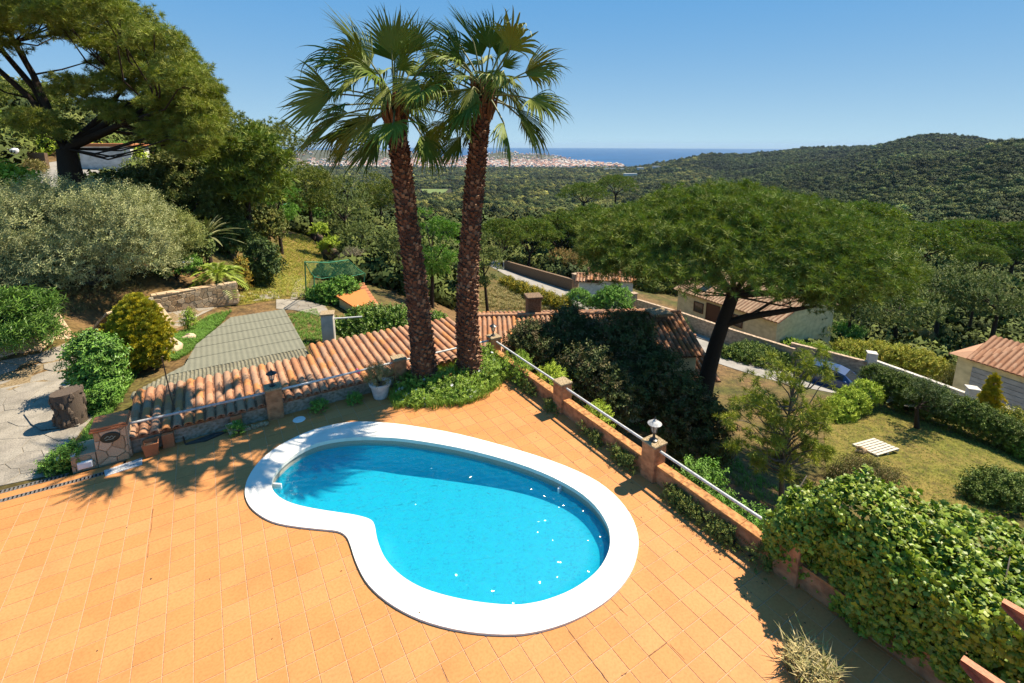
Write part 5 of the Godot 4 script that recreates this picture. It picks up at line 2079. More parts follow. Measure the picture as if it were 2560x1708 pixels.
func road_and_houses() -> void:
	# the road: a strip along its middle line
	var line := [[-4, 66], [1.2, 54], [5.4, 45], [10.5, 38.5], [15.2, 33.6], [19.2, 29.3], [22.5, 27.0], [27, 25], [33, 23]]
	var lft := PackedVector2Array()
	var rgt := PackedVector2Array()
	for k in line.size():
		var d := Vector2(line[mini(k + 1, line.size() - 1)][0] - line[maxi(k - 1, 0)][0], -(line[mini(k + 1, line.size() - 1)][1] - line[maxi(k - 1, 0)][1])).normalized()
		var s := Vector2(-d.y, d.x) * 2.4
		var p := Vector2(line[k][0], -line[k][1])
		lft.append(p + s)
		rgt.append(p - s)
	rgt.reverse()
	var poly := lft.duplicate()
	poly.append_array(rgt)
	struct("road", drape(poly, 1.0, .03), M.road)
	var kb := mb()
	var walk := []
	for k in line.size():
		var d := Vector3(line[mini(k + 1, line.size() - 1)][0] - line[maxi(k - 1, 0)][0], 0, -(line[mini(k + 1, line.size() - 1)][1] - line[maxi(k - 1, 0)][1])).normalized()
		var s := d.cross(up) * -2.45
		var p := Vector3(line[k][0], 0, -line[k][1])
		walk.append([on_ground(p + s), on_ground(p + s * 1.42), s.normalized()])
	for k in walk.size() - 1:
		var a: Vector3 = walk[k][0] + up * .14
		var b: Vector3 = walk[k + 1][0] + up * .14
		var c: Vector3 = walk[k + 1][1] + up * .16
		var d: Vector3 = walk[k][1] + up * .16
		kb.quad(a - up * .3, b - up * .3, b, a)
		kb.quad(a, b, c, d)
	struct("pavement", kb, M.road)
	# beige wall in front of the yellow house
	var bw := []
	for k in [3, 4, 5]:
		bw.append(walk[k][1] + walk[k][2] * .1 + up * .1)
	bw[0] = level(1592, 772, -8.1)
	bw = [level(1592, 772, -8.15), level(1700, 806, -8.2), level(1830, 852, -8.3), level(1985, 902, -8.4)]
	road_wall("road_wall", "long beige rendered road wall in front of the yellow house", bw, .85, .22, M.wall_beige, M.wall_beige)
	road_wall("road_wall", "low dark brown wall on the far side of the road by the pines", [level(1262, 672, -8.0), level(1330, 692, -8.0), level(1432, 722, -8.1)], .95, .25, M.wall_brown, M.wall_brown)
	for q in [[1437, 718, 1.4], [1478, 738, 1.3], [1583, 765, 1.2]]:
		var m := mb()
		var p := level(q[0], q[1], -8.1)
		m.box(Transform3D(Basis(up, .5), p + up * q[2] * .5), Vector3(.5, q[2], .5), .03)
		m.box(Transform3D(Basis(up, .5), p + up * (q[2] + .04)), Vector3(.6, .08, .6), .02)
		single("gate_pillar", m, M.wall_beige, "square beige gate pillar beside the road", "pillar", "gate pillars beside the road")
	# house just below the terrace
	var h1 := thing("tiled_house", "house with a long clay tile roof just below the terrace wall", "house", Vector3(3, -5.3, -21))
	var R0 := level(1192, 792, -1.0)
	var R1 := level(1690, 800, -1.35)
	R1.y = -1.0
	R1 = R0 + (R1 - R0).normalized() * 9.4
	gable(h1, R0, R1, 2.9, .85, 2.7, .75, -6.5, M.house_cream, .215, .36, 0)
	var al := (R1 - R0).normalized()
	var back := Vector3.UP.cross(al)
	if back.z > 0:
		back = -back
	# lower wing on the right
	var W0 := level(1600, 845, -2.0)
	var w1 := thing("tiled_wing", "small tiled wing in the shade at the corner of the lower house", "house", W0)
	gable(w1, W0, W0 + al * 2.6, 2.6, .9, 1.2, .35, -6.5, M.house_cream, .215, .36, 0, 3)
	var c1 := mb()
	var cp := far(1333, 790, -R0.z + .6)
	c1.box(Transform3D(Basis(up, .2), cp + up * .15), Vector3(.62, 1.5, .62), .03)
	c1.box(Transform3D(Basis(up, .2), cp + up * .95), Vector3(.75, .12, .75), .02)
	part("chimney", c1, M.wall_brown, h1)
	var c2 := mb()
	var cq := far(1645, 815, -R0.z + .2)
	c2.box(Transform3D(Basis(up, .2), cp * 0 + cq - up * .1), Vector3(.6, 1.3, .6), .02)
	part("chimney", c2, M.wall_brown, h1)
	var c3 := mb()
	c3.box(Transform3D(Basis(up, .2), cq + up * .66), Vector3(.95, .12, .95), .02)
	part("chimney_cap", c3, M.cap_stone, h1)
	var an := mb()
	var ap := far(1232, 820, -R0.z - 1.2)
	an.tube([ap - up * 1.0, ap + up * .8], [.012, .01], 5)
	an.tube([ap + up * .75 + al * -.05, ap + up * .85 + al * .75], [.008, .008], 4)
	for k in 5:
		an.tube([ap + up * (.75 + .02 * k) + al * (.1 + k * .14) - back * .15, ap + up * (.75 + .02 * k) + al * (.1 + k * .14) + back * .15], [.006, .006], 4)
	single("roof_aerial", an, M.iron_black, "thin aerial standing above the clay tile roof below", "aerial")
	# white house with orange roof across the road
	var h2 := thing("white_house", "white house with an orange roof across the road behind trees", "house", Vector3(9, -8.5, -52))
	var q0 := level(1470, 672, -5.6)
	gable(h2, q0, q0 + Vector3(4.6, 0, 1.0), 2.0, .6, 2.0, .6, -9.5, M.house_white, .28, .45, 0)
	var h4 := thing("gatehouse", "small white gatehouse with an orange roof beside the road", "house", level(1440, 705, -8))
	var g0 := level(1442, 684, -6.0)
	gable(h4, g0, g0 + Vector3(2.2, 0, .5), 1.3, .45, 1.3, .45, -9.5, M.house_white, .3, .5, 0)
	# yellow house
	var h3 := thing("yellow_house", "pale yellow house with a brown tiled roof behind the big umbrella pine", "house", Vector3(15, -9, -40))
	var E0 := level(1683, 722, -6.4)
	var E1 := level(1940, 806, -6.4)
	var a3 := (E1 - E0).normalized()
	var b3 := Vector3.UP.cross(a3)
	if b3.z > 0:
		b3 = -b3
	var w3 := (E1 - E0).length()
	gable(h3, E0 + b3 * 4.2 + up * 1.35, E0 + b3 * 4.2 + up * 1.35 + a3 * (w3 + .2), 4.2, 1.35, 4.2, 1.35, -9.8, M.house_cream, .3, .42, 0, -1)
	var wp := E0 + b3 * .33
	opening(h3, "window", wp + a3 * w3 * .27 - up * 1.05, a3, .95, .85, M.wood_brown, M.glass_dark)
	opening(h3, "door", wp + a3 * w3 * .42 - up * 1.45, a3, 1.3, 2.1, M.wood_brown, M.wood_brown)
	opening(h3, "window", wp + a3 * w3 * .66 - up * 1.05, a3, .9, .9, M.wood_brown, M.glass_dark)
	var ch := mb()
	var cc := E0 + b3 * 2.2 + a3 * w3 * .24 + up * 1.1
	ch.box(Transform3D(Basis(a3, up, a3.cross(up)), cc), Vector3(.8, 1.5, .7), .03)
	part("chimney", ch, M.house_cream, h3)
	var bc := mb()
	var b0 := E0 - b3 * 1.0 - up * 2.2
	for k in 2:
		bc.tube([b0 + up * k * .35, b0 + a3 * (w3 + 1.0) + up * k * .35], [.03, .03], 5)
	single("terrace_rail", bc, M.metal_grey, "thin grey rail along the front of the yellow house", "handrail")
	# garage house at the right edge
	var h5 := thing("garage_house", "cream garage with a red clay tile roof and a grey roller door", "house", level(2470, 1010, -9))
	var G0 := level(2372, 882, -6.2)
	var G1 := level(2560, 942, -6.2)
	var a5 := (G1 - G0).normalized()
	var b5 := Vector3.UP.cross(a5)
	if b5.z > 0:
		b5 = -b5
	var w5 := 8.0
	var hip := 2.6
	var apex := G0 + b5 * hip + a5 * hip + up * 1.05
	tile_roof(h5, G0 + a5 * .9, a5, (b5 * hip + up * 1.05).normalized(), w5, Vector2(hip, 1.05).length(), .26, .40, 160, 3)
	var hp := mb()
	var back5 := G0 + b5 * hip * 2
	hp.tri(G0 - up * .02, apex + up * .04, back5)
	hp.quad(G0 - up * .02, G0 + a5 * 1.0, apex + a5 * .2 + up * .04, apex + up * .04)
	hp.quad(back5, apex + up * .02, apex + a5 * 8 + up * .02, back5 + a5 * 9)
	hp.tri(G0 - up * .14, back5 - up * .12, apex - up * .1)
	part("hip_slope", hp, M.roof1, h5)
	var wm := mb()
	var k0 := G0 + a5 * .35 + b5 * .35
	var fl := -10.2
	for q in [[k0, k0 + a5 * 8.5], [k0 + b5 * 4.4, k0]]:
		wm.quad(Vector3(q[0].x, fl, q[0].z), Vector3(q[1].x, fl, q[1].z), q[1] - up * .05, q[0] - up * .05)
	part("wall", wm, M.house_cream, h5)
	for j in 9:
		var sm := mb()
		sm.box(Transform3D(Basis(a5, up, a5.cross(up)), k0 + a5 * 3.6 - b5 * .03 - up * (.65 + j * .3)), Vector3(5.6, .28, .05), .012)
		part("door_slat", sm, M.shutter, h5)
	# white wall with posts, in front of the garage
	var ww := [level(2172, 936, -8.3), level(2300, 985, -8.3), level(2420, 1032, -8.3), level(2580, 1095, -8.3)]
	road_wall("road_wall", "long off white road wall between the hedge and the garage", ww, 1.05, .2, M.wall_white, M.wall_white)
	for k in [0, 2, 3]:
		var m := mb()
		m.box(Transform3D(Basis(up, -.4), ww[k] + up * .7 + Vector3(0, 0, .05)), Vector3(.5, 1.6, .5), .02)
		m.box(Transform3D(Basis(up, -.4), ww[k] + up * 1.53), Vector3(.58, .07, .58), .01)
		single("wall_post", m, M.wall_white, {0: "square off white post where the creeper wall meets the off white wall", 2: "square off white post beside the yellow feathery conifer", 3: "square off white post before the middle of the garage door"}[k], "post", "posts of the off white road wall")
	var vw := [level(1975, 888, -8.2), level(2080, 915, -8.3), level(2172, 940, -8.35)]
	road_wall("road_wall", "beige wall under a thick green creeper behind the blue car", vw, .9, .22, M.wall_beige, M.wall_beige)
	street_lamp(level(2398, 962, -9.0))
	car(level(2088, 948, -8.45), Vector3(19.2 - 15.2, 0, -(29.3 - 33.6)).normalized())
func street_lamp(p: Vector3) -> void:
	var t := thing("street_lamp", "street lamp with a flat grey head in front of the garage", "street lamp", p)
	var top := far(2406, 905, -p.z)
	var m := mb()
	m.tube([p - up * .5, Vector3(p.x, top.y, p.z)], [.06, .045], 8)
	part("pole", m, M.wall_beige, t)
	var y := Vector3(p.x, top.y, p.z)
	var k := 1.0 / ppm(y)
	var a := mb()
	for s in [-1, 1]:
		a.tube([y, y + Vector3(s * 4 * k, 8 * k, 0), y + Vector3(s * 9 * k, 14 * k, 0)], [.035, .03, .03], 6)
	part("bracket", a, M.wood_brown, t)
	var h := mb()
	h.lathe(y + up * 14 * k, [Vector2(0, 0), Vector2(.28, 0), Vector2(.30, .05), Vector2(.22, .14), Vector2(.1, .19), Vector2(0, .2)], 16)
	part("head", h, M.metal_grey, t)
func car(p: Vector3, d: Vector3) -> void:
	p = on_ground(p, .04)
	var s := up.cross(d).normalized()     # to the left of the driving direction
	var t := thing("parked_car", "dark blue estate car parked below the creeper covered wall", "car", p)
	# body from lengthwise stations: x along, half width, sill, belt, roof half width, roof height
	var st := [[-2.15, .72, .42, .80, .60, .84], [-2.08, .82, .30, .92, .66, 1.02], [-1.75, .86, .26, .95, .62, 1.38], [-.9, .87, .25, .95, .64, 1.46], [.1, .87, .25, .93, .62, 1.44], [.62, .87, .25, .92, .62, 1.30], [1.15, .86, .26, .90, .70, .95], [1.75, .83, .28, .82, .66, .85], [2.08, .74, .36, .68, .56, .72]]
	var body := mb()
	var rings := []
	for q in st:
		var o: Vector3 = p + d * q[0]
		rings.append([o + s * q[1] + up * q[2], o + s * q[1] + up * q[3], o + s * q[4] + up * q[5], o - s * q[4] + up * q[5], o - s * q[1] + up * q[3], o - s * q[1] + up * q[2]])
	for k in rings.size() - 1:
		for j in 5:
			body.quad(rings[k][j], rings[k][j + 1], rings[k + 1][j + 1], rings[k + 1][j])
	for k in [0, rings.size() - 1]:
		var g = rings[k]
		body.quad(g[0], g[1], g[4], g[5])
		body.quad(g[1], g[2], g[3], g[4])
	part("body", body, M.car_blue, t)
	var gl := mb()
	for k in range(2, 5):
		for j in [1, 3]:
			var a: Vector3 = rings[k][j].lerp(rings[k][j + 1], .14 if j == 1 else .16)
			var b: Vector3 = rings[k][j].lerp(rings[k][j + 1], .84 if j == 1 else .86)
			var c: Vector3 = rings[k + 1][j].lerp(rings[k + 1][j + 1], .84 if j == 1 else .86)
			var e: Vector3 = rings[k + 1][j].lerp(rings[k + 1][j + 1], .14 if j == 1 else .16)
			var o := (s if j == 1 else -s) * .012 + up * .006
			gl.quad(a.lerp(e, .06) + o, b.lerp(c, .06) + o, c.lerp(b, .06) + o, e.lerp(a, .06) + o)
	part("side_window", gl, M.glass_dark, t)
	var ws := mb()
	var u := up * .012 + d * .01
	ws.quad(rings[5][2].lerp(rings[5][3], .06) + u, rings[6][2].lerp(rings[6][3], .06) + u, rings[6][3].lerp(rings[6][2], .06) + u, rings[5][3].lerp(rings[5][2], .06) + u)
	part("windscreen", ws, M.glass_dark, t)
	var rw := mb()
	var u2 := up * .012 - d * .01
	rw.quad(rings[1][2].lerp(rings[1][3], .08) + u2, rings[2][2].lerp(rings[2][3], .08) + u2, rings[2][3].lerp(rings[2][2], .08) + u2, rings[1][3].lerp(rings[1][2], .08) + u2)
	part("rear_window", rw, M.glass_dark, t)
	for x in [-1.35, 1.32]:
		for z in [-1, 1]:
			var c: Vector3 = p + d * x + s * z * .79 + up * .31
			var w := mb()
			w.tube([c - s * .1, c + s * .1], [.31, .31], 18)
			var wh := part("wheel", w, M.rubber, t)
			var ri := mb()
			ri.tube([c + s * z * .09, c + s * z * .115], [.2, .17], 12)
			part("rim", ri, M.chrome, wh)
	for z in [-1, 1]:
		var hm := mb()
		hm.blob(p + d * 2.0 + s * z * .52 + up * .70, Vector3(.16, .09, .16), 3, .05, 10, 6)
		part("headlight", hm, M.lamp_clear, t)
		var mi := mb()
		mi.blob(p + d * .75 + s * z * .96 + up * .98, Vector3(.11, .07, .09), 4, .05, 8, 6)
		part("mirror", mi, M.car_blue, t)

# ---------- fan palms ----------
# one fan leaf: stalk from the trunk head to the hub, blade from hub towards tip
func frond(t: Node3D, head: Vector3, hub: Vector3, tip: Vector3, face: Vector3, spread: float, droop: float, mi: int) -> void:
	var m := mb()
	m.coloured = true
	var tone: Color = [Color(.105, .150, .016), Color(.135, .180, .020), Color(.080, .120, .015), Color(.17, .195, .03)][mi % 4]
	var ax := (tip - hub) * 1.06
	var l := ax.length()
	ax = ax.normalized()
	var sd := ax.cross(face).normalized()
	var nm := sd.cross(ax).normalized()
	# blade
	var n := 32
	var segs := [0.0, .2, .4, .54, .66, .78, .89, 1.0]
	for i in n:
		var q := (i + .5) / n * 2.0 - 1.0
		var th := q * spread
		var d := ax * cos(th) + sd * sin(th)
		var across := -ax * sin(th) + sd * cos(th)
		var len_ := l * (1.0 - .22 * absf(q) ** 2.0) * r(.93, 1.05)
		var half := spread / n * 1.2
		var fall: float = droop * r(.55, 1.6)
		var stray := r(-.2, .2) if rng.randf() < .75 else r(-.7, .7)
		len_ *= r(.8, 1.1)
		var L0 := []
		var C0 := []
		var R0 := []
		var c := hub
		var last := 0.0
		for u in segs:
			var w: float = len_ * u * half
			if u > .58:
				w = len_ * .58 * half * (1.0 - (u - .58) / .42) * 1.05
			var bend := clampf((u - .3) / .7, 0.0, 1.0) ** 1.2 * fall
			var dir := (d * (1.0 - minf(bend, .95)) - up * bend + nm * .22 * q * q + (across * stray + Vector3(-.12, 0, .05)) * clampf((u - .45) / .55, 0.0, 1.0)).normalized()
			c += dir * len_ * (u - last)
			last = u
			L0.append(c - across * w + nm * w * .35)
			C0.append(c - nm * w * .35)
			R0.append(c + across * w + nm * w * .35)
		for k in segs.size() - 1:
			var dry := clampf((segs[k] - .74) * 2.4, 0.0, .75)
			m.tint = tone.lerp(Color(.26, .23, .10), dry) * r(.9, 1.1)
			m.quad(C0[k], L0[k], L0[k + 1], C0[k + 1])
			m.quad(R0[k], C0[k], C0[k + 1], R0[k + 1])
	var o := part("frond", m, M.palm_leaf, t)
	var st := mb()
	var mid := head.lerp(hub, .5) + up * .06 * (hub - head).length()
	st.tube([head, head.lerp(mid, .5) + up * .02, mid, mid.lerp(hub, .55) + up * .01, hub, hub + ax * l * .12], [.045, .032, .026, .022, .02, .008], 6, false)
	part("stalk", st, M.palm_stalk, o)
func palm(label: String, px: Array, f: float, base_r: float, fronds: Array, seed_: int) -> void:
	rng.seed = seed_
	# px: trunk middle line as pixels, from the ground up
	var pts := []
	for q in px:
		pts.append(far(q[0], q[1], f))
	pts[0].y = -.1
	var t := thing("fan_palm", label, "palm tree", Vector3(pts[0].x, 0, pts[0].z), "two fan palms beside the pool")
	var curve := Curve3D.new()
	for p in pts:
		curve.add_point(p)
	for k in range(1, pts.size() - 1):
		var d: Vector3 = (pts[k + 1] - pts[k - 1]) * .18
		curve.set_point_in(k, -d)
		curve.set_point_out(k, d)
	var h := curve.get_baked_length()
	var tp := []
	var tr := []
	for k in 25:
		var u := k / 24.0
		tp.append(curve.sample_baked(u * h))
		tr.append(base_r * (1.0 + .35 * exp(-u * 9.0)) * lerpf(1.0, .72, u) * .84)
	var tk := mb()
	tk.tube(tp, tr, 16)
	part("trunk", tk, M.palm_bark, t)
	# cut leaf bases in spirals
	var stub := mb()
	stub.quad(Vector3(-.06, -.05, 0), Vector3(.06, -.05, 0), Vector3(.045, .06, .055), Vector3(-.045, .06, .055))
	stub.quad(Vector3(-.045, .06, .055), Vector3(.045, .06, .055), Vector3(.04, .075, .015), Vector3(-.04, .075, .015))
	stub.tri(Vector3(-.06, -.05, 0), Vector3(-.045, .06, .055), Vector3(-.04, .075, .015))
	stub.tri(Vector3(.06, -.05, 0), Vector3(.04, .075, .015), Vector3(.045, .06, .055))
	var xs := []
	var cs := []
	var n := int(h / .0072)
	for k in n:
		var u := (k + .5) / n
		if u < .035:
			continue
		var p := curve.sample_baked(u * h)
		var q := curve.sample_baked(minf(h, u * h + .1))
		var tan_ := (q - p).normalized() if q.distance_to(p) > .01 else up
		var a := k * 2.39996 + r(-.12, .12)
		var d := Vector3(cos(a), 0, sin(a))
		d = (d - tan_ * d.dot(tan_)).normalized()
		var rad: float = base_r * (1.0 + .35 * exp(-u * 9.0)) * lerpf(1.0, .72, u) * .82
		var bs := Basis(tan_.cross(d).normalized(), tan_, d).scaled(Vector3.ONE)
		xs.append(Transform3D(bs * Basis(Vector3.RIGHT, r(-.25, .2)) * Basis(Vector3.BACK, r(-.2, .2)) * Basis().scaled(Vector3(r(.55, 1.0), r(.6, 1.2), r(.5, 1.7))), p + d * rad))
		cs.append([Color(0.3105, 0.1350, 0.0675), Color(0.2295, 0.0972, 0.0513), Color(0.4590, 0.2565, 0.1485), Color(0.1620, 0.0702, 0.0405)][rng.randi() % 4] * r(.8, 1.2))
	many("leaf_bases", stub.mesh(), M.palm_boot, xs, cs, t)
	# fibrous orange brown head
	var head: Vector3 = tp[24]
	var hd := mb()
	for k in 46:
		var a := k * 2.4
		var d := Vector3(cos(a), 0, sin(a))
		var y := r(-.45, .25)
		hd.tube([head + d * base_r * .5 + up * (y - .1), head + d * base_r * r(.7, .95) + up * (y + .18), head + d * base_r * r(.75, 1.2) + up * (y + .4)], [.05, .045, .02], 5)
	part("crown_shaft", hd, mat("palm_head", lin(.30, .13, .045), .9, {"tex": "bark", "size": .3}), t)
	for i in fronds.size():
		var q = fronds[i]
		var df: float = q[4]
		var hub := far(680 + q[0] / 2.9375, q[1] / 2.9375, f + df * .55)
		var tip := far(680 + q[2] / 2.9375, q[3] / 2.9375, f + df)
		var fc: Vector3 = q[5] if q.size() > 5 else Vector3(r(-.3, .3), .75, .55)
		frond(t, head + up * r(-.05, .25), hub, tip, fc, q[6] if q.size() > 6 else r(1.0, 1.35), q[7] if q.size() > 7 else r(.5, .9), rng.randi())
		if i % 1 == 0 and i < 16:
			# more leaves behind and between, at all heights
			var az := i * 2.39996 + seed_
			var el := lerpf(-.75, 1.15, (i + .5) / 16.0)
			var d := Vector3(cos(az) * cos(el), sin(el), sin(az) * cos(el))
			var h2 := head + d * r(1.0, 1.35) + up * .1
			var t2 := h2 + (d + Vector3(-.25, -.25, 0)).normalized() * r(.95, 1.25)
			frond(t, head + up * r(-.05, .25), h2, t2, (up * .8 + ball() * .6).normalized(), r(.9, 1.3), r(.55, 1.0), rng.randi())
func palms() -> void:
	mat("palm_leaf", Color.WHITE, .55, {"vc": 1, "spec": .25, "back": Color(.16, .19, .03)})
	mat("palm_stalk", lin(.13, .14, .04), .5)
	var V := func(x: float, y: float, z: float) -> Vector3: return Vector3(x, y, z)
	palm("left fan palm whose trunk leans slightly, in the planting bed", [[1064, 965], [1058, 900], [1047, 780], [1032, 650], [1017, 540], [1005, 430], [995, 350], [988, 282]], 12.75, .345, [
		[740, 480, 470, 60, .3, Vector3(.6, .3, .3), .55, .25], [880, 400, 900, 30, .1, Vector3(0, .1, 1), 1.0, .15], [640, 480, 190, 270, .5, Vector3(.2, .8, .6), .95, .8],
		[740, 545, 270, 590, -.6, Vector3(0, .9, .5), 1.0, .8], [455, 690, 10, 780, .2, Vector3(.1, .5, .8), 1.05, .35], [560, 830, 120, 1060, .6, Vector3(-.3, .8, .5), 1.0, .6],
		[760, 860, 420, 1080, -.8, Vector3(-.2, .6, .8), .9, .6], [790, 985, 530, 1290, -.6, Vector3(-.3, .5, .8), .95, .35], [750, 900, 240, 990, .9, Vector3(0, .9, .3), 1.0, .8],
		[1075, 600, 840, 750, -1.3, Vector3(.1, .5, .9), .9, .5], [1000, 400, 1140, 120, .4, Vector3(.5, .3, .8), .7, .3], [1050, 560, 1310, 470, .3, Vector3(.1, .9, .5), 1.0, .8],
		[1040, 850, 1200, 1010, .5, Vector3(.4, .7, .5), .9, .7], [960, 430, 990, 160, .9, Vector3(-.2, .2, 1), .9, .2], [1000, 620, 1260, 700, 1.0, Vector3(.2, .8, .5), 1.0, .8],
		[700, 540, 420, 330, 1.2, Vector3(-.1, .8, .5), 1.0, .6], [850, 640, 640, 840, -1.4, Vector3(-.2, .7, .7), 1.0, .8], [900, 450, 780, 150, 1.0, Vector3(.1, .2, 1), .9, .3], [1020, 720, 1200, 880, -.7, Vector3(.3, .7, .6), .9, .8], [640, 900, 380, 1200, .9, Vector3(-.2, .6, .6), .9, .5], [1000, 560, 1130, 420, 1.3, Vector3(.2, .6, .7), 1.1, .5], [920, 520, 1080, 300, -.5, Vector3(0, .5, .9), .9, .5]], 101)
	palm("right fan palm with the taller straight trunk in the planting bed", [[1180, 955], [1172, 880], [1168, 780], [1172, 650], [1180, 540], [1190, 420], [1200, 330], [1210, 248]], 13.1, .335, [
		[1600, 360, 1600, 60, .2, Vector3(0, .1, 1), .95, .15], [1480, 310, 1320, 20, .3, Vector3(.7, .3, .5), .5, .2], [1380, 335, 1130, 95, .4, Vector3(.5, .6, .5), .6, .3],
		[1690, 490, 1840, 400, -.3, Vector3(.2, .3, .9), .8, .2], [1870, 560, 2180, 420, .2, Vector3(.1, .8, .6), 1.0, .75], [1900, 725, 2230, 800, -.2, Vector3(.2, .8, .6), 1.0, .7],
		[1790, 800, 2060, 1130, .3, Vector3(.4, .7, .5), .8, .55], [1700, 520, 1540, 700, -1.1, Vector3(.1, .6, .9), .85, .5], [1290, 480, 1080, 370, .6, Vector3(0, .8, .5), 1.0, .6],
		[1400, 660, 1110, 820, -.4, Vector3(-.2, .8, .6), 1.0, .8], [1450, 830, 1160, 1010, .2, Vector3(-.3, .8, .5), 1.0, .7], [1390, 1000, 1210, 1260, -.6, Vector3(-.3, .6, .7), .8, .4],
		[1500, 880, 1360, 1080, .7, Vector3(-.2, .7, .6), .9, .7], [1240, 520, 1150, 780, .9, Vector3(-.3, .6, .7), 1.0, .6], [1540, 420, 1440, 170, 1.0, Vector3(-.1, .2, 1), .9, .2], [1660, 420, 1700, 160, .9, Vector3(.3, .2, 1), .8, .3],
		[1720, 640, 1900, 900, 1.0, Vector3(.3, .8, .4), .9, .7], [1440, 560, 1220, 520, -1.2, Vector3(-.1, .8, .6), 1.0, .9], [1480, 640, 1300, 900, -1.3, Vector3(-.2, .7, .7), .9, .7], [1620, 560, 1900, 620, 1.3, Vector3(.2, .9, .3), 1.0, .8], [1420, 470, 1250, 330, -.8, Vector3(-.1, .5, .9), .9, .5]], 202)

# ---------- pines and other trees ----------
func in_px(poly: Array, n: int, f: float, spread: float, size: float, squash := .62) -> Array:
	var g := PackedVector2Array()
	for q in poly:
		g.append(Vector2(q[0], q[1]))
	var lo := g[0]
	var hi := g[0]
	for p in g:
		lo = lo.min(p)
		hi = hi.max(p)
	var out := []
	var tries := 0
	while out.size() < n and tries < 4000:
		tries += 1
		var p := Vector2(r(lo.x, hi.x), r(lo.y, hi.y))
		if Geometry2D.is_point_in_polygon(p, g):
			var s := size * r(.75, 1.25)
			out.append([far(p.x, p.y, f + r(-spread, spread)), Vector3(s, s * squash, s)])
	return out
func dome(c: Vector3, rx: float, rz: float, h: float, n: int, size: float, squash := .55) -> Array:
	var out := []
	for k in n:
		var u := sqrt((k + .5) / n)
		var a := k * 2.39996
		var x := cos(a) * u
		var z := sin(a) * u
		var y := sqrt(maxf(0.0, 1.0 - u * u * .94)) 
		var s := size * r(.8, 1.25)
		out.append([c + Vector3(x * rx, y * h + r(-.3, .3), z * rz), Vector3(s, s * squash, s)])
	return out
func pines() -> void:
	rng.seed = 303
	# the large umbrella pine above the road
	var f := 18.0
	var b := far(1760, 960, f)
	b.y = ground(b.x, b.z)
	var cl := dome(far(1825, 705, f), 5.4, 4.9, 2.8, 215, .70, .85)
	cl.append_array(in_px([[1500, 560], [1620, 640], [1760, 690], [1700, 720], [1560, 690], [1480, 630]], 14, f, 1.5, .8))
	cl.append_array(in_px([[2000, 700], [2190, 640], [2230, 680], [2180, 740], [2080, 790], [1990, 790], [1960, 740]], 20, f, 1.6, .85))
	tree("umbrella_pine", "very large umbrella pine with a broad dome above the road and yellow house", "pine tree", b, far(1832, 740, f), .31, cl, L.tuft, 84, .74, PINE, {"limb": .40, "limb_every": 3, "twigs": 2, "primary": 9, "low": -.2, "bend": Vector3(-.25, 0, 0)}, "pines round the terrace")
	var low := mb()
	low.tube([far(1795, 815, f), far(1870, 792, f - .3), far(1960, 778, f - .6), far(2040, 765, f - .8)], [.16, .14, .11, .05], 8, false)
	low.tube([far(1870, 792, f - .3), far(1930, 755, f + .8), far(1990, 735, f + 1.2)], [.07, .05, .03], 6, false)
	part("low_limb", low, M.pine_bark, get_node("umbrella_pine"))
	# the large pine at the left edge
	f = 25.0
	b = far(185, 480, f)
	b.y = ground(b.x, b.z) - .3
	var c2 := in_px([[-250, -120], [250, -40], [350, 50], [450, 125], [520, 190], [540, 225], [480, 250], [400, 200], [300, 150], [190, 105], [60, 80], [-250, 110]], 175, f, 4.5, .82, .75)
	c2.append_array(in_px([[410, 205], [540, 230], [540, 330], [500, 395], [430, 410], [390, 350], [370, 290]], 64, f, 3.0, .72, .75))
	c2.append_array(in_px([[230, 110], [430, 180], [530, 235], [535, 360], [440, 420], [340, 340], [250, 240]], 56, f + 1.5, 3.0, .75, .75))
	c2.append_array(in_px([[150, 200], [300, 220], [400, 262], [350, 320], [260, 290], [140, 245]], 15, f, 2.0, .8))
	c2.append_array(in_px([[40, 290], [160, 285], [170, 330], [110, 350], [50, 330]], 7, f - 1.5, 1.2, .75))
	c2.append_array(in_px([[-250, 110], [30, 60], [60, 110], [-40, 170], [-250, 180]], 16, f, 3.0, .9))
	tree("umbrella_pine", "large spreading pine with a thick dark trunk above the olive slope", "pine tree", b, far(165, 372, f), .55, c2, L.tuft, 80, .86, [Color(.18, .215, .033), Color(.225, .25, .037), Color(.135, .17, .03), Color(.225, .225, .046)], {"limb": .36, "limb_every": 3, "twigs": 2, "low": -.2, "primary": 8}, "pines round the terrace")
	# pine with a straight trunk behind the cycad
	f = 29.0
	b = hit(628, 665)
	f = -b.z
	var c3 := in_px([[520, 400], [560, 370], [640, 340], [700, 400], [720, 450], [690, 500], [610, 520], [540, 490]], 46, f, 2.2, .9)
	tree("slender_pine", "pine with a slim straight trunk between the cycad and the grass lane", "pine tree", b, far(618, 470, f), .17, c3, L.tuft_wide, 44, 1.25, PINE, {"limb": .4, "limb_every": 4, "low": -.3}, "pines round the terrace")
	# young pine with bare grey branches, below the terrace wall
	f = 11.4
	b = far(1953, 1300, f)
	b.y = ground(b.x, b.z)
	var c4 := in_px([[1965, 890], [2010, 930], [2060, 1000], [2075, 1080], [2060, 1160], [2010, 1215], [1950, 1180], [1880, 1170], [1830, 1130], [1795, 1080], [1830, 1020], [1850, 960], [1900, 910]], 64, f, .95, .24, .8)
	c4.append_array(in_px([[1990, 880], [2060, 880], [2090, 940], [2070, 960], [2010, 930]], 8, f, .5, .2, .8))
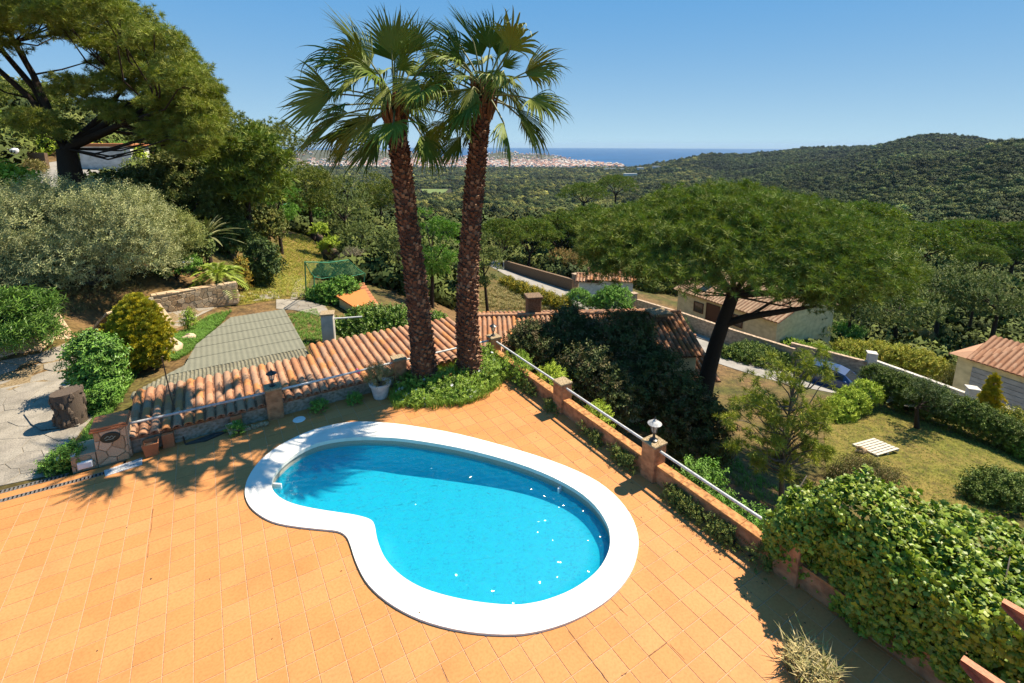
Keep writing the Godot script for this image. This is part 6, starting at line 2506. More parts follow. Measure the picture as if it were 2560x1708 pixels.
	tree("young_pine", "young airy pine with pale bare branches just beyond the terrace rail", "pine tree", b, far(1955, 1180, f), .075, c4, L.tuft, 13, .58, [Color(.24, .26, .034), Color(.30, .31, .042), Color(.17, .20, .03)], {"limb": .30, "limb_every": 1, "twigs": 3, "low": -.9, "bark": M.grey_bark, "leader": true, "top": far(1965, 900, f).y, "rise": .4, "shell": .8}, "pines round the terrace")
	# mid distance trees: px centre, half width, top, bottom, distance, kind
	var mids := [
		[600, 330, 110, 290, 420, 46, 0, "broad pine crown behind the slim trunked pine"], [690, 350, 75, 305, 420, 52, 0, "rounded pine left of the palm crowns"], [520, 330, 60, 290, 380, 50, 0, "small pine crown against the sky beside the large pine"],
		[770, 470, 80, 400, 560, 44, 0, "pine leaning over the end of the grass lane"], [860, 520, 75, 430, 620, 46, 1, "grey green tree left of the left palm trunk"], [900, 620, 70, 550, 720, 38, 1, "grey green tree above the orange hut"], [950, 480, 60, 430, 540, 70, 0, "pine seen just left of the left palm trunk"],
		[1080, 560, 75, 495, 740, 30, 3, "bright green pine between the two palm trunks"], [1000, 640, 60, 560, 740, 34, 1, "shadowy tree behind the left palm trunk"],
		[1210, 650, 45, 560, 760, 36, 1, "upright bushy tree right of the right palm trunk"], [1255, 590, 60, 550, 650, 60, 2, "umbrella pine with a bare trunk left of the white house"], [1325, 590, 70, 545, 660, 64, 2, "umbrella pine with a bare trunk above the road"], [1400, 570, 70, 530, 650, 75, 2, "umbrella pine right of its neighbours above the road"], [1480, 560, 70, 510, 640, 80, 2, "umbrella pine behind the white house"],
		[1460, 470, 60, 460, 520, 150, 2, "small far umbrella pine left of the big pine crown"], [1540, 455, 50, 440, 500, 170, 2, "far umbrella pine touching the big pine crown"],
		[2160, 540, 110, 515, 650, 58, 2, "broad umbrella pine right of the big pine"], [2290, 590, 100, 560, 690, 62, 2, "umbrella pine in front of the right hillside"], [2420, 580, 100, 555, 680, 66, 2, "umbrella pine near the right edge below the hill"], [2540, 590, 80, 555, 690, 64, 2, "umbrella pine at the right edge below the hill"],
		[2455, 640, 50, 615, 690, 50, 2, "small yellowish pine with a visible trunk on the right"], [2360, 700, 90, 650, 790, 48, 1, "dark leafy tree on the slope above the garage"], [2500, 730, 90, 680, 830, 44, 1, "dark leafy tree behind the garage roof"], [2250, 760, 90, 690, 850, 44, 1, "dark leafy tree beyond the creeper wall"], [2130, 740, 70, 700, 830, 42, 1, "shady tree right of the yellow house"], [2040, 800, 60, 760, 850, 40, 1, "bushy tree at the corner of the yellow house"],
		[400, 470, 75, 420, 560, 30, 1, "shady evergreen behind the olive on the slope"], [480, 500, 70, 430, 590, 28, 1, "dark evergreen beside the spiky plant"], [330, 430, 60, 400, 480, 34, 1, "bushy evergreen under the large pine"], [690, 500, 60, 440, 580, 36, 3, "leafy tree over the dark shelter"], [30, 290, 110, 210, 350, 60, 0, "wooded clump on the hill at the left edge"], [150, 300, 80, 240, 350, 62, 0, "wooded clump on the hill behind the large pine"]]
	for q in mids:
		var ff: float = q[5]
		var c := far(q[0], (q[3] + q[4]) * .5, ff)
		var k := ppm(c)
		var rx: float = q[2] / k
		var ry: float = (q[4] - q[3]) * .5 / k
		var g := ground(c.x, c.z)
		var base := Vector3(c.x + r(-.3, .3), minf(g, c.y - ry - .3), c.z)
		var n := 26
		var pal: Array = [[Color(.15, .17, .034), Color(.19, .20, .038), Color(.11, .135, .03)], [Color(.12, .155, .04), Color(.17, .195, .048), Color(.09, .12, .034)], PINE, SPRING][q[6]]
		var cs := []
		if q[6] == 2:
			cs = dome(c - up * ry * .5, rx, rx * .8, ry * 1.3, n, rx * .27, .6)
		else:
			for i in n:
				var d := ball()
				d.y = d.y * .9 + .1
				var s: float = rx * r(.28, .42)
				cs.append([c + d * Vector3(rx, ry, rx) * .72, Vector3(s, s * .75, s)])
		var fk := Vector3(c.x, c.y - ry * (.6 if q[6] == 2 else .3), c.z)
		tree(["pine_tree", "evergreen_tree", "umbrella_pine", "leafy_tree"][q[6]], q[7], "pine tree" if q[6] in [0, 2] else "tree", base, fk, maxf(.12, rx * .06), cs, L.tuft_wide if q[6] in [0, 2, 3] else L.spray_big, 46, clampf(rx * .28, .55, 1.5), pal, {"limb_every": 4, "twigs": 0, "mat": M.needle if q[6] != 1 else M.leaf, "low": -.4}, "trees of the middle distance")
	# dark leafy trees in the shade between the terrace wall and the lower house
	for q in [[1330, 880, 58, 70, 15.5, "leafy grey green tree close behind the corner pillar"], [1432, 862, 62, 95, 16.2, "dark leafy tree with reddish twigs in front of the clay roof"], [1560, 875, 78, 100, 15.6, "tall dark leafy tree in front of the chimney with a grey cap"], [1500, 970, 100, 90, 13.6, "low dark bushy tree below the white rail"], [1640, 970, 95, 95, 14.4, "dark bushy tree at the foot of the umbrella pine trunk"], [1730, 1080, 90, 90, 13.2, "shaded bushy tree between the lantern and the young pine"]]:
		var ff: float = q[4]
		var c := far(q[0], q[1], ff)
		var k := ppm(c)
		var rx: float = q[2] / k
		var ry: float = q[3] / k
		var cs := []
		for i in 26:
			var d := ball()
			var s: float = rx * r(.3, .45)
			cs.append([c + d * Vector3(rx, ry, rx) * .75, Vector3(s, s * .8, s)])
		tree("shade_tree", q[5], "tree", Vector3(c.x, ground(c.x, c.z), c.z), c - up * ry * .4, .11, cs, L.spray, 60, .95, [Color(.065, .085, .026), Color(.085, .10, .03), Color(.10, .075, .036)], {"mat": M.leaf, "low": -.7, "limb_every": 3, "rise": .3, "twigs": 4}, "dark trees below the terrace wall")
	# small tree on the lawn
	b = hit(2292, 1075)
	f = -b.z
	var c5 := in_px([[2255, 985], [2300, 960], [2370, 985], [2400, 1010], [2340, 1040], [2270, 1030]], 20, f, .8, .32, .6)
	tree("lawn_tree", "small leafless looking tree with thin foliage on the lawn by the hedge", "tree", b, far(2292, 1020, f), .10, c5, L.spray, 26, .8, DARK, {"mat": M.leaf, "limb_every": 1, "low": -.6, "limb": .3})

# ---------- shrubs and hedges ----------
func hedge_blobs(pts: Array, f0: float, f1: float, rx: float, ry: float, n: int) -> Array:
	var out := []
	for k in n:
		var u := float(k) / maxi(n - 1, 1)
		var s := u * (pts.size() - 1)
		var i := mini(int(s), pts.size() - 2)
		var w := s - i
		out.append(blob_at(lerpf(pts[i][0], pts[i + 1][0], w), lerpf(pts[i][1], pts[i + 1][1], w), rx, ry, lerpf(f0, f1, u)))
	return out
func plant(called: String, label: String, category: String, base_px: Array, blobs: Array, mesh: String, n: int, size: float, pal: Array, o := {}, m: Material = null) -> Node3D:
	# blobs: [px, py, rx, ry, df] at the distance of the base
	var b := hit(base_px[0], base_px[1])
	var list := []
	for q in blobs:
		list.append(blob_at(q[0], q[1], q[2], q[3], -b.z + (q[4] if q.size() > 4 else 0.0)))
	return shrub(called, label, category, b, list, L[mesh], n, size, pal, o, "", m)
func bushes() -> void:
	rng.seed = 404
	plant("olive_bush", "huge silvery green olive bush covering the left slope", "bush", [230, 715], [[150, 560, 170, 90, .5], [300, 590, 110, 95, -.2], [60, 620, 120, 90, .8], [370, 640, 60, 70, -.6], [180, 650, 150, 70, -.4], [330, 530, 66, 46, .8], [100, 520, 80, 36, 1.5]], "spray_narrow", 9500, 1.15, OLIVE, {"lump": .7, "shell": .4, "grey": true})
	plant("pale_shrub", "pale yellow green feathery shrub at the right end of the olive bush", "bush", [415, 700], [[400, 620, 48, 70], [450, 590, 48, 45, .4], [390, 550, 30, 30, .6]], "spray_narrow", 1700, 1.0, [Color(.24, .26, .08), Color(.19, .22, .07), Color(.28, .28, .10)], {"lump": .6})
	plant("oleander", "bright green oleander growing over the left stone wall", "bush", [30, 860], [[20, 800, 85, 60], [-60, 820, 80, 70], [90, 770, 40, 28, .5], [70, 840, 55, 28, -.3]], "spray_long", 1500, .95, [Color(.09, .17, .03), Color(.13, .22, .035), Color(.06, .12, .02)], {"lump": .5}, M.leaf_glossy)
	plant("golden_cypress", "dense egg shaped golden green conifer by the paved drive", "bush", [348, 925], [[348, 850, 66, 70], [342, 800, 46, 48], [338, 765, 24, 26], [352, 890, 52, 34]], "fleck", 3600, .85, [Color(.38, .33, .025), Color(.46, .38, .03), Color(.24, .25, .03), Color(.30, .29, .025)], {"lump": .55, "shell": .3, "rise": 1.0, "freq": 2.4})
	plant("leafy_shrub", "fresh green broad leaved shrub between the stump and the clay tiles", "bush", [250, 985], [[236, 905, 52, 48], [250, 950, 50, 32], [215, 870, 26, 24], [265, 885, 20, 30]], "spray", 1300, .85, SPRING, {"lump": .5}, M.leaf_glossy)
	plant("low_weeds", "low leafy weeds with white daisies beside the stump", "plant", [250, 1030], [[245, 1005, 36, 18], [215, 1040, 26, 14, -.2], [265, 985, 24, 14]], "spray", 500, .6, SPRING, {"flowers": [8, Color(.8, .8, .78)], "fsize": 1.4})
	plant("drive_weeds", "leafy weeds with white daisies at the end of the drain channel", "plant", [150, 1180], [[150, 1160, 30, 20], [125, 1178, 20, 12], [175, 1135, 22, 16]], "spray", 420, .5, SPRING, {"flowers": [9, Color(.8, .8, .78)], "fsize": 1.4})
	plant("wall_top_shrub", "leafy tangle with small white flowers on top of the planter wall", "bush", [440, 700], [[440, 668, 40, 18], [470, 660, 24, 16]], "spray", 500, .7, SPRING, {"flowers": [26, Color(.8, .8, .78)], "fsize": 1.6})
	plant("path_sapling", "small lone sapling beside the path", "plant", [472, 830], [[472, 805, 11, 24]], "spray", 90, .7, FRESH)
	plant("orange_shrub", "orange and yellow shrub at the end of the planter wall", "bush", [610, 730], [[605, 700, 16, 30], [600, 670, 12, 18]], "spray", 380, .8, [Color(.34, .20, .03), Color(.28, .22, .03), Color(.16, .16, .03)], {})
	plant("dark_shrub", "dark bush at the foot of the slim trunked pine", "bush", [650, 720], [[655, 660, 38, 50], [640, 700, 30, 30]], "spray_big", 900, .9, DARK, {})
	plant("lane_shrub", "rounded grey green shrub at the left of the grass lane", "bush", [680, 640], [[665, 570, 42, 50], [635, 540, 38, 38, 1]], "spray_big", 1300, .9, [Color(.10, .13, .04), Color(.14, .16, .04), Color(.16, .15, .03)], {})
	plant("creeper_mound", "bright creeper heaped over the dark shelter", "plant", [760, 560], [[760, 520, 50, 22], [800, 545, 30, 26]], "spray_big", 1000, 1.0, SPRING, {})
	plant("yellow_creeper", "yellow green creeper trailing along the boundary wall", "plant", [845, 650], [[830, 615, 28, 18], [860, 640, 22, 14], [800, 575, 16, 12]], "spray_big", 520, .9, LIME, {})
	plant("dry_thicket", "bare greyish thicket above the netting cage", "bush", [890, 690], [[885, 650, 26, 22], [905, 690, 20, 20]], "spray_narrow", 500, 1.1, [Color(.26, .22, .17), Color(.20, .18, .12)], {"lump": .7})
	plant("cage_plants", "leafy vegetables growing inside the netting cage", "plant", [835, 760], [[820, 740, 36, 26], [860, 725, 34, 24, .5], [790, 745, 22, 20]], "spray_big", 900, .7, SPRING, {})
	plant("ivy_hedge", "dense glossy ivy over the fence behind the clay tile roof", "hedge", [930, 850], [[860, 830, 44, 26, -.2], [920, 812, 60, 38], [985, 810, 50, 36, .2], [900, 840, 60, 22, -.4], [960, 838, 60, 20, -.3], [1090, 805, 25, 16, 1]], "spray_big", 3000, .62, [Color(.10, .17, .025), Color(.14, .22, .03), Color(.075, .12, .02)], {"lump": .4}, M.leaf_glossy)
	plant("shade_shrub", "dark shrub in the shade left of the tall spiky plant", "bush", [470, 670], [[470, 620, 45, 45], [440, 590, 40, 36, 1]], "spray_big", 900, 1.0, [Color(.09, .12, .035), Color(.12, .15, .04)], {})
	plant("bank_shrub", "dense green shrub on the bank behind the tall spiky plant", "bush", [570, 640], [[560, 570, 55, 55, 1], [590, 610, 40, 40], [520, 540, 50, 45, 2]], "spray_big", 1500, 1.1, [Color(.09, .12, .03), Color(.13, .16, .035)], {})
	# spiky plants
	rosette("cycad", "low cycad with arching feathered leaves on the planter wall", far(545, 692, -hit(548, 738).z), 1.5, 34, .5, [Color(.20, .26, .035), Color(.27, .32, .05)])
	rosette("yucca", "tall spiky plant in the shade behind the cycad", hit(525, 668) + up * 1.5, 1.9, 54, .3, [Color(.10, .12, .04), Color(.20, .20, .10)])
	rosette("agave", "small spiky plant at the edge of the road hedge", level(1275, 712, -7.6), .9, 16, .3, [Color(.06, .08, .03)])
	rosette("agave", "spiky plant standing in the yellow road hedge", level(1342, 728, -7.4), .8, 16, .3, [Color(.06, .08, .03)])
	# left edge greenery by the upper drive
	plant("lime_bush", "lime green bushes below the white post lamp", "bush", [60, 470], [[10, 455, 34, 20], [62, 462, 24, 14], [-50, 445, 50, 30]], "spray_big", 800, 1.3, LIME, {})
	plant("feather_grass", "tuft of pale feathery grass beside the upper drive", "grass", [85, 440], [[85, 428, 20, 16]], "spray_long", 160, 1.2, DRY, {"rise": 2.0})
	plant("bougainvillea", "bush with crimson flowers in front of the whitish house", "bush", [300, 415], [[300, 385, 26, 26], [280, 400, 24, 14]], "spray", 420, 1.3, SPRING, {"flowers": [150, Color(.45, .02, .08)], "fsize": 3.2})
	plant("hill_hedge", "bright hedge along the back of the upper drive", "hedge", [240, 415], [[250, 388, 50, 14], [340, 405, 30, 22], [120, 375, 20, 24], [20, 330, 40, 36, 3], [-60, 350, 60, 40, 3]], "spray_big", 1300, 1.4, LIME, {})
	plant("olive_side_shrub", "mixed shrubs under the large pine trunk", "bush", [330, 500], [[300, 475, 60, 30], [370, 475, 60, 40], [430, 445, 50, 50, 2]], "spray_big", 2200, 1.2, [Color(.08, .10, .03), Color(.12, .14, .04), Color(.15, .15, .04)], {})
	# the planting bed of the palms
	var c := ab(5.3, 11.7)
	shrub("palm_bed_plants", "ivy and daisy bed round the feet of the two palms", "flower bed", ab(5.2, 11.8), [[ab(4.5, 11.9, .12), Vector3(.75, .26, .55)], [ab(5.3, 11.6, .12), Vector3(.9, .28, .75)], [ab(6.2, 11.8, .16), Vector3(.75, .34, .6)], [ab(6.6, 12.2, .2), Vector3(.45, .4, .4)], [ab(4.2, 11.45, .05), Vector3(.5, .16, .35)], [ab(5.1, 11.1, .05), Vector3(.6, .16, .35)]], L.spray, 2600, .5, FRESH, {"flowers": [34, Color(.8, .8, .78)], "fsize": 1.1, "stem": .3}, "", M.leaf_glossy)
	grass_tuft("bed_grass", "long grass hanging over the edge of the palm bed", [[4.2, 11.35], [4.6, 11.1], [5.1, 10.9], [5.6, 10.95], [6.1, 11.15], [6.5, 11.4], [3.9, 11.6]], 620, 1.15, .32, FRESH)
	# weeds along the right wall
	for q in [[10.6, "thick weeds at the wall foot near the palm bed", 1.0], [9.6, "weeds at the wall foot before the plain pillar", .7], [7.9, "weeds at the wall foot after the plain pillar", .8], [6.8, "dense weeds at the wall foot before the lantern pillar", 1.1], [5.5, "weeds at the wall foot after the lantern pillar", .9], [4.7, "spreading weeds on the floor before the vine", 1.0], [3.9, "leafy weeds on the floor beside the vine pillar", 1.2]]:
		var list := []
		for k in 4:
			list.append([ab(6.98 - r(0, .08), q[0] + r(-.5, .5), .06), Vector3(.13, .16 * q[2], .24)])
		shrub("wall_weeds", q[1], "weeds", ab(6.97, q[0]), list, L.spray, int(240 * q[2]), .34, [Color(.12, .15, .03), Color(.17, .18, .04), Color(.10, .13, .03)], {"stem": .2, "lump": .8}, "weeds along the right wall")
	plant_blob("trailing_ivy", "ivy trailing over the low wall beside the palm bed", [[ab(7.0, 11.6, .2), Vector3(.2, .28, .5)], [ab(7.02, 10.9, .12), Vector3(.16, .2, .4)], [ab(7.3, 11.2, .3), Vector3(.25, .25, .8)]], 520, .42, FRESH)
	plant_blob("rail_shrub", "yellow green shrub poking up behind the rail near the corner pillar", [[ab(7.65, 10.2, .05), Vector3(.4, .4, .8)], [ab(7.6, 8.2, .0), Vector3(.3, .35, .5)]], 520, .5, LIME)
	plant_blob("bright_shrub", "bright green round shrub behind the rail right of the lantern", [[ab(8.3, 5.75, -.55), Vector3(.5, .5, .5)], [ab(8.1, 5.3, -.8), Vector3(.5, .4, .5)]], 620, .6, SPRING)
	plant_blob("slope_shrub", "low leafy shrub on the slope between the rail and the young pine", [[ab(9.0, 5.0, -1.6), Vector3(.7, .5, .9)], [ab(8.6, 4.3, -1.5), Vector3(.5, .4, .5)]], 700, .6, SPRING)
	for q in [[0.05, 12.22, .17, "small weed growing from the floor left of the black lantern"], [1.9, 12.25, .2, "leafy weed at the wall foot right of the black lantern"], [2.75, 12.2, .18, "small plant with red leaves at the wall foot before the pot"]]:
		plant_blob("floor_weed", q[3], [[ab(q[0], q[1], .08), Vector3(q[2], q[2] * .8, q[2])]], 120, .34, SPRING)
	# hedges of the lower garden
	plant("trimmed_hedge", "bright trimmed hedge block at the upper end of the lawn", "hedge", [2130, 1035], [[2100, 1030, 34, 26, -.3], [2130, 1005, 34, 26, .2], [2165, 985, 30, 24, .6], [2080, 1050, 26, 22, -.6]], "spray", 2200, .8, LIME, {"shell": .25, "lump": .25})
	var hb := [[2195, 955, 36, 34, 0], [2240, 975, 40, 38, -.5], [2290, 1000, 42, 40, -1.2], [2345, 1020, 42, 40, -1.9], [2400, 1040, 42, 40, -2.6], [2455, 1062, 42, 36, -3.2], [2510, 1085, 40, 34, -3.8], [2570, 1112, 44, 36, -4.4]]
	plant("long_hedge", "long dark green hedge along the right side of the lawn", "hedge", [2210, 1010], hb, "spray", 5200, .85, [Color(.085, .12, .02), Color(.12, .16, .025), Color(.06, .085, .018)], {"shell": .25, "lump": .35})
	plant("yellow_conifer", "yellow feathery conifer standing before the off white wall", "bush", [2480, 1080], [[2476, 1010, 22, 44], [2470, 1050, 34, 32], [2484, 960, 10, 20]], "fleck", 1100, 1.3, [Color(.48, .38, .025), Color(.38, .32, .025)], {"rise": 1.2})
	plant("yellow_shrub", "yellow green shrub at the right end of the lawn hedge", "bush", [2540, 1110], [[2535, 1065, 34, 34], [2580, 1090, 40, 34]], "spray", 900, 1.0, YELLOWISH, {})
	plant("lawn_edge_bush", "round green bush at the right edge of the lawn", "bush", [2560, 1150], [[2575, 1130, 40, 34]], "spray", 700, .9, SPRING, {})
	plant("corner_bush", "dark green bush at the lower corner of the lawn behind the vine", "bush", [2520, 1255], [[2500, 1225, 60, 32], [2570, 1240, 50, 40], [2440, 1235, 30, 20]], "spray", 1500, .8, [Color(.08, .12, .025), Color(.12, .16, .03)], {})
	plant("dry_bush", "scrubby brownish bush on the grass below the pallet", "bush", [2170, 1215], [[2160, 1190, 50, 26], [2100, 1195, 30, 20], [2220, 1200, 24, 16]], "spray_narrow", 800, .9, [Color(.12, .13, .04), Color(.20, .15, .07)], {"lump": .7})
	# along the road
	plant("wall_creeper", "thick green creeper over the wall behind the blue car", "hedge", [2080, 915], [[1985, 870, 30, 14], [2040, 885, 34, 15, -.7], [2095, 903, 34, 15, -1.4], [2145, 920, 30, 14, -2.0]], "spray_big", 1900, .8, [Color(.18, .26, .03), Color(.23, .31, .035), Color(.13, .19, .025)], {"lump": .3})
	plant("golden_hedge", "loose golden green hedge behind the off white road wall", "hedge", [2270, 965], [[2200, 895, 46, 30, 2], [2260, 910, 50, 38, 1.5], [2320, 930, 44, 40, .8], [2130, 880, 40, 22, 2.6], [2360, 960, 26, 26, .3]], "spray", 2600, 1.2, [Color(.28, .29, .035), Color(.23, .25, .03), Color(.34, .29, .035)], {})
	plant("garden_hedge", "green bushes of the garden beyond the creeper wall", "hedge", [2060, 880], [[2040, 850, 50, 22, 3], [2110, 845, 60, 28, 3.5], [2000, 840, 30, 18, 3]], "spray_big", 1400, 1.1, SPRING, {})
	plant("far_green_hedge", "low bright hedge in front of the garage house garden", "hedge", [2340, 900], [[2340, 885, 50, 16, 3], [2400, 885, 36, 14, 3]], "spray_big", 700, 1.2, SPRING, {})
	plant("garage_shrubs", "thin yellowish shrubs below the street lamp", "bush", [2410, 990], [[2410, 950, 36, 30], [2450, 940, 24, 26], [2380, 965, 20, 16]], "spray_narrow", 700, 1.5, [Color(.17, .17, .05), Color(.22, .19, .05)], {"lump": .8})
	plant("right_edge_tree", "dark leafy branch overhanging the garage at the right edge", "bush", [2570, 1010], [[2570, 920, 40, 60, -1], [2540, 940, 30, 16, -1.2]], "spray", 900, 1.1, [Color(.10, .12, .02), Color(.14, .15, .02)], {})
	plant("palm_stump_plant", "shaggy brown palm stump among the golden hedge", "plant", [2295, 890], [[2295, 850, 16, 20, 2], [2300, 838, 24, 10, 2]], "spray_long", 240, 1.3, DRY, {})
	plant("yellow_road_hedge", "long yellow flowering hedge along the near side of the road", "hedge", [1340, 760], [[1268, 712, 20, 14, 3], [1300, 724, 22, 14, 2], [1335, 738, 24, 14, 1], [1370, 752, 24, 14, 0], [1405, 762, 22, 14, -.6]], "spray", 1900, 1.3, [Color(.36, .27, .02), Color(.22, .19, .02), Color(.13, .14, .02)], {"lump": .3})
	plant("round_bush", "clipped round green bush at the end of the yellow hedge", "bush", [1447, 775], [[1447, 752, 28, 24]], "spray", 700, 1.1, SPRING, {"lump": .15, "shell": .2})
	plant("big_round_bush", "large rounded laurel bush behind the ridge of the tiled house", "bush", [1540, 790], [[1535, 755, 44, 34], [1500, 765, 24, 22]], "spray_big", 1100, .95, SPRING, {})
	plant("orange_leaf_tree", "small tree with orange spring leaves before the white house", "tree", [1418, 690], [[1400, 645, 28, 18], [1440, 655, 24, 18], [1425, 670, 24, 16]], "spray", 600, 1.5, [Color(.30, .17, .06), Color(.24, .17, .05), Color(.14, .14, .04)], {"lump": .8})
	plant("chimney_shrub", "grey green shrub beside the grey capped chimney", "bush", [1700, 830], [[1690, 820, 32, 22], [1720, 840, 24, 20]], "spray_narrow", 700, 1.0, [Color(.15, .19, .07), Color(.20, .24, .09)], {})
	plant("road_side_shrub", "tangled shrub on the bank between the pine trunk and the road", "bush", [1880, 905], [[1880, 890, 60, 20], [1820, 895, 30, 20], [1950, 905, 30, 18]], "spray_big", 1300, .9, [Color(.08, .12, .025), Color(.13, .17, .03)], {})
	plant("yellow_flower_clump", "clump of bright yellow flowers in the shade of the pine trunk", "flowers", [1742, 930], [[1742, 935, 10, 12]], "spray", 60, .6, [Color(.6, .38, .01), Color(.7, .5, .02)], {})
	var meadow := px_poly([[1200, 735], [1250, 715], [1340, 745], [1420, 775], [1300, 775], [1200, 770]])
	grass_on("dry_meadow", "dry straw coloured grass between the tiled roof and the yellow hedge", meadow, 1600, 1.6, DRY)
	struct("dry_ground", drape(meadow, .8, .02, [Color(.36, .28, .15), Color(.26, .22, .10)]), M.lawn)
func plant_blob(called: String, label: String, blobs: Array, n: int, size: float, pal: Array) -> void:
	shrub(called, label, "plant", blobs[0][0] - up * blobs[0][1].y, blobs, L.spray, n, size, pal, {"stem": .25})
func grass_tuft(called: String, label: String, spots: Array, n: int, size: float, spread: float, pal: Array) -> void:
	var xs := []
	var cs := []
	for k in n:
		var q = spots[rng.randi() % spots.size()]
		var p := ab(q[0] + r(-spread, spread), q[1] + r(-spread, spread), 0)
		xs.append(Transform3D(Basis(up, r(0, TAU)) * Basis(Vector3.RIGHT, r(-.3, .3)) * Basis().scaled(Vector3.ONE * size * r(.6, 1.3)), p))
		cs.append(shade_of(pal))
	tag(many(called, L.grass, M.leaf, xs, cs, self), label, "grass")
func rosette(called: String, label: String, p: Vector3, l: float, n: int, droop: float, pal: Array) -> void:
	var t := thing(called, label, "plant", p)
	var st := mb()
	st.tube([p - up * 1.6, p], [.16, .13], 8)
	part("stem", st, M.pine_bark, t)
	for k in n:
		var a := k * 2.39996
		var el := r(.1, 1.2)
		var d := Vector3(cos(a) * cos(el), sin(el), sin(a) * cos(el))
		var m := mb()
		m.coloured = true
		m.tint = shade_of(pal)
		var len_ := l * r(.8, 1.1)
		var prev := p
		var pts := []
		for j in 9:
			var u := j / 8.0
			pts.append(p + d * len_ * u - up * droop * len_ * u * u * 1.2)
		for j in 8:
			var dir: Vector3 = (pts[j + 1] - pts[j]).normalized()
			var s := dir.cross(up).normalized() * len_ * .07 * sin(PI * (j + .8) / 9.5)
			var s2 := dir.cross(up).normalized() * len_ * .07 * sin(PI * (j + 1.8) / 9.5)
			if called == "cycad":
				for q in 3:
					var o: Vector3 = pts[j].lerp(pts[j + 1], q / 3.0)
					for sg in [-1.0, 1.0]:
						leaf_at(m, o, (s.normalized() * sg + dir * .5 + up * .25).normalized(), up, len_ * .22 * sin(PI * (j + 1.0) / 10.0) + .03, .05, .1)
			else:
				m.quad(pts[j] - s * .4, pts[j] + up * -.01, pts[j + 1] + up * -.01, pts[j + 1] - s2 * .4)
				m.quad(pts[j] + up * -.01, pts[j] + s * .4, pts[j + 1] + s2 * .4, pts[j + 1] + up * -.01)
		part("leaf", m, M.leaf_glossy, t)

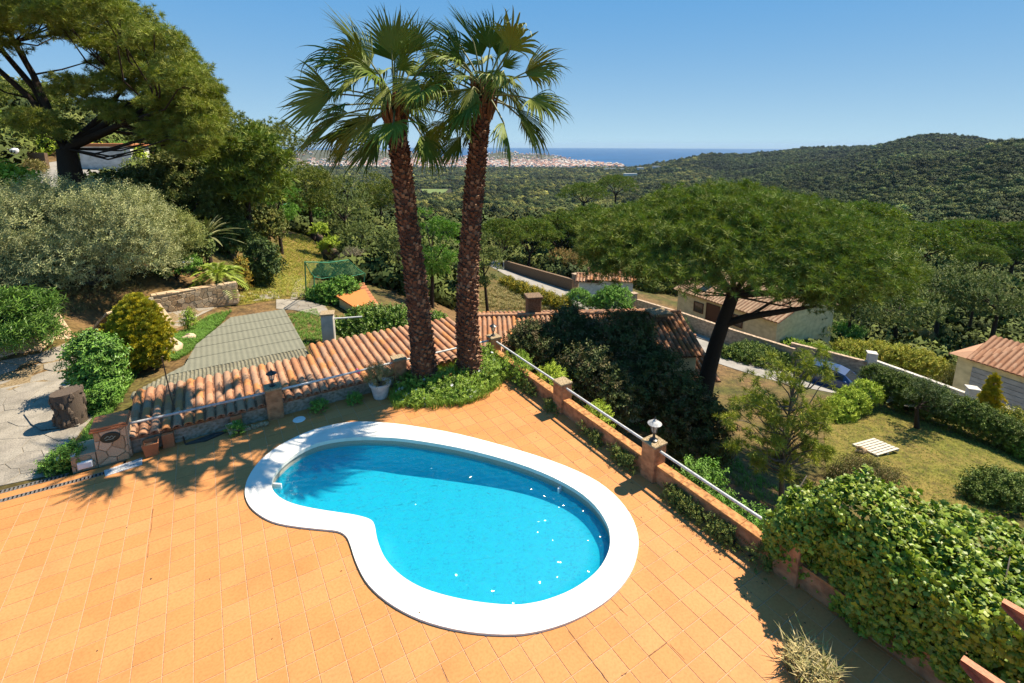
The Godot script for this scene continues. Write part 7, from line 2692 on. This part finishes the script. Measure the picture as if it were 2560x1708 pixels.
# ---------- vine over the wall and the pergola rafters ----------
func vine_and_pergola() -> void:
	rng.seed = 505
	var t := thing("leafy_vine", "big mass of glossy vine leaves heaped over the wall by the pergola", "vine", ab(8.2, 1.6))
	var spots := []
	# skin of the mass: front face towards the terrace, rounded top, far face
	var nz := FastNoiseLite.new()
	nz.seed = 8
	nz.frequency = .55
	for k in 22000:
		var b := r(-1.6, 3.62)
		var back := clampf(9.9 - maxf(0.0, b - 1.0) * 1.05, 7.5, 9.9)     # far edge of the mass
		var q := rng.randf()
		var top := 1.52 + nz.get_noise_2d(b * 1.3, 3.0) * .35 - clampf((b - 2.9) * .9, 0.0, .75)
		var a := 0.0
		var y := 0.0
		var n := Vector3.ZERO
		if q < .36:
			y = r(.04, top)
			a = 7.16 + nz.get_noise_2d(b * 2, y * 2) * .3 - sin(y / top * PI) * .12
			n = -A * .9 + up * .45
		elif q < .88:
			a = r(7.05, back)
			y = top + nz.get_noise_2d(a * 2, b * 2) * .35 - ((a - 8.3) * .12) ** 2 - (.25 * clampf((7.3 - a) / .25, 0, 1))
			n = up + ball() * .25
		else:
			y = r(-.6, top)
			a = back + r(-.1, .1)
			n = A + up * .4
		n = (n + ball() * .85).normalized()
		spots.append([ab(a, b, y) + ball() * .07, n])
	# end face at the pillar
	for k in 900:
		var y := r(.05, 1.2)
		spots.append([ab(r(7.25, 8.0), 3.5 + nz.get_noise_1d(k) * .1, y), (B + up * .4 + ball() * .5).normalized()])
	var near := Vector3(0, EYE, 0)
	var order := []
	for i in spots.size():
		var p: Vector3 = spots[i][0]
		var u: float = p.x / -p.z
		var vis: bool = p.z < -.5 and u < 1.0
		order.append([p.distance_to(near) + (0.0 if vis else 100.0) - (1.5 if spots[i][1].y > .4 else 0.0), i])
	order.sort_custom(func(x, y): return x[0] < y[0])
	var xs := [[], [], []]
	var cs := [[], [], []]
	var pal := [Color(.125, .19, .016), Color(.17, .24, .02), Color(.09, .14, .015), Color(.19, .22, .02)]
	var mats := []
	for k in 4:
		mats.append(mat("vine_leaf%d" % k, pal[k].linear_to_srgb(), .5, {"spec": .35, "back": Color(.46, .52, .12)}))
	for i in order.size():
		var s = spots[order[i][1]]
		var x := Transform3D(orient(s[1], r(0, TAU), r(.36, .74)), s[0])
		var v := rng.randi() % 3
		if i % 9 == 0 and i / 9 < 300:
			piece("leaf", L["vine%d" % v], mats[rng.randi() % 4], t, x)
		else:
			xs[v].append(x)
			cs[v].append(shade_of(pal))
	for v in 3:
		many("leaves", L["vine%d" % v], M.leaf_glossy, xs[v], cs[v], t)
	var st := mb()
	for k in 26:
		var b := r(-1.2, 3.3)
		var p := ab(r(7.4, 8.4), b, -.3)
		var q := ab(r(7.15, 7.6), b + r(-.5, .5), r(.6, 1.1))
		st.tube([p, p.lerp(q, .5) + ball() * .2, q, q + ab(r(.2, 1.2), r(-.4, .4), r(.1, .4))], [.03, .022, .016, .008], 5)
	part("stems", st, M.grey_bark, t)
	# inner hedge mass that carries the leaves
	var inner_x := []
	var inner_c := []
	for k in 2600:
		var b := r(-1.4, 3.3)
		var back := clampf(9.7 - maxf(0.0, b - 1.0) * 1.05, 7.5, 9.7)
		inner_x.append(Transform3D(orient((up + ball()).normalized(), r(0, TAU), r(.5, .8)), ab(r(7.3, back - .2), b, r(0.0, 1.05))))
		inner_c.append(shade_of(pal))
	many("inner_leaves", L.spray_big, M.leaf, inner_x, inner_c, t)
	# pergola
	var pg := thing("pergola", "red wooden pergola whose carved rafter ends reach over the vine", "pergola", ab(5.9, -.4))
	var side := PackedVector2Array()
	# rafter seen from the side: (length from tip, height)
	for q in [[0.0, .10], [0.0, .05], [.05, .01], [.12, -.03], [.19, -.075], [.28, -.09], [.40, -.10], [3.6, -.10], [3.6, .10]]:
		side.append(Vector2(q[0], q[1]))
	for a in [5.42, 6.52, 7.62, 4.32]:
		var m := mb()
		# local x runs from the tip to the house (-B), y across (A), z down
		var x := Transform3D(Basis(-B, A, (-B).cross(A)), ab(a, .95 if a != 7.62 else .6, 1.94))
		var s := signf(x.basis.z.y)
		var g := PackedVector2Array()
		for p in side:
			g.append(Vector2(p.x, p.y * s))
		m.prism(x, g, -.04, .04, .005)
		part("rafter", m, M.wood_red, pg)
	var bm := mb()
	bm.box(bxf(5.9, -.35, 1.76), Vector3(4.4, .16, .12), .01)
	bm.box(bxf(5.9, -2.5, 1.76), Vector3(4.4, .16, .12), .01)
	part("beam", bm, M.wood_red, pg)
	for q in [[3.9, -.35], [7.0, -.35], [3.9, -2.5], [7.0, -2.5]]:
		var p := mb()
		p.box(bxf(q[0], q[1], .84), Vector3(.13, 1.68, .13), .01)
		part("post", p, M.wood_red, pg)
	# dry grass tuft growing from the floor
	var gx := []
	var gc := []
	for k in 120:
		var d := ball()
		gx.append(Transform3D(Basis(up, r(0, TAU)) * Basis(Vector3.RIGHT, r(-.5, .5)) * Basis().scaled(Vector3(1, 1, 1) * r(.8, 1.9)), ab(5.95 + d.x * .22, 2.33 + d.z * .22, 0)))
		gc.append(shade_of([Color(.34, .28, .13), Color(.42, .34, .17), Color(.22, .22, .07)]))
	tag(many("dry_grass_tuft", L.grass, M.leaf, gx, gc, self), "tuft of long dry grass growing from the terrace floor before the vine", "grass")

# ---------- small things on the terrace ----------
func small_things() -> void:
	rng.seed = 606
	# white pot with a dried plant
	var p := ab(3.42, 12.12)
	var t := thing("flower_pot", "large white pot with a half dried plant beside the palm bed", "flower pot", p)
	var m := mb()
	m.lathe(p, [Vector2(0, 0), Vector2(.17, 0), Vector2(.185, .03), Vector2(.25, .36), Vector2(.285, .37), Vector2(.29, .43), Vector2(.265, .44), Vector2(.25, .40), Vector2(0, .39)], 24)
	part("pot", m, M.pot_white, t)
	var so := mb()
	so.lathe(p, [Vector2(0, .40), Vector2(.255, .395)], 16)
	part("soil", so, M.wall_brown, t)
	shrub("potted_plant", "dry tangled plant with pink blooms growing in the white pot", "plant", p + up * .4, [[p + up * .58, Vector3(.30, .22, .28)], [p + Vector3(-.12, .66, 0), Vector3(.2, .2, .2)]], L.spray_narrow, 260, .55, [Color(.26, .22, .09), Color(.18, .18, .06), Color(.32, .28, .14)], {"stem": .4, "lump": .9})
	var fx := mb()
	for k in 22:
		fx.blob(far(894, 932, 12.6) + ball() * Vector3(.05, .10, .05), Vector3(.03, .025, .03), k, .3, 5, 4)
	single("pink_blossom", fx, mat("pink", lin(.42, .07, .20), .6), "spray of pink blossom over the rail left of the white pot", "flowers")
	# white round cover in the floor
	var cv := mb()
	cv.lathe(ab(1.39, 12.08), [Vector2(0, .012), Vector2(.13, .012), Vector2(.142, .006), Vector2(.145, 0)], 28)
	var ct := thing("skimmer_lid", "round white plastic lid set in the floor by the black lantern", "lid", ab(1.39, 12.08))
	part("disc", cv, M.plastic_white, ct)
	var kn := mb()
	kn.lathe(ab(1.39, 12.08), [Vector2(0, .02), Vector2(.025, .018), Vector2(.03, .0125)], 10)
	part("finger_grip", kn, M.plastic_white, ct)
	# pale worn slab at the foot of the stone pillar
	var sl := mb()
	sl.prism(T, PackedVector2Array([Vector2(-2.35, -12.10), Vector2(-1.72, -12.22), Vector2(-1.70, -11.93), Vector2(-2.30, -11.86)]), 0, .012, .003)
	single("worn_slab", sl, mat("slab_pale", lin(.52, .52, .52), .9, {"tex": "blotch", "size": .5}), "pale worn cement slab at the foot of the stone pillar", "slab")
	# clay pots and stones along the back wall
	var pp := ab(-1.55, 12.28)
	var pt := thing("square_clay_pot", "square clay pot standing against the wall right of the stone pillar", "flower pot", pp)
	var pm := mb()
	for k in 4:
		var d0 := Vector2(cos(TAU * (k + .5) / 4), sin(TAU * (k + .5) / 4))
		var d1 := Vector2(cos(TAU * (k + 1.5) / 4), sin(TAU * (k + 1.5) / 4))
		var q := func(d: Vector2, rad: float, y: float) -> Vector3: return pp + A * d.x * rad + B * d.y * rad + up * y
		pm.quad(q.call(d0, .15, 0), q.call(d1, .15, 0), q.call(d1, .21, .30), q.call(d0, .21, .30))
		pm.quad(q.call(d0, .21, .30), q.call(d1, .21, .30), q.call(d1, .185, .30), q.call(d0, .185, .30))
		pm.quad(q.call(d0, .185, .30), q.call(d1, .185, .30), q.call(d1, .17, .22), q.call(d0, .17, .22))
	part("body", pm, M.terracotta, pt)
	var ps := mb()
	ps.box(bxf(-1.55, 12.28, .2), Vector3(.24, .04, .24))
	part("soil", ps, M.wall_brown, pt)
	var bx := mb()
	bx.box(bxf(-1.25, 12.42, .16), Vector3(.22, .34, .14), .01)
	single("clay_block", bx, M.terracotta, "upright clay block beside the square clay pot", "block")
	var pole := mb()
	var q0 := ab(-.95, 12.33)
	pole.tube([q0, far(425, 985, 10.9), far(404, 892, 11.2)], [.016, .014, .013], 7)
	single("rusty_pole", pole, M.wood_brown, "thin rusty pole leaning upright before the clay tiles", "pole")
	var sb := mb()
	sb.prism(T, PackedVector2Array([Vector2(-.95, -12.28), Vector2(-.40, -12.42), Vector2(-.15, -12.36), Vector2(-.55, -12.20)]), 0, .05, .01)
	single("slate_slab", sb, M.slate, "dark slate slab lying at the foot of the low wall", "slab")
	var ls := mb()
	ls.prism(Transform3D(T.basis * Basis(Vector3.RIGHT, .95), ab(-.02, 12.30, .10)), PackedVector2Array([Vector2(-.14, -.12), Vector2(.10, -.15), Vector2(.16, .08), Vector2(-.06, .16)]), 0, .04, .01)
	single("leaning_stone", ls, M.stone2, "pale flat stone leaning against the low wall", "stone")
	var br := mb()
	br.box(bxf(.08, 12.44, .17), Vector3(.24, .34, .12), .01)
	single("brick_stub", br, M.terracotta, "short brick stub behind the leaning pale stone", "block")
	for k in 6:
		var s := mb()
		s.blob(ab(.22 + k * .085 + r(-.02, .02), 12.26 + r(-.05, .05), .04), Vector3(.075, .055, .06), k + 3, .4, 8, 6)
		single("wall_foot_stone", s, M["stone%d" % (k % 4)] if k < 2 else M.cap_stone, ["tawny stone at the start of the row by the wall foot", "pale tawny stone second in the row by the wall foot", "grey lichen stone third in the row by the wall foot", "grey lichen stone fourth in the row by the wall foot", "grey lichen stone fifth in the row by the wall foot", "grey lichen stone next to the foot of the black lantern pillar"][k], "stone", "stones at the wall foot")
	# small leaves and grit scattered on the floor
	var xs := []
	var cs := []
	for k in 130:
		var a := r(-4, 6.9)
		var b := r(2.2, 11.8)
		if k % 3:
			a = 6.9 - absf(rng.randfn(0, .5))
		if Geometry2D.is_point_in_polygon(Vector2(a, -b), inner):
			continue
		var y := .038 if Geometry2D.is_point_in_polygon(Vector2(a, -b), outer) else .004
		xs.append(Transform3D(orient((up + ball() * .3).normalized(), r(0, TAU), r(.10, .26)), ab(a, b, y)))
		cs.append([Color(.10, .06, .03), Color(.18, .12, .05), Color(.05, .04, .03)][rng.randi() % 3])
	tag(many("fallen_leaves", L.vine0, M.leaf, xs, cs, self), "small dry leaves scattered over the tiled floor", "leaves")
